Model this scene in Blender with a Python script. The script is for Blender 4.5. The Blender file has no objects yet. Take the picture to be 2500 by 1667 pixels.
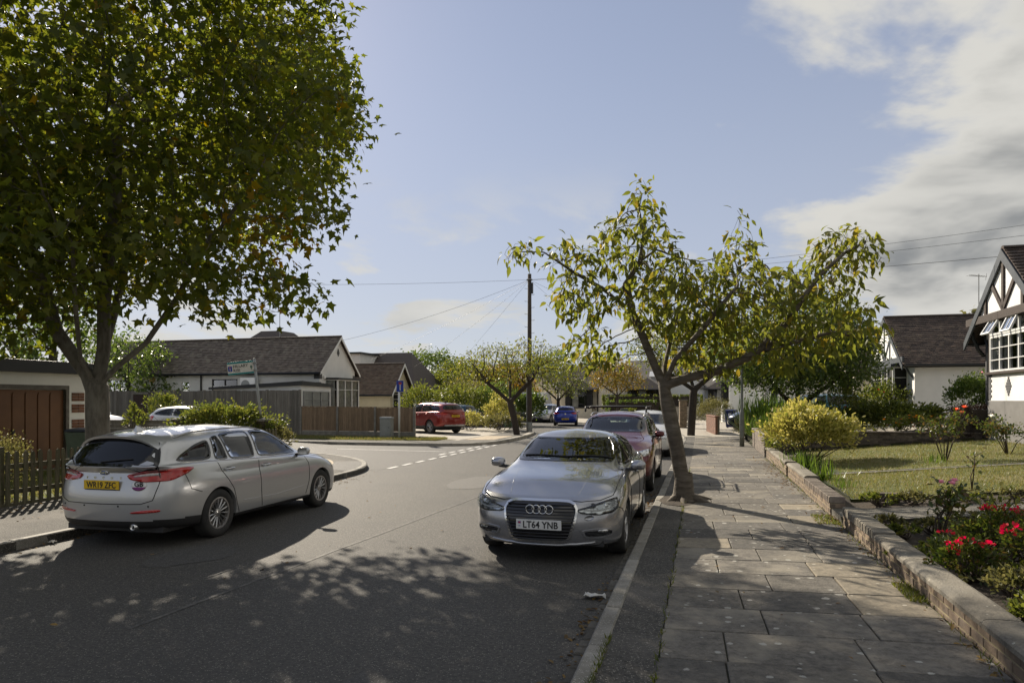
import bpy, bmesh, math, random
import numpy as np
from math import sin, cos, pi, radians as R, sqrt
from mathutils import Vector, Matrix, noise as mnoise
from mathutils.bvhtree import BVHTree
from mathutils.geometry import delaunay_2d_cdt

sc = bpy.context.scene
COL = sc.collection
random.seed(7); np.random.seed(7)

# ------------------------------------------------------------------ camera
cam_d = bpy.data.cameras.new('camera'); cam = bpy.data.objects.new('camera', cam_d)
COL.objects.link(cam); sc.camera = cam
EYE = 1.85
cam.location = (0, 0, EYE); cam.rotation_euler = (pi/2, 0, 0)
cam_d.lens = 24; cam_d.sensor_width = 36; cam_d.shift_y = 0.0574
cam_d.clip_start = 0.1; cam_d.clip_end = 3000

# ------------------------------------------------------------------ sun + sky
SUN_AZ = math.atan2(-0.487, 0.873)      # left of the view axis (radians from +Y, negative = left)
SUN_EL = R(31)
sd = Vector((sin(SUN_AZ)*cos(SUN_EL), cos(SUN_AZ)*cos(SUN_EL), sin(SUN_EL)))
sun_d = bpy.data.lights.new('sun', 'SUN'); sun_d.energy = 5.0; sun_d.angle = R(0.53); sun_d.color = (1.0, 0.89, 0.73)
sun = bpy.data.objects.new('sun', sun_d); COL.objects.link(sun)
sun.rotation_euler = (-sd).to_track_quat('-Z', 'Y').to_euler(); sun.location = sd*60

world = bpy.data.worlds.new('World'); sc.world = world; world.use_nodes = True
def build_world():
    nt = world.node_tree; N = nt.nodes; L = nt.links; N.clear()
    out = N.new('ShaderNodeOutputWorld'); bg = N.new('ShaderNodeBackground')
    sky = N.new('ShaderNodeTexSky'); sky.sky_type = 'NISHITA'; sky.sun_disc = False
    sky.sun_elevation = SUN_EL; sky.sun_rotation = SUN_AZ
    sky.altitude = 50; sky.air_density = 1.0; sky.dust_density = 0.35; sky.ozone_density = 1.6
    def math_(op, a, b=None, c=None, clamp=False):
        n = N.new('ShaderNodeMath'); n.operation = op; n.use_clamp = clamp
        for i, v in enumerate((a, b, c)):
            if v is None: continue
            if isinstance(v, (int, float)): n.inputs[i].default_value = v
            else: L.new(v, n.inputs[i])
        return n.outputs[0]
    def ss(v, a, b):
        m = N.new('ShaderNodeMapRange'); m.interpolation_type = 'SMOOTHERSTEP'; m.clamp = True
        L.new(v, m.inputs[0]); m.inputs[1].default_value = a; m.inputs[2].default_value = b
        return m.outputs[0]
    tc = N.new('ShaderNodeTexCoord'); sep = N.new('ShaderNodeSeparateXYZ'); L.new(tc.outputs['Generated'], sep.inputs[0])
    x, y, z = sep.outputs
    zc = math_('MAXIMUM', math_('ADD', z, 0.22), 0.05)
    cx = math_('DIVIDE', x, zc); cy = math_('DIVIDE', y, zc)
    comb = N.new('ShaderNodeCombineXYZ'); L.new(cx, comb.inputs[0]); L.new(cy, comb.inputs[1]); comb.inputs[2].default_value = 3.7
    def fbm(scale, detail, rough, dist=0.0, off=(0, 0, 0)):
        mp = N.new('ShaderNodeMapping'); mp.inputs['Location'].default_value = off; L.new(comb.outputs[0], mp.inputs[0])
        n = N.new('ShaderNodeTexNoise'); n.inputs['Scale'].default_value = scale; n.inputs['Detail'].default_value = detail
        n.inputs['Roughness'].default_value = rough; n.inputs['Distortion'].default_value = dist
        L.new(mp.outputs[0], n.inputs['Vector']); return n.outputs[0]
    big = fbm(1.15, 7, 0.56, 0.25, (0.6, 0.1, 0)); fine = fbm(3.1, 5, 0.55, 0.4, (3, 1, 0)); big2 = fbm(1.15, 4, 0.5, 0.25, (0.6+0.10, 0.1-0.16, 0))
    # cloud bank to the right: a half-space of azimuth broken up by noise
    side = math_('ADD', math_('MULTIPLY', x, 0.914), math_('MULTIPLY', y, -0.405))
    bank = math_('ADD', math_('MULTIPLY', side, 1.9), math_('MULTIPLY', math_('SUBTRACT', big, 0.5), 1.9))
    bank = math_('ADD', bank, math_('MULTIPLY', math_('SUBTRACT', fine, 0.5), 0.35))
    bank = math_('ADD', bank, 0.03)
    m1 = ss(bank, -0.03, 0.18)
    # low wisps near the horizon
    low = fbm(1.7, 6, 0.58, 0.3, (11.3, 4.2, 0))
    lowm = ss(low, 0.49, 0.62)
    lowm = math_('MULTIPLY', lowm, ss(z, 0.36, 0.14)); lowm = math_('MULTIPLY', lowm, 0.9)
    mask = math_('MAXIMUM', m1, lowm)
    shade = fbm(1.3, 5, 0.55, 0.3, (5.1, 2.2, 0))
    lit = math_('MULTIPLY', math_('SUBTRACT', big2, big), 1.5)
    thick = math_('MULTIPLY', ss(bank, 0.06, 0.50), math_('ADD', math_('MULTIPLY', ss(shade, 0.62, 0.36), 0.85), 0.15)); thick = math_('ADD', thick, lit, clamp=True)
    ramp = N.new('ShaderNodeMixRGB'); L.new(thick, ramp.inputs[0])
    ramp.inputs[1].default_value = (0.45, 0.442, 0.415, 1); ramp.inputs[2].default_value = (0.175, 0.182, 0.187, 1)
    skym = N.new('ShaderNodeMixRGB'); skym.blend_type = 'MULTIPLY'; skym.inputs[0].default_value = 1
    L.new(sky.outputs[0], skym.inputs[1]); skym.inputs[2].default_value = (SKYK*1.02, SKYK*0.99, SKYK*1.06, 1)
    haze = N.new('ShaderNodeMixRGB'); L.new(math_('ADD', math_('MULTIPLY', ss(z, 0.62, 0.0), 0.36), 0.40), haze.inputs[0])
    L.new(skym.outputs[0], haze.inputs[1]); haze.inputs[2].default_value = (0.335, 0.350, 0.400, 1)
    mix = N.new('ShaderNodeMixRGB'); L.new(mask, mix.inputs[0]); L.new(haze.outputs[0], mix.inputs[1]); L.new(ramp.outputs[0], mix.inputs[2])
    L.new(mix.outputs[0], bg.inputs[0]); bg.inputs[1].default_value = 1.0
    L.new(bg.outputs[0], out.inputs[0])
SKYK = 0.064
build_world()
sc.view_settings.view_transform = 'Standard'; sc.view_settings.look = 'None'
sc.view_settings.exposure = 0.62; sc.view_settings.gamma = 1.0
try: sc.view_settings.use_curve_mapping = False
except Exception: pass
sc.cycles.use_denoising = True
sc.cycles.max_bounces = 8; sc.cycles.transparent_max_bounces = 24
sc.cycles.caustics_reflective = False; sc.cycles.caustics_refractive = False

# ------------------------------------------------------------------ street frame
TH = R(15.5); RZ = -TH
UX, UY = sin(TH), cos(TH); VX, VY = cos(TH), -sin(TH)
def S(t, s, z=0.0):
    """street coordinates: t to the right of the right-hand kerb, s along the street."""
    t -= 0.86
    return Vector((VX*t + UX*s, VY*t + UY*s, z))

# ------------------------------------------------------------------ mesh helpers
class MB:
    def __init__(self): self.v = []; self.f = []; self.m = []; self.mi = 0
    def add(self, vs, fs):
        o = len(self.v); self.v.extend([tuple(p) for p in vs]); self.f.extend([tuple(i+o for i in f) for f in fs]); self.m.extend([self.mi]*len(fs)); return self
    def box(self, x0, x1, y0, y1, z0, z1):
        return self.add([(x0,y0,z0),(x1,y0,z0),(x1,y1,z0),(x0,y1,z0),(x0,y0,z1),(x1,y0,z1),(x1,y1,z1),(x0,y1,z1)],
                 [(0,3,2,1),(4,5,6,7),(0,1,5,4),(1,2,6,5),(2,3,7,6),(3,0,4,7)])
    def cbox(self, c, s): return self.box(c[0]-s[0]/2,c[0]+s[0]/2,c[1]-s[1]/2,c[1]+s[1]/2,c[2]-s[2]/2,c[2]+s[2]/2)
    def obox(self, a, b, w, h, up=(0,0,1)):
        """bar from a to b with width w (sideways) and height h (along up)."""
        a = Vector(a); b = Vector(b); d = (b-a).normalized(); up = Vector(up)
        sdv = d.cross(up)
        if sdv.length < 1e-4: sdv = d.cross(Vector((1,0,0)))
        sdv.normalize(); u2 = sdv.cross(d).normalized(); sdv *= w/2; u2 *= h/2
        vs = [a-sdv-u2, a+sdv-u2, a+sdv+u2, a-sdv+u2, b-sdv-u2, b+sdv-u2, b+sdv+u2, b-sdv+u2]
        return self.add(vs, [(0,1,2,3),(7,6,5,4),(0,4,5,1),(1,5,6,2),(2,6,7,3),(3,7,4,0)])
    def tube(self, pts, rad, n=8, cap=True):
        pts = [Vector(p) for p in pts]; rs = rad if hasattr(rad, '__len__') else [rad]*len(pts)
        d0 = (pts[1]-pts[0]).normalized(); ref = Vector((0,0,1)) if abs(d0.z) < .9 else Vector((1,0,0))
        a = d0.cross(ref).normalized(); vs = []; fs = []
        for i, p in enumerate(pts):
            d = (pts[min(i+1,len(pts)-1)]-pts[max(i-1,0)]).normalized()
            a = (a - d*a.dot(d)); a = a.normalized() if a.length > 1e-6 else d.orthogonal().normalized()
            b = d.cross(a)
            for k in range(n): vs.append(p + (a*cos(2*pi*k/n)+b*sin(2*pi*k/n))*rs[i])
        for i in range(len(pts)-1):
            for k in range(n): fs.append((i*n+k, i*n+(k+1)%n, (i+1)*n+(k+1)%n, (i+1)*n+k))
        if cap: fs.append(tuple(range(n-1,-1,-1))); fs.append(tuple((len(pts)-1)*n+k for k in range(n)))
        return self.add(vs, fs)
    def lathe(self, prof, n=24, axis='z', c=(0,0,0), closed=False):
        vs = []; fs = []; m = len(prof)
        for k in range(n):
            A = 2*pi*k/n
            for r, h in prof:
                p = (r*cos(A), r*sin(A), h)
                if axis == 'y': p = (p[0], h, p[1])
                elif axis == 'x': p = (h, p[0], p[1])
                vs.append((p[0]+c[0], p[1]+c[1], p[2]+c[2]))
        for k in range(n):
            for j in range(m if closed else m-1): 
                j2 = (j+1) % m
                fs.append((k*m+j, ((k+1)%n)*m+j, ((k+1)%n)*m+j2, k*m+j2))
        return self.add(vs, fs)
    def prism(self, poly, z0, z1):
        n = len(poly); vs = [(p[0],p[1],z0) for p in poly]+[(p[0],p[1],z1) for p in poly]
        return self.add(vs, [tuple(range(n-1,-1,-1)), tuple(range(n,2*n))]+[(i,(i+1)%n,n+(i+1)%n,n+i) for i in range(n)])
    def ext(self, poly3, d):
        """extrude a planar 3-D polygon along vector d"""
        n = len(poly3); d = Vector(d); vs = [Vector(p) for p in poly3]; vs += [p+d for p in vs]
        return self.add(vs, [tuple(range(n)), tuple(range(2*n-1,n-1,-1))]+[(n+i,n+(i+1)%n,(i+1)%n,i) for i in range(n)])
    def mesh(self, name, mats, smooth=False):
        me = bpy.data.meshes.new(name); me.from_pydata(self.v, [], self.f)
        for m in (mats if isinstance(mats, (list, tuple)) else [mats]): me.materials.append(m)
        if any(self.m): me.polygons.foreach_set('material_index', self.m)
        if smooth: me.polygons.foreach_set('use_smooth', [True]*len(me.polygons))
        me.update(); return me

def fixn(me):
    bm = bmesh.new(); bm.from_mesh(me); bmesh.ops.recalc_face_normals(bm, faces=bm.faces); bm.to_mesh(me); bm.free(); return me
def obj(name, geo, mat=None, parent=None, loc=(0,0,0), rot=None, smooth=False, fix=False, bevel=0, auto=None):
    me = geo.mesh(name, mat, smooth) if isinstance(geo, MB) else geo
    if fix: fixn(me)
    if bevel:
        bm = bmesh.new(); bm.from_mesh(me); bmesh.ops.bevel(bm, geom=bm.edges[:], offset=bevel, segments=2, affect='EDGES', profile=.7); bm.to_mesh(me); bm.free()
    if auto is not None: 
        me.polygons.foreach_set('use_smooth', [True]*len(me.polygons)); me.set_sharp_from_angle(angle=R(auto))
    o = bpy.data.objects.new(name, me); COL.objects.link(o); o.location = loc
    if rot is not None: o.rotation_euler = rot if hasattr(rot, '__len__') else (0,0,rot)
    if parent is not None: o.parent = parent
    return o
def thing(name, label, cat, loc=(0,0,0), rz=0.0, group=None):
    o = bpy.data.objects.new(name, None); COL.objects.link(o); o.location = loc; o.rotation_euler = (0,0,rz); o.empty_display_size = .2
    return tag(o, label, cat, group)
def tag(o, label, cat, group=None):
    o['label'] = label; o['category'] = cat
    if group: o['group'] = group
    return o
def struct(o): o['kind'] = 'structure'; return o
def stuff(o): o['kind'] = 'stuff'; return o
def chamfer_mesh(name, sx, sy, sz, c, mat):
    me = MB().cbox((0,0,0),(sx,sy,sz)).mesh(name, mat)
    bm = bmesh.new(); bm.from_mesh(me); bmesh.ops.bevel(bm, geom=bm.edges[:], offset=c, segments=1, affect='EDGES'); bm.to_mesh(me); bm.free(); return me
def text_mesh(txt, size, mat, depth=.002, bold=0.0, spacing=1.0, align='CENTER'):
    cu = bpy.data.curves.new('lettering', 'FONT'); cu.body = txt; cu.size = size; cu.extrude = depth; cu.offset = bold
    cu.align_x = align; cu.align_y = 'CENTER'; cu.space_character = spacing; cu.resolution_u = 3
    to = bpy.data.objects.new('tmp', cu); COL.objects.link(to)
    me = bpy.data.meshes.new_from_object(to.evaluated_get(bpy.context.evaluated_depsgraph_get()))
    bpy.data.objects.remove(to); bpy.data.curves.remove(cu)
    me.materials.clear(); me.materials.append(mat); return me

# ------------------------------------------------------------------ materials
MATS = {}
def newmat(name):
    m = bpy.data.materials.new(name); m.use_nodes = True; MATS[name] = m
    return m, m.node_tree.nodes, m.node_tree.links, m.node_tree.nodes['Principled BSDF']
def C4(c): return (c[0], c[1], c[2], 1)
def pm(name, c, rough=.6, c2=None, scale=4.0, detail=6, lo=.35, hi=.65, metal=0, spec=.5, bump=0, bscale=None, coat=0,
       c3=None, scale3=.6, lo3=.45, hi3=.7, rnd=0, stretch=None, coords='Object', speck=None, objr=0):
    """procedural principled: base c mixed with c2 by noise, blotches of c3, per-object brightness change rnd, fine bump"""
    m, N, L, b = newmat(name)
    b.inputs['Roughness'].default_value = rough; b.inputs['Metallic'].default_value = metal
    b.inputs['Specular IOR Level'].default_value = spec; b.inputs['Coat Weight'].default_value = coat; b.inputs['Coat Roughness'].default_value = .03
    b.inputs['Base Color'].default_value = C4(c)
    tc = N.new('ShaderNodeTexCoord'); vec = tc.outputs[coords]
    if rnd or objr:
        oi = N.new('ShaderNodeObjectInfo')
        ad = N.new('ShaderNodeVectorMath'); ad.operation = 'ADD'; L.new(vec, ad.inputs[0])
        sc_ = N.new('ShaderNodeVectorMath'); sc_.operation = 'SCALE'; L.new(oi.outputs['Location'], sc_.inputs[0]); sc_.inputs[3].default_value = 7.3
        L.new(sc_.outputs[0], ad.inputs[1]); vec = ad.outputs[0]
    if stretch:
        mp = N.new('ShaderNodeMapping'); mp.inputs['Scale'].default_value = stretch; L.new(vec, mp.inputs[0]); vec = mp.outputs[0]
    def nz(s, d=detail, r=.6):
        n = N.new('ShaderNodeTexNoise'); n.inputs['Scale'].default_value = s; n.inputs['Detail'].default_value = d; n.inputs['Roughness'].default_value = .78 if d >= 9 else r
        L.new(vec, n.inputs['Vector']); return n.outputs[0]
    def rng(v, a, b_):
        r = N.new('ShaderNodeMapRange'); r.inputs[1].default_value = a; r.inputs[2].default_value = b_; L.new(v, r.inputs[0]); return r.outputs[0]
    col = None
    def mixc(fac, a, b_):
        x = N.new('ShaderNodeMixRGB'); L.new(fac, x.inputs[0])
        for i, q in ((1, a), (2, b_)):
            if hasattr(q, 'is_linked'): L.new(q, x.inputs[i])
            else: x.inputs[i].default_value = C4(q)
        return x.outputs[0]
    col = c
    if c2: col = mixc(rng(nz(scale), lo, hi), col, c2)
    if c3: col = mixc(rng(nz(scale3, 4), lo3, hi3), col, c3)
    if speck: 
        v = N.new('ShaderNodeTexVoronoi'); v.inputs['Scale'].default_value = speck[0]; L.new(vec, v.inputs['Vector'])
        sx = N.new('ShaderNodeSeparateColor'); L.new(v.outputs['Color'], sx.inputs[0])
        def mth(op, a, b_):
            q = N.new('ShaderNodeMath'); q.operation = op
            for i, w in enumerate((a, b_)):
                if hasattr(w, 'is_linked'): L.new(w, q.inputs[i])
                else: q.inputs[i].default_value = w
            return q.outputs[0]
        k = speck[2]; pw = mth('POWER', sx.outputs[0], 2.0)
        e = mth('SUBTRACT', v.outputs['Distance'], mth('MULTIPLY', pw, k*1.9)); e = mth('ADD', e, mth('MULTIPLY', mth('SUBTRACT', nz(speck[0]*3.2, 4), .5), k*3.0))
        col = mixc(rng(e, .02, -.10*k-.02), col, speck[1])
    if rnd:
        r = N.new('ShaderNodeMapRange'); L.new(oi.outputs['Random'], r.inputs[0]); r.inputs[3].default_value = 1-rnd; r.inputs[4].default_value = 1+rnd
        hs = N.new('ShaderNodeHueSaturation'); L.new(r.outputs[0], hs.inputs['Value'])
        if hasattr(col, 'is_linked'): L.new(col, hs.inputs['Color'])
        else: hs.inputs['Color'].default_value = C4(col)
        col = hs.outputs[0]
    if hasattr(col, 'is_linked'): L.new(col, b.inputs['Base Color'])
    if bump:
        bn = N.new('ShaderNodeBump'); bn.inputs['Strength'].default_value = 1; bn.inputs['Distance'].default_value = bump
        L.new(nz(bscale or scale*4, 5), bn.inputs['Height']); L.new(bn.outputs[0], b.inputs['Normal'])
    return m
def leafmat(name, cols, trans=.45, rough=.45, attr=True, spec=.4):
    """leaf: colour picked per leaf from a ramp, part of the light passes through"""
    m, N, L, b = newmat(name)
    at = N.new('ShaderNodeAttribute'); at.attribute_name = 'tint'
    oi = N.new('ShaderNodeObjectInfo')
    rp = N.new('ShaderNodeValToRGB'); el = rp.color_ramp.elements
    while len(el) > 1: el.remove(el[-1])
    el[0].position = 0; el[0].color = C4(cols[0])
    for i, c in enumerate(cols[1:]):
        e = el.new((i+1)/(len(cols)-1)); e.color = C4(c)
    L.new(at.outputs['Fac'], rp.inputs[0])
    b.inputs['Roughness'].default_value = rough; b.inputs['Specular IOR Level'].default_value = spec
    L.new(rp.outputs[0], b.inputs['Base Color'])
    tr = N.new('ShaderNodeBsdfTranslucent')
    hs = N.new('ShaderNodeHueSaturation'); hs.inputs['Saturation'].default_value = 1.12; hs.inputs['Value'].default_value = 2.3; hs.inputs['Hue'].default_value = .485
    L.new(rp.outputs[0], hs.inputs['Color']); L.new(hs.outputs[0], tr.inputs[0])
    mx = N.new('ShaderNodeMixShader'); mx.inputs[0].default_value = trans
    L.new(b.outputs[0], mx.inputs[1]); L.new(tr.outputs[0], mx.inputs[2])
    L.new(mx.outputs[0], N['Material Output'].inputs[0]); return m
def glassmat(name, tint=(.6,.68,.66), rough=.0, refl=1.0):
    m, N, L, b = newmat(name); N.remove(b)
    t = N.new('ShaderNodeBsdfTransparent'); t.inputs[0].default_value = C4(tint)
    g = N.new('ShaderNodeBsdfGlossy'); g.inputs['Roughness'].default_value = rough
    fr = N.new('ShaderNodeFresnel'); fr.inputs[0].default_value = 1.55
    mx = N.new('ShaderNodeMixShader'); 
    mm = N.new('ShaderNodeMath'); mm.operation = 'MULTIPLY'; mm.inputs[1].default_value = refl; mm.use_clamp = True
    L.new(fr.outputs[0], mm.inputs[0]); L.new(mm.outputs[0], mx.inputs[0]); L.new(t.outputs[0], mx.inputs[1]); L.new(g.outputs[0], mx.inputs[2])
    L.new(mx.outputs[0], N['Material Output'].inputs[0]); return m
# ================================================================== materials of the place
M_ASPH = pm('asphalt', (.105,.098,.086), .75, c2=(.042,.041,.039), scale=30, detail=9, lo=.40, hi=.62, c3=(.062,.060,.056), scale3=.55, lo3=.50, hi3=.74, bump=.012, bscale=60, speck=(70,(.22,.205,.178),.24), spec=.28)
M_ASPHD = pm('asphalt_patch', (.088,.084,.077), .8, c2=(.040,.039,.037), scale=30, detail=9, lo=.4, hi=.62, bump=.012, bscale=60, speck=(75,(.19,.18,.16),.24))
M_ASPHO = pm('asphalt_worn', (.115,.108,.095), .78, c2=(.06,.058,.054), scale=28, detail=9, lo=.4, hi=.62, bump=.012, bscale=60)
M_TARMAC = pm('pavement_tarmac', (.092,.085,.074), .9, c2=(.030,.029,.025), scale=26, detail=9, lo=.40, hi=.62, c3=(.13,.12,.105), scale3=.9, bump=.015, bscale=45, speck=(70,(.22,.205,.175),.27))
M_SLABG = pm('slab_grey', (.172,.156,.131), .85, c2=(.072,.066,.056), scale=14, detail=10, lo=.40, hi=.63, c3=(.235,.212,.168), scale3=1.6, lo3=.5, hi3=.68, rnd=.2, bump=.010, bscale=45, speck=(9.5,(.36,.35,.31),.15))
M_SLABP = pm('slab_pale', (.285,.245,.18), .85, c2=(.14,.122,.092), scale=13, detail=10, lo=.40, hi=.64, c3=(.18,.16,.125), scale3=1.6, lo3=.55, hi3=.72, rnd=.16, bump=.004, bscale=40, speck=(9,(.42,.39,.32),.12))
M_SLABD = pm('slab_dark', (.125,.115,.10), .88, c2=(.055,.052,.046), scale=14, detail=10, lo=.40, hi=.63, rnd=.2, bump=.010, bscale=45, speck=(8,(.32,.31,.28),.16))
M_JOINT = pm('joint_soil', (.045,.038,.026), .95, c2=(.035,.045,.018), scale=5, bump=.01, bscale=40)
M_KERB = pm('kerb_granite', (.30,.285,.25), .8, c2=(.20,.185,.155), scale=5, c3=(.16,.15,.12), scale3=2, rnd=.13, bump=.004, bscale=50, speck=(90,(.42,.40,.36),.25))
M_GUTTER = pm('gutter_stone', (.13,.12,.10), .9, c2=(.08,.073,.06), scale=8, rnd=.25, bump=.01, bscale=40)
M_PAINTW = pm('road_paint', (.66,.65,.62), .7, c2=(.30,.29,.27), scale=14, detail=9, lo=.45, hi=.65, bump=.003, bscale=100)
M_CONC = pm('concrete', (.42,.385,.32), .85, c2=(.33,.30,.25), scale=2.5, bump=.004, bscale=60)
M_SAND = pm('sandy_paving', (.44,.36,.25), .85, c2=(.36,.29,.2), scale=3, bump=.004, bscale=60)
M_SOIL = pm('garden_soil', (.055,.041,.028), .97, c2=(.035,.028,.02), scale=6, c3=(.085,.065,.042), scale3=1.5, bump=.03, bscale=18)
M_EARTH = pm('earth', (.10,.095,.05), .95, c2=(.07,.08,.035), scale=.3, bump=.02, bscale=6)
M_LAWN = pm('lawn_turf', (.145,.150,.050), .95, c2=(.085,.110,.030), scale=3.5, lo=.38, hi=.62, c3=(.215,.185,.08), scale3=.8, bump=.02, bscale=90)
M_GRAVP = pm('garden_path_tarmac', (.13,.12,.10), .88, c2=(.09,.085,.07), scale=3, bump=.008, bscale=120, speck=(110,(.28,.26,.22),.33))

def sheet(name, poly, z, mat, parent=None, res=None):
    """flat sheet from street-coordinate polygon"""
    return obj(name, MB().add([S(t, s, z) for t, s in poly], [tuple(range(len(poly)))]), mat, parent)
def block(name, poly, z0, z1, mat, parent=None):
    n = len(poly); mb = MB().add([S(t, s, z0) for t, s in poly]+[S(t, s, z1) for t, s in poly], [tuple(range(n, 2*n))]+[(i, (i+1) % n, n+(i+1) % n, n+i) for i in range(n)])
    return obj(name, mb, mat, parent, fix=True)
def smooth_path(pts, n=6):
    P = [Vector((p[0], p[1], 0)) for p in pts]; P = [2*P[0]-P[1]]+P+[2*P[-1]-P[-2]]; o = []
    for i in range(1, len(P)-2):
        for k in range(n):
            u = k/n; a, b, c, d = P[i-1], P[i], P[i+1], P[i+2]
            o.append(.5*((2*b)+(c-a)*u+(2*a-5*b+4*c-d)*u*u+(3*b-a-3*c+d)*u**3))
    o.append(P[-2]); return [(p.x, p.y) for p in o]
def walk(path, step):
    o = [path[0]]; acc = 0
    for i in range(len(path)-1):
        a = Vector(path[i]); b = Vector(path[i+1]); L_ = (b-a).length; d = step-acc
        while d <= L_: o.append(tuple(a.lerp(b, d/L_))); d += step
        acc = (acc+L_) % step
    return o

# ------------------------------------------------------------------ ground, road
g = struct(obj('ground', MB().add([(-700,-300,-.08),(700,-300,-.08),(700,1200,-.08),(-700,1200,-.08)], [(0,1,2,3)]), M_EARTH))
road = struct(sheet('road', [(-75,-14),(.12,-14),(.12,96),(-75,96)], 0, M_ASPH))
# slightly different asphalt up the side road, and long repair seams
stuff_parts = []
obj('side_road_surface', MB().add([S(t, s, .003+max(0, -t-14)*.038) for t in (-7.35,-14,-30,-60) for s in (16.4, 27.6)], [(0,1,3,2),(2,3,5,4),(4,5,7,6)]), M_ASPHD, road)
for (t0, s0, t1, s1, w) in ((-3.6,4.5,-3.1,16.5,.045),(-3.1,16.5,-3.3,31,.042)):
    pts = [(t0+(t1-t0)*k/12+random.uniform(-.02,.02), s0+(s1-s0)*k/12) for k in range(13)]
    obj('repair_seam', MB().add([S(t-w/2, s, .004) for t, s in pts]+[S(t+w/2, s, .004) for t, s in pts], [(i, i+1, 14+i, 13+i) for i in range(12)]), M_CONC if w > .04 else M_ASPHD, road)
M_SEAM = pm('seam_pale', (.13,.122,.108), .8, c2=(.055,.053,.05), scale=9, lo=.4, hi=.6)
for o in road.children:
    if o.name.startswith('repair_seam') and o.data.materials[0] == M_CONC: o.data.materials[0] = M_SEAM
for (t0, s0, dt, ds) in ((-2.2,10.6,.9,1.5),(-4.6,13.4,1.1,2.6),(-1.5,3.1,.5,1.1),(-5.4,6.2,.8,1.3),(-2.9,20,1.0,3.0)):
    r_ = random.Random(int(s0*10)); P_ = [(t0+dt*(.5+.5*cos(a))*r_.uniform(.85,1.1), s0+ds*(.5+.5*sin(a))*r_.uniform(.85,1.1)) for a in np.linspace(0, 2*pi, 22, endpoint=False)]
    sheet('asphalt_patch', P_, .0035, M_ASPHD if s0 != 13.4 else M_ASPHO, road)
# give-way line: dashes that follow the mouth of the side road
def dash(t0, s0, t1, s1, w):
    a = Vector((t0, s0)); b = Vector((t1, s1)); d = (b-a).normalized(); n = Vector((-d.y, d.x))*w/2
    P = []
    for q, k in ((a-n, 0), (b-n, 0), (b+n, 0), (a+n, 0)): P.append(S(q.x, q.y, .008))
    obj('give_way_dash', MB().add(P, [(0,1,2,3)]), M_PAINTW, road)
s = 16.9
while s < 26.6:
    dash(-7.30, s, -7.32, s+.62, .12); s += .95
s = 21.6
while s < 26.6:
    dash(-7.68, s, -7.70, s+.62, .12); s += .95
obj('centre_line', MB().add([S(-8.0,22.95,.008),S(-8.0,23.04,.008),S(-12.5,23.3,.008),S(-12.5,23.2,.008)], [(0,1,2,3)]), M_PAINTW, road)

# ------------------------------------------------------------------ right-hand pavement with flags
CF = .024
def pz(t): return .112+CF*max(0, t-.57)
pav = struct(obj('pavement_right', MB().add([S(.2,-8,-.05),S(2.72,-8,-.05),S(2.72,34,-.05),S(.2,34,-.05),S(.2,-8,.085),S(2.72,-8,pz(2.72)-.022),S(2.72,34,pz(2.72)-.022),S(.2,34,.085)],
       [(4,5,6,7),(0,1,5,4),(1,2,6,5),(2,3,7,6),(3,0,4,7)]), M_JOINT))
# tarmac strip between kerb and flags, as pieces with slightly wavy edges
mb = MB(); n = 90; L_ = []; R_ = []
for i in range(n+1):
    s = -7+i*41/n; L_.append(S(.215, s, .113+.004*mnoise.noise(Vector((s*.7,0,0))))); R_.append(S(.575+.02*mnoise.noise(Vector((s*1.7,3,0))), s, .106+.006*mnoise.noise(Vector((s*.9,5,0)))))
mb.add(L_+R_, [(i, n+1+i, n+2+i, i+1) for i in range(n)]); obj('tarmac_strip', mb, M_TARMAC, pav)
rs = random.Random(11)
s = -1.2; row = 0
while s < 33.4:
    d = rs.choice((.60,.60,.60,.58,.62)); cuts = [.575]
    ws = {0: (.62,.90,.585), 1: (.90,.62,.585), 2: (.45,.90,.755), 3: (.76,.75,.595)}[row % 4 if rs.random() < .8 else rs.randrange(4)]
    far = s > 26
    for w in ws:
        if far: pass
        cuts.append(cuts[-1]+w)
    for a, b in zip(cuts[:-1], cuts[1:]):
        gap = .005
        me = chamfer_mesh('flagstone', b-a-gap*2, d-gap*2, .05, .006, M_SLABG)
        r = rs.random(); m = M_SLABG if r < .76 else M_SLABP if r < .86 else M_SLABD
        pale_rows = (5.55 < s < 7.3 and b > 1.2 and rs.random() < .35) or (abs(s-8.3) < .3 and a < .6)  # extra pale flags partly paint in a sunlit band across these rows
        if pale_rows: m = M_SLABP
        if s < 5.3: m = M_SLABG if r < .55 else M_SLABD  # nearest flags keep to darker tones, painting in the shade lying there
        me.materials[0] = m
        tc = (a+b)/2; o = obj('flagstone', me, parent=pav, loc=S(tc, s+d/2+ (tc-1.6)*.03, pz(tc)-.025+rs.uniform(-.003,.003)))
        o.rotation_euler = (rs.uniform(-.005,.005), -CF+rs.uniform(-.004,.004), RZ+.03+rs.uniform(-.004,.004))
    s += d; row += 1
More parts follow.
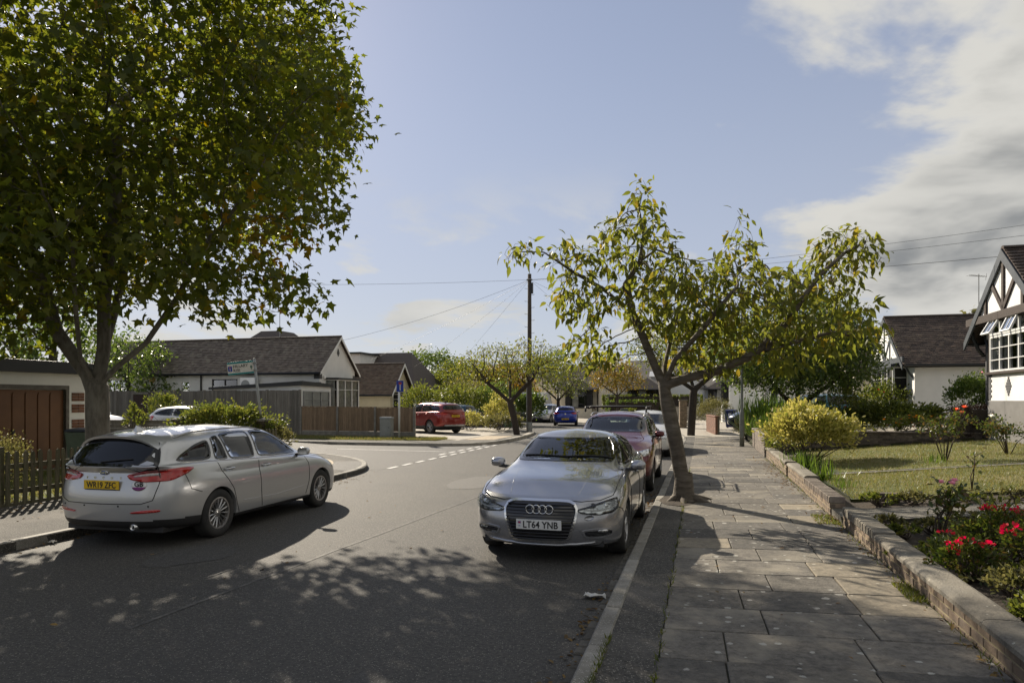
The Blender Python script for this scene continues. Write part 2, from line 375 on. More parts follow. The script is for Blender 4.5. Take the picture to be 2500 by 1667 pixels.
def kerb_line(name, path, parent_mat=M_KERB, length=.915, w=.14, z0=-.06, z1=.122, side=1, seed=3):
    k = struct(obj(name, MB().add([S(t, s, -.05) for t, s in path]+[S(t+.001, s, -.04) for t, s in path], [(i, i+1, len(path)+i+1, len(path)+i) for i in range(len(path)-1)]), M_JOINT))
    pts = walk(path, length); r = random.Random(seed)
    base = chamfer_mesh('kerb_stone', w, length-.012, z1-z0, .018, parent_mat)
    for a, b in zip(pts[:-1], pts[1:]):
        A = S(*a); B = S(*b); c = (A+B)/2; d = (B-A); ang = math.atan2(d.y, d.x)-pi/2
        L1 = d.length
        nrm = Vector((cos(ang), sin(ang), 0))*side
        o = obj('kerb_stone', base, parent=k, loc=c+nrm*w/2+Vector((0,0,(z0+z1)/2+r.uniform(-.006,.006)))); o.rotation_euler = (r.uniform(-.006,.006), r.uniform(-.008,.008), ang+r.uniform(-.006,.006)); o.scale = (1, L1/length, 1)
    return k
RK = [(.08,-8),(.08,10),(.08,33)]
kerb_line('kerb_right', RK)
# worn stones in the channel beside the kerb
base = [chamfer_mesh('gutter_stone', .10, l, .05, .012, M_GUTTER) for l in (.14,.19,.24)]
s = .6; r = random.Random(5)
while s < 15:
    k = r.randrange(3); l = (.14,.19,.24)[k]
    o = obj('gutter_stone', base[k], parent=road, loc=S(.018+r.uniform(-.012,.012), s+l/2, -.012+r.uniform(-.006,.006))); o.rotation_euler = (0, r.uniform(-.06,.06), RZ+r.uniform(-.05,.05))
    s += l+r.uniform(.01,.03)
# right side beyond the flags: the pavement follows the bend
RB = smooth_path([(.08,33),(-.4,37),(-2.2,43),(-5.6,49.5),(-10.5,56.5),(-18,65),(-30,76)])
struct(block('pavement_bend', RB+[(-20,86),(30,90),(30,34),(2.7,33.95),(.22,33.95)], -.05, .10, M_CONC))
kerb_line('kerb_bend', RB, seed=9)

# ------------------------------------------------------------------ left pavements
LN = smooth_path([(-7.3,-10),(-7.3,2),(-7.3,12),(-7.35,14.6),(-7.7,16.4),(-8.8,18.2),(-10.6,19.6),(-13,20.3),(-18,20.5),(-32,20.5),(-60,20.5)])
pl = struct(block('pavement_left', LN+[(-60,-10)], -.05, .108, M_TARMAC))
kerb_line('kerb_left', [(-7.3-.0+ (a[0]+7.3), a[1]) for a in LN][:150], side=-1, seed=21)
# pale footway curving round the corner behind a newer tarmac patch
cr = smooth_path([(-8.35,15.2),(-8.9,16.8),(-10.1,18.3),(-12.2,19.3),(-15,19.7),(-20,19.8)]); cr2 = smooth_path([(-9.6,14.6),(-10.1,16.3),(-11.2,17.6),(-13,18.4),(-15.5,18.7),(-20,18.8)])
obj('corner_footway', MB().add([S(t,s,.112) for t,s in cr]+[S(t,s,.112) for t,s in cr2], [(i,i+1,len(cr)+i+1,len(cr)+i) for i in range(len(cr)-1)]), M_SAND, pl)
sheet('tarmac_repair', [(-7.5,13.2),(-7.6,15.2),(-8.35,15.2),(-8.9,16.8),(-9.2,17.4),(-8.5,17.7),(-7.9,16.6),(-7.55,15.6)], .1125, M_ASPHD, pl)
LF = smooth_path([(-60,25.5),(-34,25.5),(-16,25.5),(-10.5,25.55),(-8.6,26.0),(-7.7,27.0),(-7.4,29),(-7.5,33),(-8.1,37),(-9.8,42),(-12.6,47.5),(-17,54),(-24,62),(-34,72)])
plf = struct(block('pavement_far_left', LF+[(-60,72)], -.05, .10, M_CONC))
kerb_line('kerb_far_left', LF, side=-1, seed=31)
sheet('tarmac_footway', [(-60,25.75),(-11,25.75),(-9,26.2),(-8.0,27.3),(-7.75,29),(-7.8,33),(-8.4,37),(-9.6,41),(-10.6,41),(-9.6,36),(-9.3,32),(-9.4,28.2),(-60,27.0)], .104, M_TARMAC, plf)
sheet('crossover_slab', [(-9.3,28.6),(-8.0,28.8),(-8.0,32.2),(-9.3,32.0)], .108, M_SAND, plf)
sheet('driveway', [(-11.9,29.6),(-9.4,29.2),(-9.5,33.6),(-10.5,36.5),(-13,41),(-18,41),(-18,33),(-12,31)], .107, M_CONC, plf)
verge = struct(sheet('grass_verge', [(-60,27.0),(-12.5,27.2),(-10.4,27.6),(-9.6,28.6),(-11.9,29.4),(-60,29.4)], .109, M_LAWN))
# left front garden behind the picket fence, with drive beyond
struct(sheet('garden_left', [(-10.2,-8),(-10.2,14.3),(-14.9,14.3),(-14.9,-8)], .114, M_LAWN))
struct(sheet('forecourt_left', [(-10.2,14.3),(-12.0,18.6),(-60,18.6),(-60,-8),(-15,-8),(-14.9,14.3)], .111, M_CONC))

# ------------------------------------------------------------------ right-hand gardens on rising ground
def gz(t, s=0.0):
    a = .22+.088*max(0, t-2.95)
    if t > 9.3: a = .22+.088*6.35+(t-9.3)*.03
    return a
def terrain(name, t0, t1, s0, s1, mat, dz=0.0, nt=10, ns=10, wob=.02, edge=None, skirt=.14):
    mb = MB(); V = []
    for i in range(nt+1):
        for j in range(ns+1):
            t = t0+(t1-t0)*i/nt; s = s0+(s1-s0)*j/ns
            if edge: t, s = edge(t, s, i/nt, j/ns)
            V.append(S(t, s, gz(t, s)+dz+wob*mnoise.noise(Vector((t*1.3, s*1.3, 2.2)))))
    mb.add(V, [(i*(ns+1)+j, (i+1)*(ns+1)+j, (i+1)*(ns+1)+j+1, i*(ns+1)+j+1) for i in range(nt) for j in range(ns)])
    if skirt:
        W_ = ns+1; ring = [i*W_ for i in range(nt+1)]+[nt*W_+j for j in range(1, W_)]+[i*W_+ns for i in range(nt-1, -1, -1)]+[j for j in range(ns-1, 0, -1)]; o = len(mb.v); n = len(ring)
        mb.add([Vector(mb.v[k])-Vector((0,0,skirt)) for k in ring], []); mb.f += [(ring[i], ring[(i+1) % n], o+(i+1) % n, o+i) for i in range(n)]; mb.m += [0]*n
    return obj(name, mb, mat, smooth=True)
struct(terrain('garden_soil', 2.78, 40, -8, 22.1, M_SOIL, -.01, 60, 60, .035))
struct(terrain('garden_soil_next', 2.78, 40, 22.1, 95, M_EARTH, .10, 40, 30, .02))
def wob(t, s, a, b): return (t+(.10*mnoise.noise(Vector((s*1.1,7,0))) if a in (0,) else 0), s+(.10*mnoise.noise(Vector((t*1.1,3,1))) if b in (0, 1) else 0))
struct(terrain('lawn_near', 3.15, 10.5, 11.95, 15.45, M_LAWN, .035, 24, 14, .02, wob))
struct(terrain('lawn_far', 3.6, 10.5, 15.75, 21.85, M_LAWN, .035, 24, 16, .02, wob))
struct(terrain('garden_path', 2.72, 13, 10.05, 11.0, M_GRAVP, .03, 20, 3, .0))
struct(terrain('edging_path', 3.3, 13, 15.47, 15.72, M_GRAVP, .045, 20, 2, .0))
struct(terrain('driveway_right', 5.2, 14, 27.0, 31.0, M_CONC, .12, 8, 6, .0))
# ================================================================== cars
def paint(name, c, metal=.75, rough=.32, flake=.06):
    m = pm(name, c, rough, metal=metal, coat=1.0, c2=tuple(v*(1-flake) for v in c), scale=900, detail=2)
    b = m.node_tree.nodes['Principled BSDF']; b.inputs['Coat Roughness'].default_value = .04
    return m
M_PLASTIC = pm('black_plastic', (.018,.018,.019), .55, c2=(.03,.03,.03), scale=60, bump=.0006, bscale=500)
M_GLOSSBLK = pm('gloss_black', (.008,.008,.009), .08, coat=.6)
M_CHROME = pm('chrome', (.78,.78,.78), .12, metal=1)
M_ALLOY = pm('alloy_rim', (.52,.52,.53), .33, metal=.85, c2=(.36,.35,.34), scale=6)
M_ALLOYD = pm('dark_alloy', (.05,.05,.055), .4, metal=.5)
M_TYRE = pm('tyre_rubber', (.022,.022,.022), .85, c2=(.05,.047,.043), scale=5, bump=.0015, bscale=60)
M_BRAKE = pm('brake_disc', (.10,.095,.09), .45, metal=.6)
M_CABIN = pm('cabin_trim', (.045,.044,.043), .8, c2=(.07,.068,.065), scale=20)
M_SEAT = pm('seat_cloth', (.09,.088,.085), .9, c2=(.13,.125,.12), scale=40)
M_GLASS = glassmat('car_glass', (.72,.80,.76), 0, 1.15)
M_WSCREEN = glassmat('windscreen_glass', (.62,.74,.72), 0, 1.5)
M_PRIV = glassmat('privacy_glass', (.055,.065,.07), 0, 1.35)
M_LENSRED = pm('red_lens', (.50,.012,.008), .08, c2=(.34,.008,.006), scale=14, coat=.8)
M_LENSDRK = pm('dark_red_lens', (.14,.006,.005), .08, coat=.8)
M_LENSCLR = pm('clear_lens', (.62,.60,.58), .1, c2=(.36,.35,.34), scale=25, coat=.8)
M_HEADL = pm('headlamp_reflector', (.66,.67,.68), .18, metal=.85, c2=(.14,.14,.145), scale=16, detail=2, lo=.52, hi=.62)
M_LAMPGL = glassmat('lamp_glass', (.88,.9,.9), 0, 1.0)
M_GAP = pm('panel_gap', (.01,.01,.01), .8)
M_PLATEY = pm('plate_yellow', (.80,.52,.012), .35, c2=(.70,.44,.01), scale=8)
M_PLATEW = pm('plate_white', (.74,.74,.72), .35, c2=(.66,.66,.64), scale=8)
M_INK = pm('black_ink', (.012,.012,.012), .5)
M_WHITEP = pm('white_vinyl', (.8,.8,.78), .4)
M_PURPLE = pm('purple_vinyl', (.20,.03,.16), .4)
M_FORDBL = pm('badge_blue', (.02,.06,.22), .15, coat=.8)
M_REDINK = pm('red_ink', (.5,.03,.03), .4)
M_BLUEINK = pm('blue_ink', (.03,.06,.35), .4)

def bs_eval(P, n, mirror):
    """cubic B-spline along axis 0, n samples per span"""
    P = np.asarray(P, float)
    if mirror:
        a = P[1].copy(); a[..., 1] *= -1; b = P[-2].copy(); b[..., 1] *= -1
    else: a = 2*P[0]-P[1]; b = 2*P[-1]-P[-2]
    Q = np.concatenate([a[None], P, b[None]], 0)
    out = []; k = len(P)-1
    for i in range(k):
        for j in range(n + (1 if i == k-1 else 0)):
            u = j/n; w = ((1-u)**3/6, (3*u**3-6*u*u+4)/6, (-3*u**3+3*u*u+3*u+1)/6, u**3/6)
            out.append(w[0]*Q[i]+w[1]*Q[i+1]+w[2]*Q[i+2]+w[3]*Q[i+3])
    return np.array(out)

class Car:
    def __init__(self, name, label, p, mpaint, loc, heading, nr=6, nc=8, group=None):
        self.p = p; self.paint = mpaint
        self.root = thing(name, label, 'car', loc, heading, group)
        hw = p['W']/2; wb = p['wb']; xa = wb/2; xb = -wb/2
        xf = xa + p['fo']; xr = xb - p['ro']; self.hw, self.xa, self.xb, self.xf, self.xr = hw, xa, xb, xf, xr
        xc, zc, xt, zt, H = p['cowl'][0], p['cowl'][1], p['wst'][0], p['wst'][1], p['H']
        xrr, zrr = p['roofr']; xg, zg = p['glassb']
        bf, br = p['belt']; zb0, zb1 = p['bonnet']      # bonnet leading edge z / mid z
        zl = p.get('zlow', 0)
        ax = xc - .50
        colx = [0, 0, 0, 0, xa-.12, ax, (ax+xb)/2, xb+.05]
        def plan(dF, dR, w):
            h = hw-w; F = xf-dF; B = xr+dR; fr = p.get('fround', 1.0)
            return [(F, 0), (F-.045*fr, .47*h), (F-.20*fr, .86*h), (F-.50*fr, 1.0*h), (colx[4], h*1.005), (colx[5], h*.99), (colx[6], h*.985), (colx[7], h*1.005),
                    (B+.50, .985*h), (B+.16, .89*h), (B+.03, .50*h), (B, 0)]
        def rowz(pl, zf, zs, zr): 
            z = [zf, zf, zf, zf*.6+zs*.4, zs, zs, zs, zs, zs*.4+zr*.6, zr, zr, zr]
            return [(a[0], a[1], q) for a, q in zip(pl, z)]
        rows = []
        rows.append(rowz(plan(.14, .16, .10), .22+zl, .22+zl, .26+zl))
        rows.append(rowz(plan(.03, .05, .035), .18+zl, .20+zl, .25+zl))
        rows.append(rowz(plan(-.01, -.01, .008), .32+zl, .33+zl, .40+zl))
        rows.append(rowz(plan(-.015, -.02, -.004), p['zm'][0], p['zm'][1], p['zm'][2]))
        rows.append(rowz(plan(.03, .015, -.002), zb0-.07, bf-.20, br-.22))
        sh = p.get('shoulder', .03)
        r5 = rowz(plan(.16, .05, sh), zb0+.005, bf-.085, br-.08); r5[3] = (r5[3][0], r5[3][1], zb0+.07)
        r5[8] = (r5[8][0], r5[8][1], br-.09); rows.append(r5)
        if p.get('crease', 1): rows.append([tuple(q) for q in r5])
        mx = (xf+xc)/2
        rows.append([(xf-.42, 0, zb1-.055), (xf-.44, .42*hw, zb1-.06), (xf-.50, .72*hw, zb1-.075), (xf-.62, .90*hw, zb1-.085), (xa-.2, hw-sh-.025, bf-.035),
                     (ax, hw-sh-.02, bf-.012), (colx[6], hw-sh-.02, (bf+br)/2-.01), (colx[7], hw-sh-.02, br-.02), (xr+.50, hw-sh-.05, br-.005), (xr+.19, .84*hw, br+.0), (xg*.45+xr*.55, .5*hw, br), (xg*.45+xr*.55-.02, 0, br)])
        rows.append([(mx+.06, 0, zb1+.035), (mx+.04, .40*hw, zb1+.03), (mx, .64*hw, zb1+.015), (mx-.08, .78*hw, zb1), (xa-.38, .85*hw, bf+.0),
                     (ax-.02, hw-sh-.055, bf+.008), (colx[6], hw-sh-.05, (bf+br)/2+.01), (colx[7], hw-sh-.055, br+.005), (xr+.50, hw-sh-.10, br+.02), (xg+.06, .82*hw, zg), (xg+.005, .5*hw, zg), (xg-.015, 0, zg)])
        self.r_cowl = len(rows)
        rows.append([(xc, 0, zc), (xc-.02, .38*hw, zc), (xc-.08, .62*hw, zc-.005), (xc-.18, .74*hw, zc-.01), (xc-.34, .815*hw, zc+.0),
                     (ax-.12, hw-sh-.085, bf+.05), (colx[6], hw-sh-.075, (bf+br)/2+.05), (colx[7], hw-sh-.085, br+.04), (xg+.42, hw-sh-.14, br+.045), (xg+.13, .77*hw, zg+.04), (xg+.045, .5*hw, zg+.045), (xg+.025, 0, zg+.045)])
        rw = p['roofw']
        def rz(x):    # roof line along the middle
            u = (x-xrr)/(xt-xrr); u = max(0, min(1, u)); pk = p.get('peak', .62)
            base = zrr*(1-u)+zt*u; hump = (H - (zrr*(1-pk)+zt*pk))*(1-((u-pk)/(pk if u < pk else 1-pk))**2)
            return base+max(0, hump)
        xs10 = [xt, xt-.02, xt-.07, xt-.14, xt-.26, xt-.50, (xt-.5+xb)/2, min(xb, xrr+.6), xrr+.25, xrr+.09, xrr+.015, xrr]
        ys10 = [0, .42*rw, .78*rw, .93*rw, .985*rw, 1.0*rw, 1.0*rw, .985*rw, .95*rw, .80*rw, .45*rw, 0]
        dz = [0, -.004, -.015, -.035, -.055, -.065, -.065, -.06, -.05, -.025, -.006, 0]
        r10 = [(x, y, rz(x)+d) for x, y, d in zip(xs10, ys10, dz)]
        c8 = rows[-1]; bul = p.get('bulge', .03)
        mid = []
        for a, b in zip(c8, r10):
            k = .52; q = [a[i]*(1-k)+b[i]*k for i in range(3)]; mid.append(q)
        for i, q in enumerate(mid):
            if i < 4: q[0] += bul*.7; q[2] += bul*.6
            elif i > 8: q[0] -= bul*.5
            if 2 <= i <= 9: q[1] += bul*.9
        rows.append([tuple(q) for q in mid]); rows.append(r10); 
        rows.append([(x*.98+((xt+xrr)/2)*.02, y*.62, rz(x)+d*.18+.005) for x, y, d in zip(xs10, ys10, dz)])
        f = np.linspace(0, 1, 12)
        cx_ = [xt-.10, xt-.14, xt-.2, xt-.28, xt-.40, xt-.62, (xt-.6+xb)/2, min(xb, xrr+.6)+.06, xrr+.38, xrr+.24, xrr+.14, xrr+.08]
        rows.append([(x, 0, rz(x)+.008) for x in cx_])
        G = np.array(rows, float); self.G = G
        A = bs_eval(np.swapaxes(G, 0, 1), nc, True); self.Sg = bs_eval(np.swapaxes(A, 0, 1), nr, False)   # (rows*, cols*, 3)
        self.nr, self.nc = nr, nc
        Sg = self.Sg; nrow, ncol = Sg.shape[:2]
        vs = []; idx = {}
        for sgn in (1, -1):
            for i in range(nrow):
                for j in range(ncol):
                    if sgn == -1 and (j == 0 or j == ncol-1 or i == nrow-1): idx[(sgn, i, j)] = idx[(1, i, j)]; continue
                    q = Sg[i, j]; vs.append((q[0], q[1]*sgn if not (j in (0, ncol-1) or i == nrow-1) else 0, q[2])); idx[(sgn, i, j)] = len(vs)-1
        fs = []
        for sgn in (1, -1):
            for i in range(nrow-1):
                for j in range(ncol-1):
                    q = [idx[(sgn, i, j)], idx[(sgn, i, j+1)], idx[(sgn, i+1, j+1)], idx[(sgn, i+1, j)]]
                    if sgn == 1: q = q[::-1]
                    q2 = []
                    for k in q:
                        if k not in q2: q2.append(k)
                    if len(q2) > 2: fs.append(q2)
        self.vs, self.fs = [Vector(v) for v in vs], fs
        self.bvh = BVHTree.FromPolygons(self.vs, fs)
        self.holes = []
    def at(self, r, c, sgn=1):
        Sg = self.Sg; i = min(max(r*self.nr, 0), Sg.shape[0]-1.001); j = min(max(c*self.nc, 0), Sg.shape[1]-1.001)
        i0, j0 = int(i), int(j); a, b = i-i0, j-j0
        q = Sg[i0, j0]*(1-a)*(1-b)+Sg[i0+1, j0]*a*(1-b)+Sg[i0, j0+1]*(1-a)*b+Sg[i0+1, j0+1]*a*b
        return Vector((q[0], q[1]*sgn, q[2]))
    # ---- patches laid over the body surface
    @staticmethod
    def rounded(pts, it=2, k=.2):
        pts = [Vector(p) for p in pts]
        for _ in range(it):
            o = []
            for i in range(len(pts)):
                a, b = pts[i], pts[(i+1) % len(pts)]; o += [a.lerp(b, k), a.lerp(b, 1-k)]
            pts = o; k = .25
        return pts
    @staticmethod
    def frame(pts):
        c = sum(pts, Vector())/len(pts); n = Vector()
        for i in range(len(pts)):
            a, b = pts[i]-c, pts[(i+1) % len(pts)]-c; n += a.cross(b)
        n.normalize(); 
        if n.dot(Vector((c.x*.35, c.y, c.z-.7))) < 0: n = -n
        e = Vector((0, 0, 1)).cross(n)
        if e.length < .2: e = Vector((0, 1, 0)).cross(n)
        e.normalize(); return c, n, e, n.cross(e)
    @staticmethod
    def resample(P2, n):
        d = [0]
        for i in range(len(P2)): d.append(d[-1]+(P2[(i+1) % len(P2)]-P2[i]).length)
        o = []; k = 0
        for i in range(n):
            q = d[-1]*i/n
            while d[k+1] < q: k += 1
            o.append(P2[k].lerp(P2[(k+1) % len(P2)], (q-d[k])/max(1e-9, d[k+1]-d[k])))
        return o
    @staticmethod
    def inset(P2, d):
        n = len(P2); ar = sum(P2[i].x*P2[(i+1) % n].y-P2[(i+1) % n].x*P2[i].y for i in range(n)); sg = 1 if ar > 0 else -1
        o = []
        for i in range(n):
            t = (P2[(i+1) % n]-P2[i-1]); 
            if t.length < 1e-9: o.append(P2[i]); continue
            t.normalize(); o.append(P2[i]+Vector((-t.y, t.x))*sg*d)
        return o
    def drop(self, q, n, off):
        h = self.bvh.ray_cast(q+n*.6, -n, 1.4)
        if h[0] is None: h = self.bvh.find_nearest(q)
        nn = h[1]
        if nn.dot(n) < 0: nn = -nn
        return h[0]+nn*off
    def patch(self, name, pts, mat, off=.004, it=2, k=.2, res=.05, parent=None, inset=0, both=False, skirt=.012, n=None, flip=False):
        res_o = []
        for sg in ((1, -1) if both else (1,)):
            P3 = [Vector((p[0], p[1]*sg, p[2])) for p in pts]
            P3 = self.rounded(P3, it, k) if it else P3
            c, nn, e1, e2 = self.frame(P3)
            P2 = [Vector(((p-c).dot(e1), (p-c).dot(e2))) for p in P3]
            L_ = sum((P2[i]-P2[i-1]).length for i in range(len(P2)))
            m = n or max(16, int(L_/res)); P2 = self.resample(P2, m)
            if inset: P2 = self.inset(P2, inset)
            xs = [p.x for p in P2]; ys = [p.y for p in P2]; co = list(P2)
            gx = np.arange(min(xs)+res*.5, max(xs), res); gy = np.arange(min(ys)+res*.5, max(ys), res)
            for a in gx:
                for b in gy:
                    if pip(a, b, P2) and min((p.x-a)**2+(p.y-b)**2 for p in P2) > (res*.45)**2: co.append(Vector((a, b)))
            r = delaunay_2d_cdt(co, [(i, (i+1) % m) for i in range(m)], [list(range(m))], 1, 1e-6)
            V = [self.drop(c+e1*q.x+e2*q.y, nn, off) for q in r[0]]; F = [list(f) for f in r[2]]
            o2 = len(V); fb = [self.drop(c+e1*P2[i].x+e2*P2[i].y, nn, off-skirt) for i in range(m)]
            mb = MB(); 
            F = [f if (V[f[1]]-V[f[0]]).cross(V[f[2]]-V[f[0]]).dot(nn) > 0 else f[::-1] for f in F]
            mb.add(V, F); 
            bmap = {}
            for i, src in enumerate(r[3]):
                for s_ in src:
                    if s_ < m: bmap[s_] = i
            sk = []
            for i in range(m):
                j = (i+1) % m
                if i in bmap and j in bmap: sk.append((bmap[i], bmap[j], o2+j, o2+i))
            mb.v.extend([tuple(q) for q in fb]); mb.f.extend(sk); mb.m.extend([0]*len(sk))
            me = mb.mesh(name, mat); 
            me.polygons.foreach_set('use_smooth', [True]*len(F)+[False]*len(sk))
            res_o.append(obj(name, me, parent=parent or self.root))
        return res_o if both else res_o[0]
    def ring(self, name, pts, mat, w=.03, off=.006, it=2, k=.2, n=72, parent=None, both=False, out=0):
        res_o = []
        for sg in ((1, -1) if both else (1,)):
            P3 = self.rounded([Vector((p[0], p[1]*sg, p[2])) for p in pts], it, k) if it else [Vector((p[0], p[1]*sg, p[2])) for p in pts]
            c, nn, e1, e2 = self.frame(P3)
            P2 = self.resample([Vector(((p-c).dot(e1), (p-c).dot(e2))) for p in P3], n)
            O = self.inset(P2, -out) if out else P2; I = self.inset(P2, w)
            def up(Q, o_): return [self.drop(c+e1*q.x+e2*q.y, nn, o_) for q in Q]
            a = up(O, off-.014); b = up(O, off); d = up(I, off); f = up(I, off-.012)
            mb = MB(); V = a+b+d+f; F = []
            for i in range(n):
                j = (i+1) % n
                for q in range(3): F.append((q*n+i, q*n+j, (q+1)*n+j, (q+1)*n+i))
            mb.add(V, F); res_o.append(obj(name, mb, mat, parent or self.root, fix=True, auto=40))
        return res_o if both else res_o[0]
    def line(self, name, pts, mat=None, r=.0055, off=0.0, both=False, n=None, dirv=None, parent=None):
        out = []
        for sg in ((1, -1) if both else (1,)):
            P = [Vector((p[0], p[1]*sg, p[2])) for p in pts]; Q = []
            for i in range(len(P)-1):
                k = max(2, int((P[i+1]-P[i]).length/.05))
                Q += [P[i].lerp(P[i+1], j/k) for j in range(k)]
            Q.append(P[-1]); W = []
            for q in Q:
                if abs(abs(q.y)-self.hw) < 1e-6:
                    W.append(self.drop(q, Vector((0, math.copysign(1, q.y), 0)), off)); continue
                h = self.bvh.find_nearest(q); nn = h[1]
                W.append(h[0]+nn*off if nn.dot(q-Vector((0, 0, .7))) > 0 else h[0]-nn*off)
            W2 = [W[0]]
            for q in W[1:]:
                if (q-W2[-1]).length > .004: W2.append(q)
            out.append(obj(name, MB().tube(W2, r, 5), mat or M_GAP, parent or self.root, smooth=True))
        return out if both else out[0]
    def window(self, name, pts, glass, border=.028, it=2, k=.18, both=False, bmat=None, hole=True):
        for sg in ((1, -1) if both else (1,)):
            P = [(p[0], p[1]*sg, p[2]) for p in pts]
            w = self.patch(name, P, glass, off=.003, it=it, k=k, inset=.012, skirt=.002, res=.08)
            if border: self.ring('window_seal', P, bmat or M_GLOSSBLK, border, .006, it, k, parent=w)
            if hole and glass is not M_PRIV:
                P3 = self.rounded(P, it, k); c, nn, e1, e2 = self.frame(P3)
                P2 = self.inset(self.resample([Vector(((p-c).dot(e1), (p-c).dot(e2))) for p in P3], 64), max(.016, border*.55))
                self.holes.append((c, nn, e1, e2, P2))
    def body(self, Ra=.355, zw=None, trim=None, name='body'):
        """cut the wheel arches and window openings, then link the shell"""
        zw = zw or self.p['rw']; bm = bmesh.new(); V = [bm.verts.new(v) for v in self.vs]
        for f in self.fs:
            try: bm.faces.new([V[i] for i in f])
            except ValueError: pass
        hw = self.hw
        def ins(v):
            if abs(v.y) < hw*.55 or v.z > zw+Ra+.05: return False
            return any((v.x-x)**2+(v.z-zw)**2 < Ra*Ra for x in (self.xa, self.xb))
        dele = [f for f in bm.faces if any(ins(v.co) for v in f.verts)]
        rim_v = {v for f in dele for v in f.verts if not ins(v.co)}
        bmesh.ops.delete(bm, geom=dele, context='FACES')
        rim_v = {v for v in rim_v if v.is_valid and v.link_faces}
        for v in rim_v:
            x = min((self.xa, self.xb), key=lambda q: abs(v.co.x-q))
            dz_ = v.co.z-zw
            if dz_ > 0: d = Vector((v.co.x-x, dz_)).normalized()*Ra; v.co.x = x+d.x; v.co.z = zw+d.y
            else: v.co.x = x+math.copysign(sqrt(max(1e-4, Ra*Ra-dz_*dz_)), v.co.x-x)
        dele = []; bm.normal_update()
        for f in bm.faces:
            c = f.calc_center_median()
            for (hc, nn, e1, e2, P2) in self.holes:
                q = c-hc
                if abs(q.dot(nn)) < .6 and abs(f.normal.dot(nn)) > .12 and c.y*nn.y > -.05 and c.x*nn.x > -.6 and pip(q.dot(e1), q.dot(e2), P2): dele.append(f); break
        bmesh.ops.delete(bm, geom=dele, context='FACES')
        bmesh.ops.delete(bm, geom=[v for v in bm.verts if not v.link_faces], context='VERTS')
        ed = [e for e in bm.edges if e.is_boundary and all(v in rim_v for v in e.verts)]
        r = bmesh.ops.extrude_edge_only(bm, edges=ed)
        for v in [g for g in r['geom'] if isinstance(g, bmesh.types.BMVert)]: v.co.y -= math.copysign(.06, v.co.y)
        me = bpy.data.meshes.new(name); 
        bm.normal_update()
        for f in bm.faces:
            f.smooth = True
            if trim and trim(f.calc_center_median()): f.material_index = 1
        bm.to_mesh(me); bm.free(); me.materials.append(self.paint); me.materials.append(M_PLASTIC)
        me.set_sharp_from_angle(angle=R(50))
        self.bodyo = obj(name, me, parent=self.root)
        und = MB().box(self.xr+.22, self.xf-.2, -hw+.2, hw-.2, .2, .27)
        for x in (self.xa, self.xb):      # wheel-well liners
            for sg in (1, -1):
                vs = []; fs = []; n = 14
                for i in range(n+1):
                    a = pi*i/n*1.1-.05*pi
                    for y in (hw-.055, hw-.34): vs.append((x+cos(a)*(Ra+.005), sg*y, zw+sin(a)*(Ra+.005)))
                for i in range(n): fs.append((2*i, 2*i+1, 2*i+3, 2*i+2))
                c0 = len(vs); vs.append((x, sg*(hw-.34), zw)); 
                for i in range(n): fs.append((2*i+1, c0, 2*i+3))
                und.add(vs, fs)
        obj('underbody', und, M_PLASTIC, self.root)
        return self.bodyo
    def interior(self, rhd=True, seats=True):
        p = self.p; hw = self.hw; ax = p['cowl'][0]
        mb = MB().box(self.xr+.45, ax+.1, -hw+.16, hw-.16, .42, .5)
        mb.box(ax-.42, ax+.02, -hw+.2, hw-.2, .62, .9)
        obj('dashboard', mb, M_CABIN, self.root, bevel=.03)
        for x in ((ax-1.15), (ax-p.get('rseat', 2.05))):
            for y in ((-.36, .36) if x > ax-1.5 else (-.36, 0, .36)):
                w = .25 if x > ax-1.5 else .2
                s = MB().box(x-.25, x+.28, y-w, y+w, .48, .62)
                s.add([(x-.28,y-w,.6),(x-.28,y+w,.6),(x-.15,y+w,.6),(x-.15,y-w,.6),(x-.46,y-w*.85,1.08),(x-.46,y+w*.85,1.08),(x-.36,y+w*.85,1.08),(x-.36,y-w*.85,1.08)],
                      [(0,3,2,1),(4,5,6,7),(0,1,5,4),(1,2,6,5),(2,3,7,6),(3,0,4,7)])
                s.box(x-.46, x-.36, y-.13, y+.13, 1.10, p['belt'][0]+(.32 if x > ax-1.5 else .24))
                obj('seat', s, M_SEAT, self.root, bevel=.025)
        y = -.36 if rhd else .36
        w = MB(); n = 20
        for i in range(n):
            pass
        c = Vector((ax-.55, y, .90)); e1 = Vector((0, 1, 0)); e2 = Vector((-.42, 0, .9))
        pts = [c+e1*(.185*cos(2*pi*i/n))+e2*(.185*sin(2*pi*i/n)) for i in range(n+1)]
        w.tube(pts, .016, 6, cap=False); w.obox(c-e1*.17, c+e1*.17, .05, .03)
        obj('steering_wheel', w, M_CABIN, self.root, smooth=True)
        m = MB(); m.cbox((p['wst'][0]+.06, 0, p['wst'][1]-.10), (.03, .22, .06)); obj('interior_mirror', m, M_CABIN, self.root, bevel=.012)
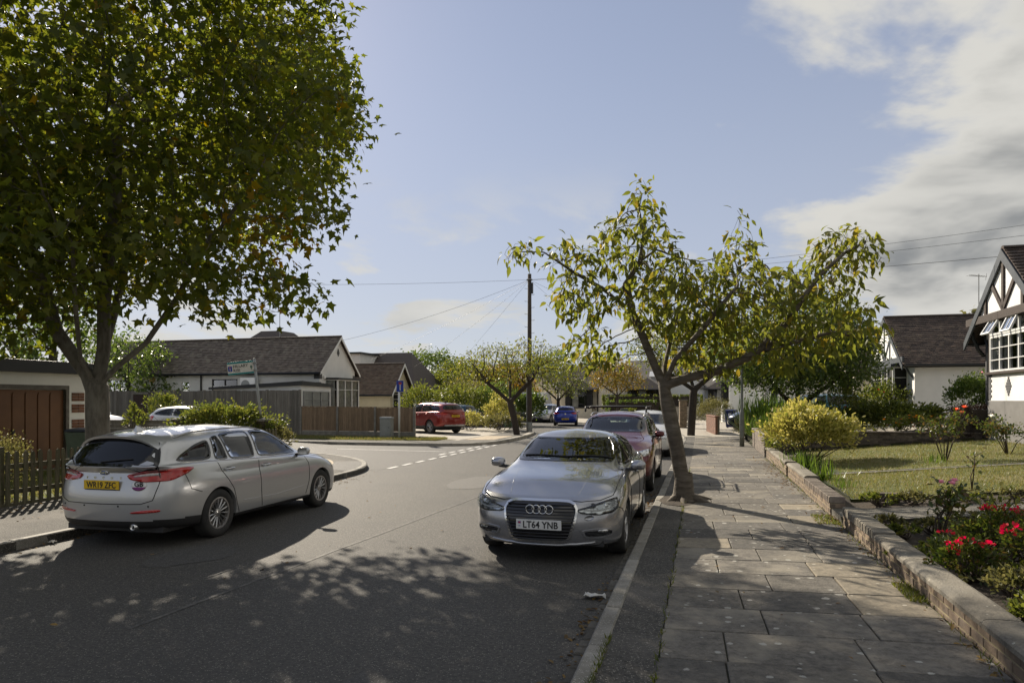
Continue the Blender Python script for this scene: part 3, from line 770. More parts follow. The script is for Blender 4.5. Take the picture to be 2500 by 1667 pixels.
    def wheel(self, x, sg, r, w=.215, rim=.21, style='multi', n=15, rmat=None, lod=1, yo=.012):
        y = sg*(self.hw-w/2-yo); rmat = rmat or M_ALLOY
        seg = 40 if lod else 24
        d = MB().lathe([(.0, .02), (rim*.62, .02), (rim*.62, -.02), (0, -.02)], seg, 'y')
        d.lathe([(rim-.01, .07), (rim-.012, -.08), (rim*.7, -.08)], seg, 'y')
        hub = obj('wheel', d, M_BRAKE, self.root, loc=(x, y, r), smooth=False)
        a = w/2; t = MB().lathe([(rim-.004, -a*.82), (rim+.012, -a*.9), (rim+.03, -a*.98), ((r+rim)/2, -a), (r-.035, -a*.97), (r-.010, -a*.86), (r, -a*.62),
                               (r, a*.62), (r-.010, a*.86), (r-.035, a*.97), ((r+rim)/2, a), (rim+.03, a*.98), (rim+.012, a*.9), (rim-.004, a*.82)], seg, 'y', closed=True)
        obj('tyre', t, M_TYRE, hub, smooth=True, fix=True)
        k = sg; R_ = MB(); f = a*.82*k
        R_.lathe([(rim+.004, f), (rim+.004, f+.008*k), (rim-.016, f+.008*k), (rim-.02, f-.012*k), (rim-.024, f-.10*k)], seg, 'y')
        R_.lathe([(0, f-.005*k), (.045, f-.008*k), (.062, f-.02*k), (.066, f-.05*k)], 20, 'y')
        def spoke(ang, w0, w1, yo0=-.018, yo1=-.006, skew=0):
            ca, sa = cos(ang), sin(ang); ca2, sa2 = cos(ang+skew), sin(ang+skew)
            r0, r1 = .05, rim-.012; vs = []
            for (rr, ww, yy, c_, s_) in ((r0, w0, f+yo0*k, ca, sa), ((r0+r1)/2, (w0+w1)/2, f+(yo0+yo1)/2*k+.004*k, (ca+ca2)/2, (sa+sa2)/2), (r1, w1, f+yo1*k, ca2, sa2)):
                for dd, dy in ((-ww/2, -.004*k), (0, .007*k), (ww/2, -.004*k), (ww/2, -.035*k), (-ww/2, -.035*k)):
                    vs.append((rr*c_-dd*s_, yy+dy, rr*s_+dd*c_))
            fs = []
            for q in range(2):
                for j in range(5): fs.append((q*5+j, q*5+(j+1) % 5, q*5+5+(j+1) % 5, q*5+5+j))
            R_.add(vs, fs)
        for i in range(n):
            A = 2*pi*i/n+.3
            if style == 'multi': spoke(A, .012, .030)
            elif style == 'twin': spoke(A-.13, .022, .026); spoke(A+.13, .022, .026)
            elif style == 'five': spoke(A, .05, .075)
            elif style == 'star': spoke(A, .03, .045); spoke(A+.28, .014, .018, skew=.25); spoke(A-.28, .014, .018, skew=-.25)
        for i in range(5):
            A = 2*pi*i/5; R_.lathe([(0, f-.008*k), (.009, f-.008*k), (.009, f-.03*k)], 8, 'y', (.052*cos(A), 0, .052*sin(A)))
        obj('rim', R_, rmat, hub, fix=True, auto=35)
        return hub
    def wheels(self, r, **kw):
        for x in (self.xa, self.xb):
            for sg in (1, -1): self.wheel(x, sg, r, **kw)
    def mirrors(self, x, z, mat, size=(.13, .20, .13)):
        for sg in (1, -1):
            n1, n2 = 12, 8; vs = []; fs = []; cx, cy, cz = x, sg*(self.hw+.06), z
            for i in range(n2+1):
                ph = pi*i/n2-pi/2
                for j in range(n1):
                    th = 2*pi*j/n1; sx = math.copysign(abs(cos(ph)*cos(th))**.7, cos(th)); sy = math.copysign(abs(sin(ph))**.75, sin(ph)); sz = math.copysign(abs(cos(ph)*sin(th))**.7, sin(th))
                    px = sx*size[0]*.55; px = max(px, -.035)
                    vs.append((cx+px, cy+sy*size[1]*.5, cz+sz*size[2]*.5))
            for i in range(n2):
                for j in range(n1): fs.append((i*n1+j, i*n1+(j+1) % n1, (i+1)*n1+(j+1) % n1, (i+1)*n1+j))
            m = MB().add(vs, fs); o = obj('wing_mirror', m, mat, self.root, smooth=True, fix=True)
            obj('mirror_stalk', MB().obox((cx+.03, sg*(self.hw-.10), cz-.06), (cx+.01, cy-sg*.02, cz-.05), .05, .04, (0,0,1)), M_PLASTIC, o)
            obj('mirror_glass', MB().obox((cx-.038, cy-sg*.075, cz), (cx-.038, cy+sg*.075, cz), .004, size[2]*.72), M_CHROME, o)
    def handles(self, xs, z, both=True, mat=None):
        for x in xs:
            zz = z if not hasattr(z, '__len__') else z[xs.index(x)]
            for sg in (1, -1):
                q = self.drop(Vector((x, sg*self.hw, zz)), Vector((0, sg, 0)), 0)
                self.patch('handle_recess', [(x-.075, q.y, zz-.028), (x+.075, q.y, zz-.028), (x+.075, q.y, zz+.028), (x-.075, q.y, zz+.028)], mat or self.paint, off=.002, res=.03)
                h = MB().tube([(x-.105, q.y+sg*.008, zz+.004), (x-.08, q.y+sg*.03, zz+.006), (x+.08, q.y+sg*.03, zz+.008), (x+.105, q.y+sg*.008, zz+.006)], .013, 8)
                obj('door_handle', h, mat or self.paint, self.root, smooth=True)
    def plate(self, txt, x, z, front, ymat, tilt=0, uk=False, y=0, sub=None):
        nx = 1 if front else -1
        q = self.drop(Vector((x, y, z)), Vector((nx, 0, 0)), .026 if front else .012)
        pl = chamfer_mesh('number_plate', .52, .111, .012, .003, ymat)
        rot = Matrix.Rotation(pi/2*nx, 3, 'Z') @ Matrix.Rotation(pi/2-tilt, 3, 'X')
        o = obj('number_plate', pl, parent=self.root, loc=q, rot=rot.to_euler())
        dx = .022 if uk else 0
        me = text_mesh(txt, .098, M_INK, .0008, .0022, 1.02)
        xs = [v.co.x for v in me.vertices]; ysv = [v.co.y for v in me.vertices]; wd = max(xs)-min(xs); hd = max(ysv)-min(ysv)
        tw = .40 if uk else .435
        for v in me.vertices: v.co.x = (v.co.x-(max(xs)+min(xs))/2)*tw/wd+dx; v.co.y = (v.co.y-(max(ysv)+min(ysv))/2)*.079/hd; v.co.z += .0072
        obj('registration_text', me, parent=o)
        if uk:
            f = MB().cbox((-.222, .02, .0066), (.034, .024, .001)); obj('plate_flag', f, M_BLUEINK, o)
            f = MB().cbox((-.222, .02, .0076), (.034, .007, .001)).cbox((-.222, .02, .0076), (.008, .024, .001)); obj('plate_flag_cross', f, M_REDINK, o)
            me = text_mesh('UK', .022, M_BLUEINK, .0006)
            for v in me.vertices: v.co.x -= .222; v.co.y -= .018; v.co.z += .0072
            obj('plate_country_code', me, parent=o)
        return o
def pip(x, y, P):
    r = False; n = len(P); j = n-1
    for i in range(n):
        a, b = P[i], P[j]
        if (a.y > y) != (b.y > y) and x < (b.x-a.x)*(y-a.y)/(b.y-a.y)+a.x: r = not r
        j = i
    return r
def Ryaw(deg_left_of_view):       # heading angle for a car whose nose points that many degrees left of +Y
    return R(90+deg_left_of_view)
# ================================================================== walls, fences, street furniture
M_BRICK = pm('brick_buff', (.27,.20,.135), .9, c2=(.19,.14,.098), scale=9, c3=(.13,.10,.075), scale3=5, lo3=.42, hi3=.62, rnd=.25, bump=.004, bscale=60)
M_BRICKR = pm('brick_red', (.22,.105,.065), .9, c2=(.15,.075,.05), scale=9, rnd=.25, bump=.004, bscale=60)
M_BRICKD = pm('brick_weathered', (.10,.078,.06), .92, c2=(.055,.045,.036), scale=8, c3=(.16,.13,.10), scale3=4, rnd=.28, bump=.006, bscale=50)
M_BRICKW = pm('brick_lichen', (.25,.215,.175), .92, c2=(.15,.12,.10), scale=8, rnd=.22, bump=.006, bscale=50)
M_MORTAR = pm('mortar', (.33,.275,.155), .95, c2=(.24,.205,.13), scale=12, bump=.004, bscale=80)
M_MORTARD = pm('mortar_dark', (.14,.12,.09), .95, c2=(.09,.08,.06), scale=12)
M_COPING = pm('coping_stone', (.20,.178,.14), .88, c2=(.105,.095,.075), scale=12, detail=10, lo=.4, hi=.63, c3=(.29,.265,.215), scale3=1.5, rnd=.12, bump=.01, bscale=50, speck=(14,(.40,.38,.32),.09))
BR = {}
def brick_mesh(mat):
    k = mat.name
    if k not in BR: BR[k] = (chamfer_mesh('brick', .1025, .215, .065, .005, mat), chamfer_mesh('brick', .215, .1025, .065, .005, mat), chamfer_mesh('brick', .225, .068, .105, .012, mat))
    return BR[k]
def brick_run(root, x0, y0, y1, z0, courses, mat, seed, face=-1, limit=10**9, mort=M_MORTAR, thick=.215):
    """stretcher courses along local y with the face at x0 (face -1 looks to -x)"""
    r = random.Random(seed); m = brick_mesh(mat)[0]; L_ = y1-y0
    xi = x0-face*.006; xo = x0-face*(thick-.006)
    obj('mortar_core', MB().box(min(xi, xo), max(xi, xo), y0+.006, y1-.006, z0-.12, z0+courses*.075-.004), mort, root)
    cnt = 0
    for c in range(courses):
        y = y0-(.1125 if c % 2 else 0)
        while y < y1-.02:
            a = max(y, y0); b = min(y+.215, y1)
            if b-a > .03 and cnt < limit:
                o = obj('brick', m, parent=root, loc=(x0-face*(.051)+r.uniform(-.0025,.0025), (a+b)/2, z0+c*.075+.0325)); o.scale = (1, (b-a)/.215, 1)
                o.rotation_euler = (0, 0, r.uniform(-.012,.012)); cnt += 1
            y += .225
    return z0+courses*.075
def end_bricks(root, x0, y, z0, courses, mat, seed):
    r = random.Random(seed)
    for c in range(courses):
        o = obj('brick', brick_mesh(mat)[1], parent=root, loc=(x0+.1075, y+r.uniform(-.002,.002), z0+c*.075+.0325)); o.scale = (.985, .4, 1)
def coping(root, x0, y0, y1, z, mat, w=.27, h=.06, length=.92, seed=1, over=.03):
    r = random.Random(seed); y = y0
    while y < y1-.05:
        b = min(y+length*r.uniform(.9,1.05), y1)
        if y1-b < .25: b = y1
        me = MB()
        prof = [(-over,0),(-over,h*.55),(-over+.02,h*.85),(-over+.05,h),(w-over-.05,h),(w-over-.02,h*.85),(w-over,h*.55),(w-over,0)]
        n = len(prof); V = [(x0+px, y+.004, z+pz_) for px, pz_ in prof]+[(x0+px, b-.004, z+pz_) for px, pz_ in prof]
        me.add(V, [(i, (i+1) % n, n+(i+1) % n, n+i) for i in range(n)]+[tuple(range(n-1,-1,-1)), tuple(range(n, 2*n))])
        o = obj('coping_stone', me, mat, root, fix=True); o.location.z += r.uniform(-.003,.003)
        y = b
def edge_coping(root, x0, y0, y1, z, mat, seed=1):
    r = random.Random(seed); y = y0; m = brick_mesh(mat)[2]
    while y < y1-.03:
        o = obj('coping_brick', m, parent=root, loc=(x0+.105+r.uniform(-.004,.004), y+.037, z+.053+r.uniform(-.003,.003))); o.rotation_euler = (0, 0, r.uniform(-.015,.015)); y += .0775
WT = 2.70
zb = pz(2.70)-.06
def garden_walls():
    w = thing('garden_wall', 'low buff brick wall with concrete coping beside the red flower bed, nearest the camera', 'wall', S(WT, 0, zb), RZ)
    z = brick_run(w, 0, 1.6, 10.05, 0, 3, M_BRICK, 1); coping(w, 0, 1.6, 8.25, z, M_COPING, seed=2); edge_coping(w, -.01, 8.27, 10.05, z-.02, M_COPING, 3); end_bricks(w, 0, 10.03, 0, 3, M_BRICK, 4)
    w = thing('garden_wall', 'low brick wall capped with bricks on edge, just past the garden path gap', 'wall', S(WT, 11.02, zb), RZ)
    z = brick_run(w, 0, 0, 2.55, 0, 3, M_BRICK, 5); edge_coping(w, -.01, 0, 2.55, z-.01, M_BRICKW, 6); end_bricks(w, 0, .02, 0, 3, M_BRICK, 7)
    w = thing('garden_wall', 'low brick wall with smooth coping in front of the strappy green plant', 'wall', S(WT+.02, 13.60, zb), RZ)
    z = brick_run(w, 0, 0, 2.7, 0, 4, M_BRICK, 8); coping(w, 0, 0, 2.7, z, M_COPING, seed=9); end_bricks(w, 0, .02, 0, 4, M_BRICK, 10)
    w = thing('garden_wall', 'low brick wall with worn coping below the yellow shrub', 'wall', S(WT+.02, 16.65, zb), RZ)
    z = brick_run(w, 0, 0, 4.9, 0, 4, M_BRICK, 11); coping(w, 0, 0, 4.9, z, M_COPING, seed=12); end_bricks(w, 0, .02, 0, 4, M_BRICK, 13)
    w = thing('garden_wall', 'taller weathered brick wall by the foot of the lamp post', 'wall', S(WT, 22.0, zb), RZ)
    brick_run(w, 0, 0, 5.0, 0, 9, M_BRICKW, 14, limit=260, mort=M_MORTARD); coping(w, 0, 0, 5.0, .675, M_COPING, h=.05, length=.6, seed=15)
    # dark boundary wall running back from the street
    w = thing('boundary_wall', 'dark weathered brick wall dividing the two front lawns behind the yellow shrub', 'wall', S(WT+.22, 22.1, .30), RZ-pi/2)
    # local y now runs to +t
    brick_run(w, 0, 0, 6.6, 0, 8, M_BRICKD, 16, face=1, limit=280, mort=M_MORTARD); coping(w, -.215, 0, 6.6, .60, M_BRICKD, h=.045, length=.45, seed=17)
    w.rotation_euler[2] = RZ-pi/2
    # low block at the lawn corner
    tag(obj('edging_block', chamfer_mesh('edging_block', .36, .16, .13, .012, M_BRICKD), loc=S(3.62, 11.75, gz(3.6)+.075), rot=RZ+.05), 'dark loose edging block at the near corner of the lawn', 'block')
    # low wall piece at the far end of the pavement
    w = thing('garden_wall', 'short red brick wall with a lit end pier at the far end of the pavement', 'wall', S(1.55, 36.3, .10), RZ+.10)
    brick_run(w, 0, 0, 4.2, 0, 12, M_BRICKR, 18, limit=250, mort=M_MORTARD); coping(w, 0, 0, 4.2, .90, M_BRICKR, h=.05, length=.45, seed=19)
    w2 = thing('gate_pier', 'tall yellow brick gate pier beside the second street tree', 'pier', S(-.45, 44.4, .10), RZ+.15)
    for k in range(4):
        pass
    obj('mortar_core', MB().box(.006,.434,.006,.434,-.1,1.78), M_MORTAR, w2)
    r = random.Random(4); m0, m1, _ = brick_mesh(M_BRICK)
    for c in range(23):
        for (x, y, m) in ((.1075,.051,m1),(.3275,.051,m1),(.051,.20,m0),(.051,.38,m0)) if c % 2 else ((.0525,.1075,m0),(.0525,.3275,m0),(.20,.051,m1),(.38,.051,m1)):
            o = obj('brick', m, parent=w2, loc=(x, y, c*.075+.0325)); o.scale = (.98,.98,1)
    obj('pier_cap', MB().box(-.04,.48,-.04,.48,1.73,1.80), M_COPING, w2, bevel=.015)
garden_walls()

M_WOODG = pm('fence_wood_grey', (.20,.185,.16), .9, c2=(.125,.115,.10), scale=3, stretch=(12,12,1.2), rnd=.22, bump=.004, bscale=30)
M_WOODB = pm('fence_wood_brown', (.27,.19,.12), .9, c2=(.18,.125,.08), scale=3, stretch=(12,12,1.2), rnd=.20, bump=.004, bscale=30)
M_WOODP = pm('picket_wood', (.16,.138,.088), .92, c2=(.09,.082,.052), scale=4, stretch=(9,9,1.2), c3=(.075,.085,.04), scale3=3, rnd=.2, bump=.005, bscale=30)
M_GATE = pm('gate_wood', (.060,.036,.028), .85, c2=(.035,.022,.018), scale=4, stretch=(8,8,1), bump=.004, bscale=30)
M_CPOST = pm('concrete_post', (.25,.235,.205), .9, c2=(.17,.16,.14), scale=6, bump=.004, bscale=60)
def close_board(name, label, t0, t1, s, z0, h, mat, nb, gravel=True, skip=None, panel=1.95, seed=1, postmat=M_CPOST):
    """close-board fence running along t; local x = t"""
    r = random.Random(seed); f = thing(name, label, 'fence', S(t0, s, z0), RZ); L_ = t1-t0
    bw = panel/nb; me = MB().add([(-bw/2,-.008,0),(bw/2,-.018,0),(bw/2,.004,0),(-bw/2,.004,0),(-bw/2,-.008,1),(bw/2,-.018,1),(bw/2,.004,1),(-bw/2,.004,1)], [(0,3,2,1),(4,5,6,7),(0,1,5,4),(1,2,6,5),(2,3,7,6),(3,0,4,7)]).mesh('board', mat)
    n = max(1, round(L_/panel)); panel = L_/n
    for i in range(n+1):
        x = i*panel
        if skip and skip[0]-.05 < x < skip[1]+.05: continue
        obj('post', MB().box(x-.05, x+.05, -.06, .05, -.2, h+.03), postmat, f, bevel=.006)
    g = .28 if gravel else 0.0
    for i in range(n):
        x0 = i*panel+.05; x1 = (i+1)*panel-.05
        if gravel: obj('gravel_board', MB().box(x0, x1, -.03, .02, -.05, g-.01), M_CPOST, f)
        dh = r.uniform(-.02,.02)
        for z in (g+.2, h-.3):
            for a, b in ([(x0, x1)] if not skip or x1 < skip[0] or x0 > skip[1] else [(x0, max(x0, skip[0])), (min(x1, skip[1]), x1)]):
                if b-a > .05: obj('rail', MB().box(a, b, .01, .05, z, z+.07), mat, f)
        k = int((x1-x0)/bw+.5); w = (x1-x0)/k
        for j in range(k):
            x = x0+w*(j+.5)
            if skip and skip[0] < x < skip[1]: continue
            o = obj('board', me, parent=f, loc=(x, -.012+r.uniform(-.003,.003), g)); o.scale = (w/bw*1.04, 1, h-g+dh+r.uniform(-.015,.01)); o.rotation_euler = (0, r.uniform(-.004,.004), 0)
        if not skip: obj('capping_rail', MB().box(x0, x1, -.035, .02, h+dh+.005, h+dh+.03), mat, f)
    return f
close_board('close_board_fence', 'low brown close-board fence with concrete posts behind the grass verge', -18.05, -12.05, 29.5, .10, 1.42, M_WOODB, 17, seed=2)
close_board('close_board_fence', 'tall weathered grey close-board fence in front of the white bungalow', -33.0, -18.15, 29.55, .15, 2.20, M_WOODG, 15, gravel=False, skip=(4.85, 5.85), seed=3, postmat=M_WOODG)
gt = thing('garden_gate', 'dark brown boarded gate set in the tall grey fence', 'gate', S(-28.12, 29.5, .15), RZ)
for k in range(8): obj('board', MB().box(k*.12+.003, k*.12+.117, -.02, .005, .05, 2.0), M_GATE, gt, bevel=.003)
for z in (.35, 1.0, 1.7): obj('ledge', MB().box(.02, .94, .005, .04, z, z+.1), M_GATE, gt)
obj('latch', MB().box(.82,.9,-.04,-.02,1.0,1.05), M_PLASTIC, gt); obj('frame', MB().box(-.09,-.0,-.05,.05,-.1,2.12).box(.965,1.05,-.05,.05,-.1,2.12).box(-.09,1.05,-.05,.05,2.02,2.13), M_WOODG, gt)

# picket fence at the left edge
def pickets():
    f = thing('picket_fence', 'low mossy wooden picket fence along the left pavement behind the estate car', 'fence', S(-10.12, 6.6, .108), RZ)
    base = MB(); w = .037; pr = [(-w,0),(w,0),(w,.86),(w*.86,.90),(w*.5,.925),(0,.935),(-w*.5,.925),(-w*.86,.90),(-w,.86)]
    n = len(pr); base.add([(-.01,a,b) for a,b in pr]+[(.012,a,b) for a,b in pr], [tuple(range(n-1,-1,-1)), tuple(range(n,2*n))]+[(i,(i+1)%n,n+(i+1)%n,n+i) for i in range(n)])
    me = fixn(base.mesh('picket', M_WOODP)); r = random.Random(8)
    y = 0.0; k = 0
    while y < 9.4:
        gate = 4.55 < y < 4.75
        if k % 13 == 0 or gate: obj('post', MB().box(-.10,-.02,y-.045,y+.045,-.2,.98 if not gate else 1.02), M_WOODP, f, bevel=.01)
        dz = -.07 if y < 4.5 else 0.02
        o = obj('picket', me, parent=f, loc=(.012, y+.07, .03+dz+r.uniform(-.012,.012))); o.rotation_euler = (r.uniform(-.02,.02), r.uniform(-.02,.02), 0)
        y += .147; k += 1
    for z in (.24, .66):
        obj('rail', MB().box(-.045,.0,0,4.6,z-.05,z+.03), M_WOODP, f); obj('rail', MB().box(-.045,.0,4.75,9.5,z+.02,z+.1), M_WOODP, f)
    obj('gravel_board', MB().box(-.03,.02,0,9.5,-.02,.05), M_WOODP, f)
pickets()

# low plank fence and brick wall with piers at the corner property
f = thing('plank_fence', 'low grey plank fence right of the maple trunk, before the parked white cars', 'fence', S(-19.7, 19.4, .11), RZ)
for k in range(7): obj('plank', MB().box(0, 3.15, -.012+.004*(k % 2), .012, k*.152, k*.152+.146), M_WOODG, f)
for x in (.02, 1.55, 3.1): obj('post', MB().box(x-.05, x+.05, .012, .11, -.2, 1.12), M_WOODG, f)
w = thing('garden_wall', 'dark brick wall with capped piers half hidden under the ivy hedge', 'wall', S(-16.4, 19.3, .11), RZ-pi/2)
brick_run(w, 0, 0, 3.2, 0, 10, M_BRICKD, 41, face=1, mort=M_MORTARD)
for y in (-.05, 3.2):
    obj('pier', MB().box(-.36, .03, y, y+.36, -.1, 1.06), M_BRICKD, w); obj('pier_cap', MB().add([(-.40,y-.04,1.06),(.07,y-.04,1.06),(.07,y+.40,1.06),(-.40,y+.40,1.06),(-.40,y-.04,1.11),(.07,y-.04,1.11),(.07,y+.40,1.11),(-.40,y+.40,1.11),(-.165,y+.18,1.17)], [(0,3,2,1),(0,1,5,4),(1,2,6,5),(2,3,7,6),(3,0,4,7),(4,5,8),(5,6,8),(6,7,8),(7,4,8)]), M_CPOST, w)

M_GALV = pm('galvanised_steel', (.36,.37,.36), .5, c2=(.27,.28,.275), scale=5, metal=.5)
M_GREYP = pm('grey_paint', (.30,.31,.30), .5, c2=(.24,.25,.24), scale=3)
M_LAMPP = pm('lamp_post_paint', (.20,.215,.19), .5, c2=(.14,.15,.135), scale=4)
M_POLE = pm('pole_wood', (.085,.068,.052), .9, c2=(.05,.042,.034), scale=4, stretch=(10,10,.6), bump=.006, bscale=20)
M_WIRE = pm('wire', (.02,.02,.02), .6)
M_TEAL = pm('sign_teal', (.0,.20,.23), .4)
M_SIGNW = pm('sign_white', (.62,.62,.60), .45, c2=(.52,.52,.49), scale=6)
M_SIGNB = pm('sign_blue', (.006,.035,.30), .35)
M_SIGNR = pm('sign_red', (.35,.02,.02), .4)
M_GRNB = pm('bin_green', (.012,.055,.03), .5, c2=(.02,.07,.04), scale=3)
M_BLKB = pm('bin_black', (.015,.016,.017), .45)
M_BLUB = pm('bin_blue', (.008,.018,.11), .45)
# lamp post
q = S(2.30, 26.45, pz(2.3)-.02)
lp = thing('lamp_post', 'slim grey green lamp post at the pavement edge by the brick wall', 'lamp post', q, RZ)
obj('base_column', MB().lathe([(.0,0),(.085,0),(.085,1.18),(.083,1.24),(.07,1.32),(.052,1.38),(.05,1.40)], 20), M_LAMPP, lp, smooth=True)
obj('shaft', MB().lathe([(.048,1.38),(.036,5.35),(.03,5.37),(0,5.37)], 16), M_LAMPP, lp, smooth=True)
obj('access_door', MB().box(-.045,.045,-.092,-.07,.35,.9), M_LAMPP, lp, bevel=.006)
obj('lantern', MB().add([(-.10,-.06,5.33),(.10,-.06,5.33),(.10,-.55,5.38),(-.10,-.55,5.38),(-.09,-.06,5.42),(.09,-.06,5.42),(.07,-.53,5.43),(-.07,-.53,5.43)], [(0,3,2,1),(4,5,6,7),(0,1,5,4),(1,2,6,5),(2,3,7,6),(3,0,4,7)]), M_GREYP, lp, bevel=.012)
# telegraph pole and its wires
TP = S(-8.46, 37.3, .10)
tp = thing('telegraph_pole', 'tall brown wooden telegraph pole with climbing steps up the left pavement', 'pole', TP, RZ)
obj('shaft', MB().lathe([(0,0),(.15,0),(.145,.6),(.13,3),(.105,8.85),(.0,8.87)], 14), M_POLE, tp, smooth=True)
obj('base_sleeve', MB().lathe([(.165,-.02),(.165,.5),(.15,.52)], 14), M_GALV, tp)
k = 0; z = 3.0
while z < 8.2:
    sg = 1 if k % 2 else -1; obj('step_iron', MB().tube([(sg*.10,0,z),(sg*.27,0,z),(sg*.27,0,z+.05)], .012, 5), M_GALV, tp); z += .36; k += 1
obj('terminal_box', MB().box(.06,.20,-.09,.09,7.75,8.35), M_BLKB, tp, bevel=.015)
obj('ring_head', MB().lathe([(.13,8.5),(.19,8.52),(.19,8.55),(.13,8.57)], 16), M_GALV, tp)
obj('cable_duct', MB().tube([(-.14,-.06,0),(-.145,-.05,4.0)], .03, 6), M_GALV, tp)
TOP = TP+Vector((0,0,8.53))
def D(x, y, Y): return Vector(((x-1176)/1568*Y, Y, EYE-(y-919)/1568*Y))
def wire(label, end, sag):
    a = TOP; b = Vector(end); pts = [a.lerp(b, i/16)-Vector((0,0,sag*4*(i/16)*(1-i/16))) for i in range(17)]
    tag(obj('overhead_wire', MB().tube(pts, .0065, 4), M_WIRE), label, 'wire', 'overhead wires from the telegraph pole')
wire('topmost nearly level wire running left from the telegraph pole', D(-120,632,31), .35)
wire('wire from the telegraph pole down to the white bungalow gable', D(781,783,39), .25)
wire('wire from the telegraph pole to the cream bungalow roof', D(850,826,50), .2)
wire('wire from the telegraph pole to the third bungalow on the left', D(952,842,56), .2)
wire('steepest wire dropping left from the telegraph pole', D(1003,890,66), .15)
wire('highest of the wires running right into the clouds', D(2560,486,25), .3)
wire('middle of the wires running right into the clouds', D(2560,514,23), .3)
wire('lowest right-hand wire ending at the half-timbered gable', S(9.0,21.0,5.7), .3)
wire('wire falling right from the telegraph pole behind the cherry tree', D(1500,760,58), .2)
wire('shortest right-hand wire toward the far white houses', D(1420,800,66), .2)
# street name sign, leaning
sg_ = thing('street_sign', 'leaning street name sign reading HILLARY RISE on a grey post', 'sign', (-8.15,22.5,.11), R(4)); sg_.rotation_euler = (0, R(-6.2), R(5))
obj('post', MB().lathe([(.0,0),(.042,0),(.042,3.12),(0,3.13)], 14), M_GALV, sg_, smooth=True)
pl_ = obj('sign_plate', MB().box(-.88,-.045,-.012,.004,2.66,3.08), M_SIGNW, sg_, bevel=.003)
obj('sign_band', MB().box(-.878,-.047,-.016,-.011,3.022,3.076).box(-.878,-.047,-.016,-.011,2.664,2.715), M_TEAL, pl_)
for txt, z in (('HILLARY', 2.93), ('RISE', 2.79)):
    me = text_mesh(txt, .135, M_INK, .001, .002, 1.0, 'LEFT')
    for v in me.vertices: v.co = Vector((v.co.x*.92-.70, -.0135-v.co.z, v.co.y+z))
    obj('sign_lettering', me, parent=pl_)
obj('no_through_road_symbol', MB().box(-.86,-.735,-.016,-.0115,2.78,2.945), M_SIGNB, pl_)
obj('symbol_stem', MB().box(-.808,-.788,-.019,-.0155,2.80,2.895), M_SIGNW, pl_); obj('symbol_bar', MB().box(-.825,-.771,-.019,-.0155,2.897,2.922), M_SIGNR, pl_)
cr_ = MB()
for a in range(7): cr_.tube([(-.12,-.0145,2.84),(-.12+.035*cos(a*pi/6),-.0145,2.86+.06*sin(a*pi/6))], .008, 4)
cr_.tube([(-.12,-.0145,2.79),(-.12,-.0145,2.86)], .01, 4); obj('council_crest', cr_, pm('crest_green', (.06,.16,.13), .5), pl_)
obj('clip', MB().box(-.06,.05,-.05,.05,2.74,2.77).box(-.06,.05,-.05,.05,2.97,3.0), M_GALV, sg_)
# blue sign on a white post by the fence
bs = thing('blue_road_sign', 'narrow blue road sign on a white post in the grass verge', 'sign', S(-12.15, 28.05, .11), RZ+R(62))
obj('post', MB().lathe([(.0,0),(.045,0),(.045,2.62),(0,2.63)], 12), pm('post_white', (.60,.61,.60), .5), bs, smooth=True)
pp = obj('sign_plate', MB().box(-.19,.19,-.062,-.05,2.12,2.62), M_SIGNB, bs, bevel=.004)
obj('symbol_stem', MB().box(-.025,.025,-.067,-.0615,2.18,2.45), M_SIGNW, pp); obj('symbol_bar', MB().box(-.08,.08,-.067,-.0615,2.455,2.54), M_SIGNR, pp)
# utility cabinet
cb = thing('utility_cabinet', 'plain grey telecom cabinet standing before the brown fence', 'cabinet', S(-13.15, 28.85, .10), RZ)
obj('plinth', MB().box(-.30,.30,-.17,.17,-.05,.08), M_CONC, cb); obj('casing', MB().box(-.28,.28,-.15,.15,.08,.92), M_GREYP, cb, bevel=.01)
obj('door', MB().box(-.25,.25,-.165,-.149,.12,.88), M_GREYP, cb, bevel=.004); obj('lid', MB().add([(-.31,-.18,.92),(.31,-.18,.92),(.31,.18,.92),(-.31,.18,.92),(-.27,-.14,.99),(.27,-.14,.99),(.27,.14,.99),(-.27,.14,.99)], [(0,3,2,1),(4,5,6,7),(0,1,5,4),(1,2,6,5),(2,3,7,6),(3,0,4,7)]), M_GREYP, cb)
obj('lock', MB().lathe([(0,-.02),(.02,-.018),(.02,0)], 10, 'y', (.19,-.16,.5)), M_BLKB, cb)
def wheelie(label, loc, rz, m, lid, sticker=True):
    b = thing('wheelie_bin', label, 'bin', loc, rz, 'wheelie bins')
    obj('body', MB().add([(-.22,-.22,.06),(.22,-.22,.06),(.22,.24,.06),(-.22,.24,.06),(-.29,-.30,.98),(.29,-.30,.98),(.29,.30,.98),(-.29,.30,.98)], [(0,3,2,1),(4,5,6,7),(0,1,5,4),(1,2,6,5),(2,3,7,6),(3,0,4,7)]), m, b, bevel=.02)
    obj('lid', MB().add([(-.31,-.33,.99),(.31,-.33,.99),(.31,.34,.99),(-.31,.34,.99),(-.27,-.28,1.05),(.27,-.28,1.05),(.29,.34,1.07),(-.29,.34,1.07)], [(0,3,2,1),(4,5,6,7),(0,1,5,4),(1,2,6,5),(2,3,7,6),(3,0,4,7)]), lid, b, bevel=.012)
    obj('handle', MB().tube([(-.26,.34,1.0),(-.26,.40,1.0),(.26,.40,1.0),(.26,.34,1.0)], .018, 6), lid, b)
    for x in (-.25,.25): obj('wheel', MB().lathe([(0,-.03),(.1,-.03),(.1,.03),(0,.03)], 16, 'x', (x,.25,.1)), M_BLKB, b)
    if sticker: obj('sticker', MB().box(-.08,.08,-.293,-.282,.62,.86), M_WHITEP, b)
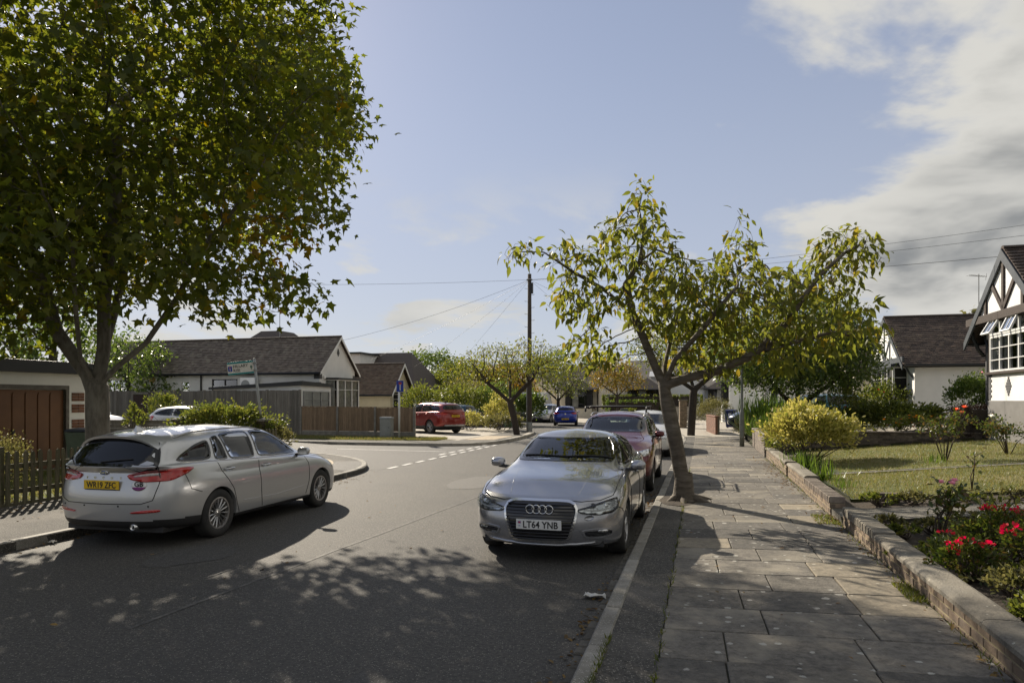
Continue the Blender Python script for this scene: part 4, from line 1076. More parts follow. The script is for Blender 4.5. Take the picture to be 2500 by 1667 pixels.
wheelie('green wheelie bin with a white sticker on the far pavement, right of the blue hatchback', (9.05,55.0,.1), R(-8), M_GRNB, M_BLKB)
wheelie('green wheelie bin left of the telegraph pole by the low wall', (-.25,43.5,.1), R(20), M_GRNB, M_GRNB, False)
wheelie('blue wheelie bin behind the red brick wall at the far pavement end', S(2.5,41.2,.25), RZ-.3, M_BLUB, M_BLUB)
wheelie('black wheelie bin next to the blue one behind the far brick wall', S(3.35,41.0,.25), RZ-.3, M_BLKB, M_BLKB, False)
wheelie('pale topped green bin by the left front hedge, near the maple trunk', S(-13.6,13.2,.11), RZ+.4, pm('tank_green', (.16,.21,.17), .55, c2=(.12,.16,.13), scale=4), M_BLKB, False)
w = thing('garden_wall', 'dark low brick wall behind the shrubs left of the telegraph pole', 'wall', (-6.2,45.0,.1), R(-4)-pi/2)
brick_run(w, 0, 0, 6.8, 0, 13, M_BRICKD, 61, face=1, limit=290, mort=M_MORTARD)
w = thing('garden_wall', 'long grey block wall under the far hedge beyond the parked cars', 'wall', (8.6,63.5,.1), R(-12)-pi/2)
obj('block_core', MB().box(-.2,0,0,11,-.1,1.15), M_CONC, w)
for k in range(9): obj('coping_stone', MB().box(-.24,.04,k*1.22+.01,k*1.22+1.21,1.15,1.22), M_COPING, w)
# ================================================================== bungalows
M_RENDW = pm('white_render', (.82,.82,.80), .9, c2=(.75,.75,.73), scale=1.6, bump=.004, bscale=120)
M_RENDR = pm('roughcast_white', (.81,.805,.785), .92, c2=(.74,.735,.715), scale=2, bump=.012, bscale=45)
M_RENDC = pm('cream_render', (.68,.60,.42), .9, c2=(.60,.53,.37), scale=1.6, bump=.004, bscale=120)
M_RENDI = pm('ivory_render', (.74,.68,.56), .9, c2=(.68,.62,.50), scale=1.6, bump=.004, bscale=120)
M_RENDG = pm('grey_render', (.40,.40,.39), .9, c2=(.33,.33,.32), scale=1.6)
M_TIMB = pm('dark_timber', (.022,.015,.011), .75, c2=(.05,.031,.02), scale=5, stretch=(3,3,14), bump=.004, bscale=30)
M_BARGE = pm('barge_blue_black', (.028,.036,.045), .55, c2=(.05,.06,.07), scale=5, bump=.002, bscale=40)
M_FASC = pm('black_fascia', (.012,.013,.014), .45)
M_UPVC = pm('white_upvc', (.80,.80,.78), .35)
M_BLKFR = pm('black_frame', (.02,.021,.022), .4)
M_GREYQ = pm('quoin_grey', (.10,.10,.10), .85, c2=(.075,.075,.075), scale=6, rnd=.12)
M_PLINTH = pm('plinth_grey', (.20,.195,.185), .9, c2=(.16,.155,.145), scale=2)
M_HGLASS = glassmat('house_glass', (.90,.92,.92), 0, 1.3)
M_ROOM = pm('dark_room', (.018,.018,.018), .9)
M_CURT = pm('curtain_cloth', (.70,.69,.66), .9, c2=(.48,.47,.43), scale=6)
M_BLIND = pm('blind_slats', (.68,.67,.64), .7)
M_RIDGE = pm('ridge_tile', (.075,.055,.043), .9, c2=(.05,.04,.033), scale=6)
def tintmat(name, cols, rough=.85, bump=.004, bscale=40, moss=None):
    m, N, L, b = newmat(name); at = N.new('ShaderNodeAttribute'); at.attribute_name = 'tint'
    rp = N.new('ShaderNodeValToRGB'); el = rp.color_ramp.elements
    while len(el) > 1: el.remove(el[-1])
    el[0].position = 0; el[0].color = C4(cols[0])
    for i, c in enumerate(cols[1:]): e = el.new((i+1)/(len(cols)-1)); e.color = C4(c)
    L.new(at.outputs['Fac'], rp.inputs[0]); col = rp.outputs[0]
    tc = N.new('ShaderNodeTexCoord'); n = N.new('ShaderNodeTexNoise'); n.inputs['Scale'].default_value = bscale; L.new(tc.outputs['Object'], n.inputs['Vector'])
    if moss:
        n2 = N.new('ShaderNodeTexNoise'); n2.inputs['Scale'].default_value = 3.0; n2.inputs['Detail'].default_value = 8; L.new(tc.outputs['Object'], n2.inputs['Vector'])
        mr = N.new('ShaderNodeMapRange'); mr.inputs[1].default_value = .55; mr.inputs[2].default_value = .68; L.new(n2.outputs[0], mr.inputs[0])
        mx = N.new('ShaderNodeMixRGB'); L.new(mr.outputs[0], mx.inputs[0]); L.new(col, mx.inputs[1]); mx.inputs[2].default_value = C4(moss); col = mx.outputs[0]
    L.new(col, b.inputs['Base Color']); b.inputs['Roughness'].default_value = rough
    bn = N.new('ShaderNodeBump'); bn.inputs['Distance'].default_value = bump; L.new(n.outputs[0], bn.inputs['Height']); L.new(bn.outputs[0], b.inputs['Normal']); return m
M_TILE1 = tintmat('roof_tiles_greybrown', [(.10,.08,.065),(.15,.122,.098),(.21,.175,.14),(.12,.098,.082)], moss=(.24,.215,.165))
M_TILE2 = tintmat('roof_tiles_redbrown', [(.060,.046,.039),(.092,.068,.055),(.075,.056,.047),(.125,.088,.068)], moss=(.13,.10,.075))
M_TILEB = tintmat('roof_tiles_brown', [(.10,.07,.05),(.135,.098,.07),(.17,.125,.09),(.115,.085,.062)], moss=(.17,.14,.10))
M_TILE3 = tintmat('roof_tiles_dark', [(.06,.05,.045),(.085,.07,.06),(.10,.085,.075)])
M_TILEP = tintmat('roof_tiles_pale', [(.24,.22,.20),(.25,.23,.20),(.28,.26,.23)])
def face_tint(me, per, seed=0):
    r = np.random.RandomState(seed); a = me.attributes.new('tint', 'FLOAT', 'FACE'); n = len(me.polygons)
    a.data.foreach_set('value', np.repeat(r.rand((n+per-1)//per), per)[:n].astype(np.float32))
TPROT = {}
def tile_proto(mat, k):
    if (mat.name, k) not in TPROT:
        me = MB().add([(-.5,0,0),(.5,0,0),(-.5,0,.036),(.5,0,.036),(-.5,1,.004),(.5,1,.004)], [(0,1,3,2),(2,3,5,4),(0,2,4),(1,5,3)]).mesh('roof_tile', mat); a = me.attributes.new('tint', 'FLOAT', 'FACE'); a.data.foreach_set('value', [(k+.5)/4]*4); TPROT[(mat.name, k)] = me
    return TPROT[(mat.name, k)]
def roof_slope(parent, P0, A, U, W, Ls, mat, gauge=.15, tw=.18, seed=0, name='roof_tiles', clip=None, single=False):
    """P0 lower left corner, A unit along the eave, U unit up the slope; overlapping tiles, each its own little slab"""
    P0 = Vector(P0); A = Vector(A).normalized(); U = Vector(U).normalized(); Nn = A.cross(U).normalized()
    if Nn.z < 0: Nn = -Nn
    r = np.random.RandomState(seed); mb = MB(); rows = int(Ls/gauge+.5); gauge = Ls/rows; cols = int(W/tw+.5); tw_ = W/cols; cnt = 0
    for i in range(rows):
        off = tw_*.5 if i % 2 else 0
        for j in range(cols+(1 if off else 0)):
            a0 = max(0, j*tw_-off); a1 = min(W, (j+1)*tw_-off)
            if clip and not clip((a0+a1)/2, (i+.5)*gauge): continue
            l = r.uniform(-.003,.004); g0 = -.012+r.uniform(-.006,.006); e = .004
            lo = .036+l*1.6; hi = .004; b0 = i*gauge+g0; b1 = (i+1)*gauge+.02
            if single and a0 < single[0] and i*gauge > single[1]:
                o = obj('roof_tile', tile_proto(mat, r.randint(4)), parent=parent); o.matrix_local = Matrix.Translation(P0+A*((a0+a1)/2)+U*b0) @ Matrix((A, U, Nn)).transposed().to_4x4() @ Matrix.Diagonal((a1-a0-e, b1-b0, 1+l*20, 1)); continue
            V = [P0+A*(a0+e*.4)+U*b0, P0+A*(a1-e*.4)+U*b0, P0+A*(a0+e*.4)+U*b0+Nn*lo, P0+A*(a1-e*.4)+U*b0+Nn*lo, P0+A*(a0+e*.4)+U*b1+Nn*hi, P0+A*(a1-e*.4)+U*b1+Nn*hi]
            mb.add(V, [(0,1,3,2),(2,3,5,4),(0,2,4),(1,5,3)]); cnt += 1
    me = fixn(mb.mesh(name, mat)); face_tint(me, 4, seed+1)
    return stuff(obj(name, me, parent=parent))
def wall_panel(parent, P0, A, Nv, W, z0, z1, openings, mat, depth=.12, name='wall', top=None):
    """wall face along unit A from P0, outward normal Nv; openings (a0,a1,h0,h1) leave reveals; top(a) optional gable height"""
    P0 = Vector(P0); A = Vector(A); Nv = Vector(Nv); xs = sorted({0, W, *[o[0] for o in openings], *[o[1] for o in openings]}); zs = sorted({z0, z1, *[o[2] for o in openings], *[o[3] for o in openings]})
    mb = MB(); P = lambda a, z, d=0: P0+A*a+Vector((0,0,z))-Nv*d
    for i in range(len(xs)-1):
        for j in range(len(zs)-1):
            cx, cz = (xs[i]+xs[i+1])/2, (zs[j]+zs[j+1])/2
            if any(o[0] < cx < o[1] and o[2] < cz < o[3] for o in openings): continue
            mb.add([P(xs[i],zs[j]), P(xs[i+1],zs[j]), P(xs[i+1],zs[j+1]), P(xs[i],zs[j+1])], [(0,1,2,3)])
    for a0, a1, h0, h1 in openings:
        for q in (((a0,h0),(a1,h0)),((a1,h0),(a1,h1)),((a1,h1),(a0,h1)),((a0,h1),(a0,h0))):
            mb.add([P(*q[0]), P(*q[1]), P(*q[1],depth), P(*q[0],depth)], [(0,1,2,3)])
    if top: mb.add([P(0,z1), P(W,z1), P(W/2,top)], [(0,1,2)])
    return obj(name, mb, mat, parent)
def casement(parent, P0, A, Nv, a0, a1, h0, h1, cols, rows, fm, inset=.06, fw=.055, bw=.022, curtain=None, sill=True, name='window', room=True):
    """window unit: outer frame (part), panes and bars (sub-parts); rows = list of fractional heights of transoms"""
    P0 = Vector(P0); A = Vector(A); Nv = Vector(Nv); P = lambda a, z, d=0: P0+A*a+Vector((0,0,z))-Nv*d
    def bar(mb, q0, q1, w, d0, d1):
        a_, z_ = q0; b_, y_ = q1
        if abs(a_-b_) < 1e-6: c = [(a_-w/2,z_),(a_+w/2,z_),(a_+w/2,y_),(a_-w/2,y_)]
        else: c = [(a_,z_-w/2),(b_,z_-w/2),(b_,z_+w/2),(a_,z_+w/2)]
        mb.add([P(*q,d0) for q in c]+[P(*q,d1) for q in c], [(0,1,2,3),(7,6,5,4),(0,4,5,1),(1,5,6,2),(2,6,7,3),(3,7,4,0)])
    mb = MB(); f = fw/2
    bar(mb,(a0,h0+f),(a1,h0+f),fw,inset-.05,inset+.02); bar(mb,(a0,h1-f),(a1,h1-f),fw,inset-.05,inset+.02); bar(mb,(a0+f,h0+fw),(a0+f,h1-fw),fw,inset-.05,inset+.02); bar(mb,(a1-f,h0+fw),(a1-f,h1-fw),fw,inset-.05,inset+.02)
    zz = [h0+fw]+[h0+(h1-h0)*k for k in rows]+[h1-fw]; w = (a1-a0-2*fw)/cols
    for k in range(1, cols): bar(mb,(a0+fw+w*k,h0+fw),(a0+fw+w*k,h1-fw),fw*.9,inset-.045,inset+.018)
    for z in zz[1:-1]:
        for k in range(cols): bar(mb,(a0+fw+w*k+.02,z),(a0+fw+w*(k+1)-.02,z),bw,inset-.04,inset+.015)
    o = obj(name, mb, fm, parent, fix=True)
    for k in range(cols):
        for j in range(len(zz)-1):
            A0, A1, Z0, Z1 = a0+fw+w*k, a0+fw+w*(k+1), zz[j], zz[j+1]
            obj('pane', MB().add([P(A0,Z0,inset), P(A1,Z0,inset), P(A1,Z1,inset), P(A0,Z1,inset)], [(0,1,2,3)]), M_HGLASS, o)
    if sill: 
        s_ = MB(); c = [(a0-.05,h0-.05),(a1+.05,h0-.05),(a1+.05,h0),(a0-.05,h0)]
        s_.add([P(*q,-.06) for q in c]+[P(*q,inset) for q in c], [(0,1,2,3),(7,6,5,4),(0,4,5,1),(1,5,6,2),(2,6,7,3),(3,7,4,0)]); obj('sill', s_, fm, o, fix=True)
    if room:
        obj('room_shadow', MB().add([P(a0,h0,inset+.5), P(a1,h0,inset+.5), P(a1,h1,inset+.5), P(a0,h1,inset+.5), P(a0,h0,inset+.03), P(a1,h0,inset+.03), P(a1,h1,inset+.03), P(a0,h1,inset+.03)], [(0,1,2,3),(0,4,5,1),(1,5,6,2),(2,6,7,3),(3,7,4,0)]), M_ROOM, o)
    if curtain:
        for (c0, c1, d) in curtain:
            n = max(6, int((c1-c0)*(a1-a0)/.05)); V = []
            for i in range(n+1):
                a = a0+fw+(a1-a0-2*fw)*(c0+(c1-c0)*i/n); dd = inset+.045+.02*(1 if i % 2 else -1)*.7
                V += [P(a,h0+.03,dd), P(a,h1-.03,dd)]
            obj('curtain', MB().add(V, [(2*i,2*i+2,2*i+3,2*i+1) for i in range(n)]), M_CURT, o)
    return o
def bungalow_shell(h, d, L_, depth, z1, zr, over, wm, tm, side_open=(), eavefront=.35, ridge_tiles=True, clip=None, tiles=True, both=True, gab=None, seed=1, z0=-.3, tw=.18, single=None):
    """h: root in street-aligned frame. x = d*(distance back from the front), y = along street 0..L_. gable faces the street; ridge runs back."""
    X = lambda q: d*q
    mid = L_/2; sl = Vector((0, mid+over, (zr-z1)*(mid+over)/mid)); rise = (zr-z1)/mid
    ze = z1-rise*over
    # side walls (y=0 and y=L_), back wall
    wall_panel(h, (0,0,0), (d,0,0), (0,-1,0), depth, z0, z1, side_open, wm, name='side_wall')
    wall_panel(h, (0,L_,0), (d,0,0), (0,1,0), depth, z0, z1, (), wm, name='side_wall')
    wall_panel(h, (X(depth),0,0), (0,1,0), (d,0,0), L_, z0, z1, (), wm, name='back_wall', top=zr)
    ln = sqrt((mid+over)**2+(zr-ze)**2)
    for k, (y, uy) in enumerate(((-over, 1), (L_+over, -1))):
        if tiles: roof_slope(h, (X(-eavefront), y, ze), (d,0,0), (0, uy*(mid+over)/ln, (zr-ze)/ln), depth+eavefront+.2, ln, tm, seed=seed+k, tw=tw, clip=clip, single=single if k == 0 else None)
        mb = MB(); a = Vector((X(-eavefront), y, ze-.03)); b = Vector((X(-eavefront), mid, zr-.03)); mb.ext([a, b, b-Vector((0,0,.05)), a-Vector((0,0,.05))], (X(depth+eavefront+.2),0,0)); obj('roof_deck', mb, M_TIMB, h, fix=True)
        obj('gutter', MB().tube([(X(-eavefront+.05), y-uy*.04, ze-.05), (X(depth+.1), y-uy*.04, ze-.05)], .055, 6), M_FASC, h); 
        obj('fascia', MB().box(min(X(-eavefront+.05),X(depth)), max(X(-eavefront+.05),X(depth)), min(y+uy*.0,y+uy*.03), max(y,y+uy*.03), ze-.13, ze-.02), M_FASC, h)
        obj('soffit', MB().box(min(X(-.02),X(depth)), max(X(-.02),X(depth)), min(y+uy*.03, y+uy*(over)), max(y+uy*.03, y+uy*over), ze-.12, ze-.10), M_FASC, h)
    if ridge_tiles:
        n = int((depth+eavefront)/.3)
        for i in range(n):
            x0 = -eavefront+i*.3; pts = [(X(x0+q), mid+.11*cos(a), zr-.02+.085*sin(a)) for q in (0,.295) for a in np.linspace(0,pi,7)]
            obj('ridge_tile', MB().add(pts, [(k,k+1,8+k,7+k) for k in range(6)]+[tuple(range(6,-1,-1)),tuple(range(7,14))]), M_RIDGE, h, fix=True)
    return ze, rise
def barge(h, d, x, L_, z1, zr, over, mat, w=.22, t=.04):
    mid = L_/2; rise = (zr-z1)/mid; ze = z1-rise*over
    for y, e in ((-over, 0), (L_+over, 0)):
        a = Vector((d*x, y, ze-.02)); b = Vector((d*x, mid, zr-.02)); n = Vector((0,0,-w))
        obj('bargeboard', MB().ext([a, b, b+n*1.25, a+n], (d*t,0,0)), mat, h, fix=True)
def aerial(label, loc, rz, H=1.3):
    a = thing('tv_aerial', label, 'aerial', loc, rz); obj('mast', MB().tube([(0,0,-.4),(0,0,H)], .02, 6), M_GALV, a)
    m = MB().tube([(-.55,0,H-.08),(.45,0,H-.08)], .013, 5)
    for k in range(7): m.tube([(-.5+k*.14,0,H-.08+.0),(-.5+k*.14,0,H-.08)] if False else [(-.5+k*.14,-.16+.01*k,H-.08),(-.5+k*.14,.16-.01*k,H-.08)], .007, 4)
    m.tube([(.40,0,H-.22),(.46,0,H+.06)], .01, 4); obj('yagi', m, M_GALV, a); return a

# ---------------- half-timbered bungalow at the right edge
def house_r1():
    h = thing('bungalow', 'half-timbered white bungalow with open casements cut by the right edge', 'house', S(9.0, 18.75, 0), RZ)
    L_ = 4.5; z1, zr = 3.98, 5.90
    bungalow_shell(h, 1, L_, 9.0, z1, zr, .42, M_RENDR, M_TILE2, eavefront=.42, seed=3, tw=.165, single=(3.4, 1.3))
    mid = L_/2; rise = (zr-z1)/mid
    wall_panel(h, (0,L_,0), (0,-1,0), (-1,0,0), L_, .6, z1, [(1.15,3.6,2.62,3.95)], M_RENDR, name='front_wall', top=zr)
    obj('quoin_strip', MB().box(-.02,.10,L_-.14,L_+.012,.6,z1-.35), M_GREYQ, h)
    # box bay with big casement
    bx = -.36; y1 = 3.28; y0 = .75      # y1 = far edge
    wall_panel(h, (bx,y1,0), (0,-1,0), (-1,0,0), y1-y0, 1.84, 2.60, (), M_RENDR, name='bay_panel')
    wall_panel(h, (bx,y1,0), (1,0,0), (0,1,0), .36, .6, 2.60, (), M_RENDR, name='bay_cheek'); wall_panel(h, (bx,y0,0), (1,0,0), (0,-1,0), .36, .6, 2.60, (), M_RENDR, name='bay_cheek')
    obj('bay_plinth', MB().box(bx-.03,.0,y0-.01,y1+.012,.4,1.84), M_PLINTH, h)
    obj('bay_sill', MB().box(bx-.10,.0,y0-.06,y1+.06,2.56,2.63), M_TIMB, h, bevel=.01)
    # brick quoins and diamond
    r = random.Random(2)
    for ye, sgn in ((y1, -1), (y0, 1)):
        for k in range(10):
            w = .20 if k % 2 else .12; a, b = sorted((ye, ye+sgn*w)); obj('quoin_brick', MB().box(bx-.014,bx+.05,a+.004,b-.004,1.86+k*.071,1.86+k*.071+.066), M_GREYQ, h)
    yc = (y0+y1)/2; 
    for k, w in enumerate((.07,.16,.25,.34,.25,.16,.07)): obj('diamond_brick', MB().box(bx-.013,bx+.02,yc-w/2,yc+w/2,1.97+k*.072,1.97+k*.072+.069), M_GREYQ, h)
    cur = [(0,.14,0),(.30,.38,0),(.62,.72,0),(.86,1,0)]
    wn = casement(h, (bx,y1-.06,0), (0,-1,0), (-1,0,0), 0, y1-y0-.12, 2.63, 3.62, 4, [.33,.66], M_UPVC, inset=.04, curtain=cur)
    casement(h, (bx,y1-.06,0), (0,-1,0), (-1,0,0), 0, y1-y0-.12, 3.64, 4.06, 4, [], M_UPVC, inset=.04, sill=False, name='fanlight')
    obj('corner_post', MB().box(bx-.01,bx+.07,y1-.065,y1+.01,2.6,4.12), M_TIMB, h); obj('corner_post', MB().box(bx-.01,bx+.07,y0-.01,y0+.065,2.6,4.12), M_TIMB, h)
    # open top-hung sashes
    for k, ang in ((0, 30), (2, 24)):
        w = (y1-y0-.12-.11)/4; ya = y1-.06-.055-w*k; m = MB(); H = .42
        for (p, q) in (((0,0),(w,0)),((w,0),(w,-H)),((w,-H),(0,-H)),((0,-H),(0,0))): m.obox((0,-p[0],p[1]),(0,-q[0],q[1]),.05,.05,(1,0,0))
        m.obox((0,-w*.5,0),(0,-w*.5,-H),.02,.02,(1,0,0))
        o = obj('open_sash', m, M_UPVC, h, loc=(bx-.02, ya, 4.05)); o.rotation_euler = (0, R(ang), 0)
        obj('pane', MB().add([(0,-.02,-.02),(0,-w+.02,-.02),(0,-w+.02,-H+.02),(0,-.02,-H+.02)], [(0,1,2,3)]), M_HGLASS, o)
    # jettied gable: beam and timbers in front of white panel
    gx = -.38; gb = 4.10
    Y = lambda z: (z-z1)/rise
    zb0 = gb
    ya = max(0, Y(gb)); P = [(gx, -.15, gb), (gx, L_+.15, gb), (gx, mid, zr-.05)]
    ylo = (gb-z1)/rise
    obj('gable_panel', MB().ext([(gx, ylo-.05, gb), (gx, L_-ylo+.05, gb), (gx, mid, zr-.10)], (.06,0,0)), M_RENDR, h, fix=True)
    obj('gable_soffit', MB().box(gx,.0,-.1,L_+.1,gb-.10,gb-.04), M_TIMB, h)
    obj('beam', MB().box(gx-.06,gx+.02,-.30,L_+.30,gb-.06,gb+.16), M_TIMB, h, bevel=.012)
    for (p, q) in (((mid,gb+.16),(mid,zr-.25)),((mid+.02,gb+.2),(mid+.75,gb+.95)),((mid-.02,gb+.2),(mid-.75,gb+.95)),((mid+1.15,gb+.16),(mid+1.15,gb+.80)),((mid-1.15,gb+.16),(mid-1.15,gb+.80))):
        obj('stud', MB().obox((gx-.02,p[0],p[1]),(gx-.02,q[0],q[1]),.045,.13,(1,0,0)) if False else MB().obox((gx-.02,p[0],p[1]),(gx-.02,q[0],q[1]),.13,.05,(1,0,0)), M_TIMB, h)
    barge(h, 1, -.46, L_, z1, zr, .42, M_BARGE, w=.24, t=.05)
    # bracket under the far eave
    obj('bracket', MB().tube([(-.05,L_+.02,3.15),(-.20,L_+.02,3.35),(-.33,L_+.05,3.7),(-.36,L_+.05,3.9)], .05, 6), M_FASC, h)
    obj('downpipe', MB().tube([(-.06,L_+.02,z1-.2),(-.04,L_-.22,z1-.55),(-.04,L_-.22,.6)], .035, 6), M_FASC, h)
house_r1()

# ---------------- next bungalow with white side wall
def house_r2():
    h = thing('bungalow', 'white bungalow with red brown tiled roof and plain shaded side wall', 'house', S(9.0, 30.3, 0), RZ)
    L_ = 5.3; z1, zr = 3.50, 5.45
    bungalow_shell(h, 1, L_, 10.0, z1, zr, .32, M_RENDW, M_TILE2, eavefront=.5, seed=13, tw=.165)
    mid = L_/2; rise = (zr-z1)/mid
    wall_panel(h, (0,L_,0), (0,-1,0), (-1,0,0), L_, .6, z1, [(.5,4.2,1.75,3.25)], M_RENDW, name='front_wall', top=zr)
    bx = -.55
    wall_panel(h, (bx,4.5,0), (0,-1,0), (-1,0,0), 3.6, .6, 1.75, (), M_RENDW, name='bay_panel')
    for y, n in ((4.5,1),(.9,-1)): wall_panel(h, (bx,y,0), (1,0,0), (0,n,0), .55, .6, 1.75, (), M_RENDW, name='bay_cheek')
    casement(h, (bx,4.5,0), (0,-1,0), (-1,0,0), 0, 3.6, 1.75, 3.22, 4, [.70], M_UPVC, inset=.03, curtain=[(0,.12,0),(.45,.55,0),(.88,1,0)])
    casement(h, (bx,.9,0), (1,0,0), (0,-1,0), 0, .55, 1.75, 3.22, 1, [.70], M_UPVC, inset=.03, curtain=[(0,1,0)])
    obj('bay_roof', MB().box(bx-.12,0,.75,4.65,3.22,3.34), M_BARGE, h)
    gx = -.46; gb = 3.50
    obj('gable_panel', MB().ext([(gx,.02,gb),(gx,L_-.02,gb),(gx,mid,zr-.1)], (.05,0,0)), M_RENDW, h, fix=True); obj('beam', MB().box(gx-.05,gx+.02,-.25,L_+.25,gb-.14,gb+.08), M_BARGE, h)
    obj('gable_soffit', MB().box(gx,0,0,L_,gb-.1,gb-.05), M_BARGE, h)
    for y, zt in ((mid,zr-.3),(mid+.9,zr-1.0),(mid-.9,zr-1.0)): obj('stud', MB().box(gx-.03,gx,y-.05,y+.05,gb+.08,zt), M_BARGE, h)
    for sgn in (1,-1): obj('stud', MB().obox((gx-.015,mid+sgn*.1,gb+.1),(gx-.015,mid+sgn*.8,gb+.85),.1,.03,(1,0,0)), M_BARGE, h)
    barge(h, 1, -.54, L_, z1, zr, .32, M_BARGE, w=.20, t=.045)
    for k in range(2): obj('bracket', MB().tube([(-.04,.04+k*5.2,2.75),(-.2,.04+k*5.2,2.95),(-.42,.04+k*5.2,3.4)], .045, 6), M_BARGE, h)
    ds = obj('name_plaque', MB().box(-.03,0,.28,.50,2.05,2.30), M_BLKFR, h); obj('plaque_face', MB().box(-.036,-.028,.32,.46,2.10,2.25), M_GREYP, ds)
    obj('chimney', MB().box(3.2,3.8,mid-.3,mid+.3,zr-.4,zr+.12), M_BRICKD, h)
    obj('plinth', MB().box(-.015,8,-.015,.0,.3,1.15), M_PLINTH, h)
    aerial('tall television aerial on the ridge of the right-hand white bungalow', S(12.1, 32.9, 5.6), RZ+.6, 1.55)
    aerial('small second aerial just right of the tall one', S(13.1, 33.1, 5.5), RZ+.2, .75)
house_r2()
def simple_bungalow(label, t, s, d, L_, depth, z1, zr, wm, tm, seed, frm=M_UPVC, bay=True, z0=.0, door=False, ri=True):
    h = thing('bungalow', label, 'house', S(t, s, 0), RZ); mid = L_/2
    bungalow_shell(h, d, L_, depth, z1, zr, .30, wm, tm, eavefront=.35, seed=seed, tw=.22, ridge_tiles=ri)
    wall_panel(h, (0,L_ if d > 0 else 0,0), (0,-1,0) if d > 0 else (0,1,0), (-d,0,0), L_, z0, z1, [(L_*.18,L_*.82,z1-1.75,z1-.3)], wm, name='front_wall', top=zr)
    if bay:
        b = -.5*d; y0, y1 = L_*.14, L_*.86
        A = (0,-1,0) if d > 0 else (0,1,0); P = (b, y1 if d > 0 else y0, 0)
        wall_panel(h, P, A, (-d,0,0), y1-y0, z0, z1-1.75, (), wm, name='bay_panel')
        for y, n in ((y1,1),(y0,-1)): wall_panel(h, (b,y,0), (d,0,0), (0,n,0), .5, z0, z1-1.75, (), wm, name='bay_cheek')
        casement(h, P, A, (-d,0,0), 0, y1-y0, z1-1.75, z1-.28, 4, [.72], frm, inset=.03, curtain=[(0,.2,0),(.8,1,0)])
        for y, n in ((y1,1),(y0,-1)): casement(h, (b,y,0), (d,0,0), (0,n,0), 0, .5, z1-1.75, z1-.28, 1, [.72], frm, inset=.03)
        x0, x1 = sorted((b-.1*d, 0)); obj('bay_roof', MB().box(x0,x1,y0-.1,y1+.1,z1-.28,z1-.16), M_FASC, h)
    barge(h, d, -.39, L_, z1, zr, .30, M_UPVC if d < 0 else M_FASC, w=.16, t=.04)
    return h
simple_bungalow('ivory bungalow front catching the sun behind the round green tree', 8.6, 39.4, 1, 5.4, 10, 3.45, 5.3, M_RENDI, M_TILE2, 21)
hh = simple_bungalow('white bungalow with red brick trim beyond the second street tree', 5.8, 48.0, 1, 5.4, 10, 3.5, 5.4, M_RENDW, M_TILE2, 23)
simple_bungalow('white flat-looking bungalow side glimpsed above the far grey wall', 3.0, 57.0, 1, 5.6, 10, 3.5, 5.3, M_RENDW, M_TILE3, 25, frm=M_BLKFR)

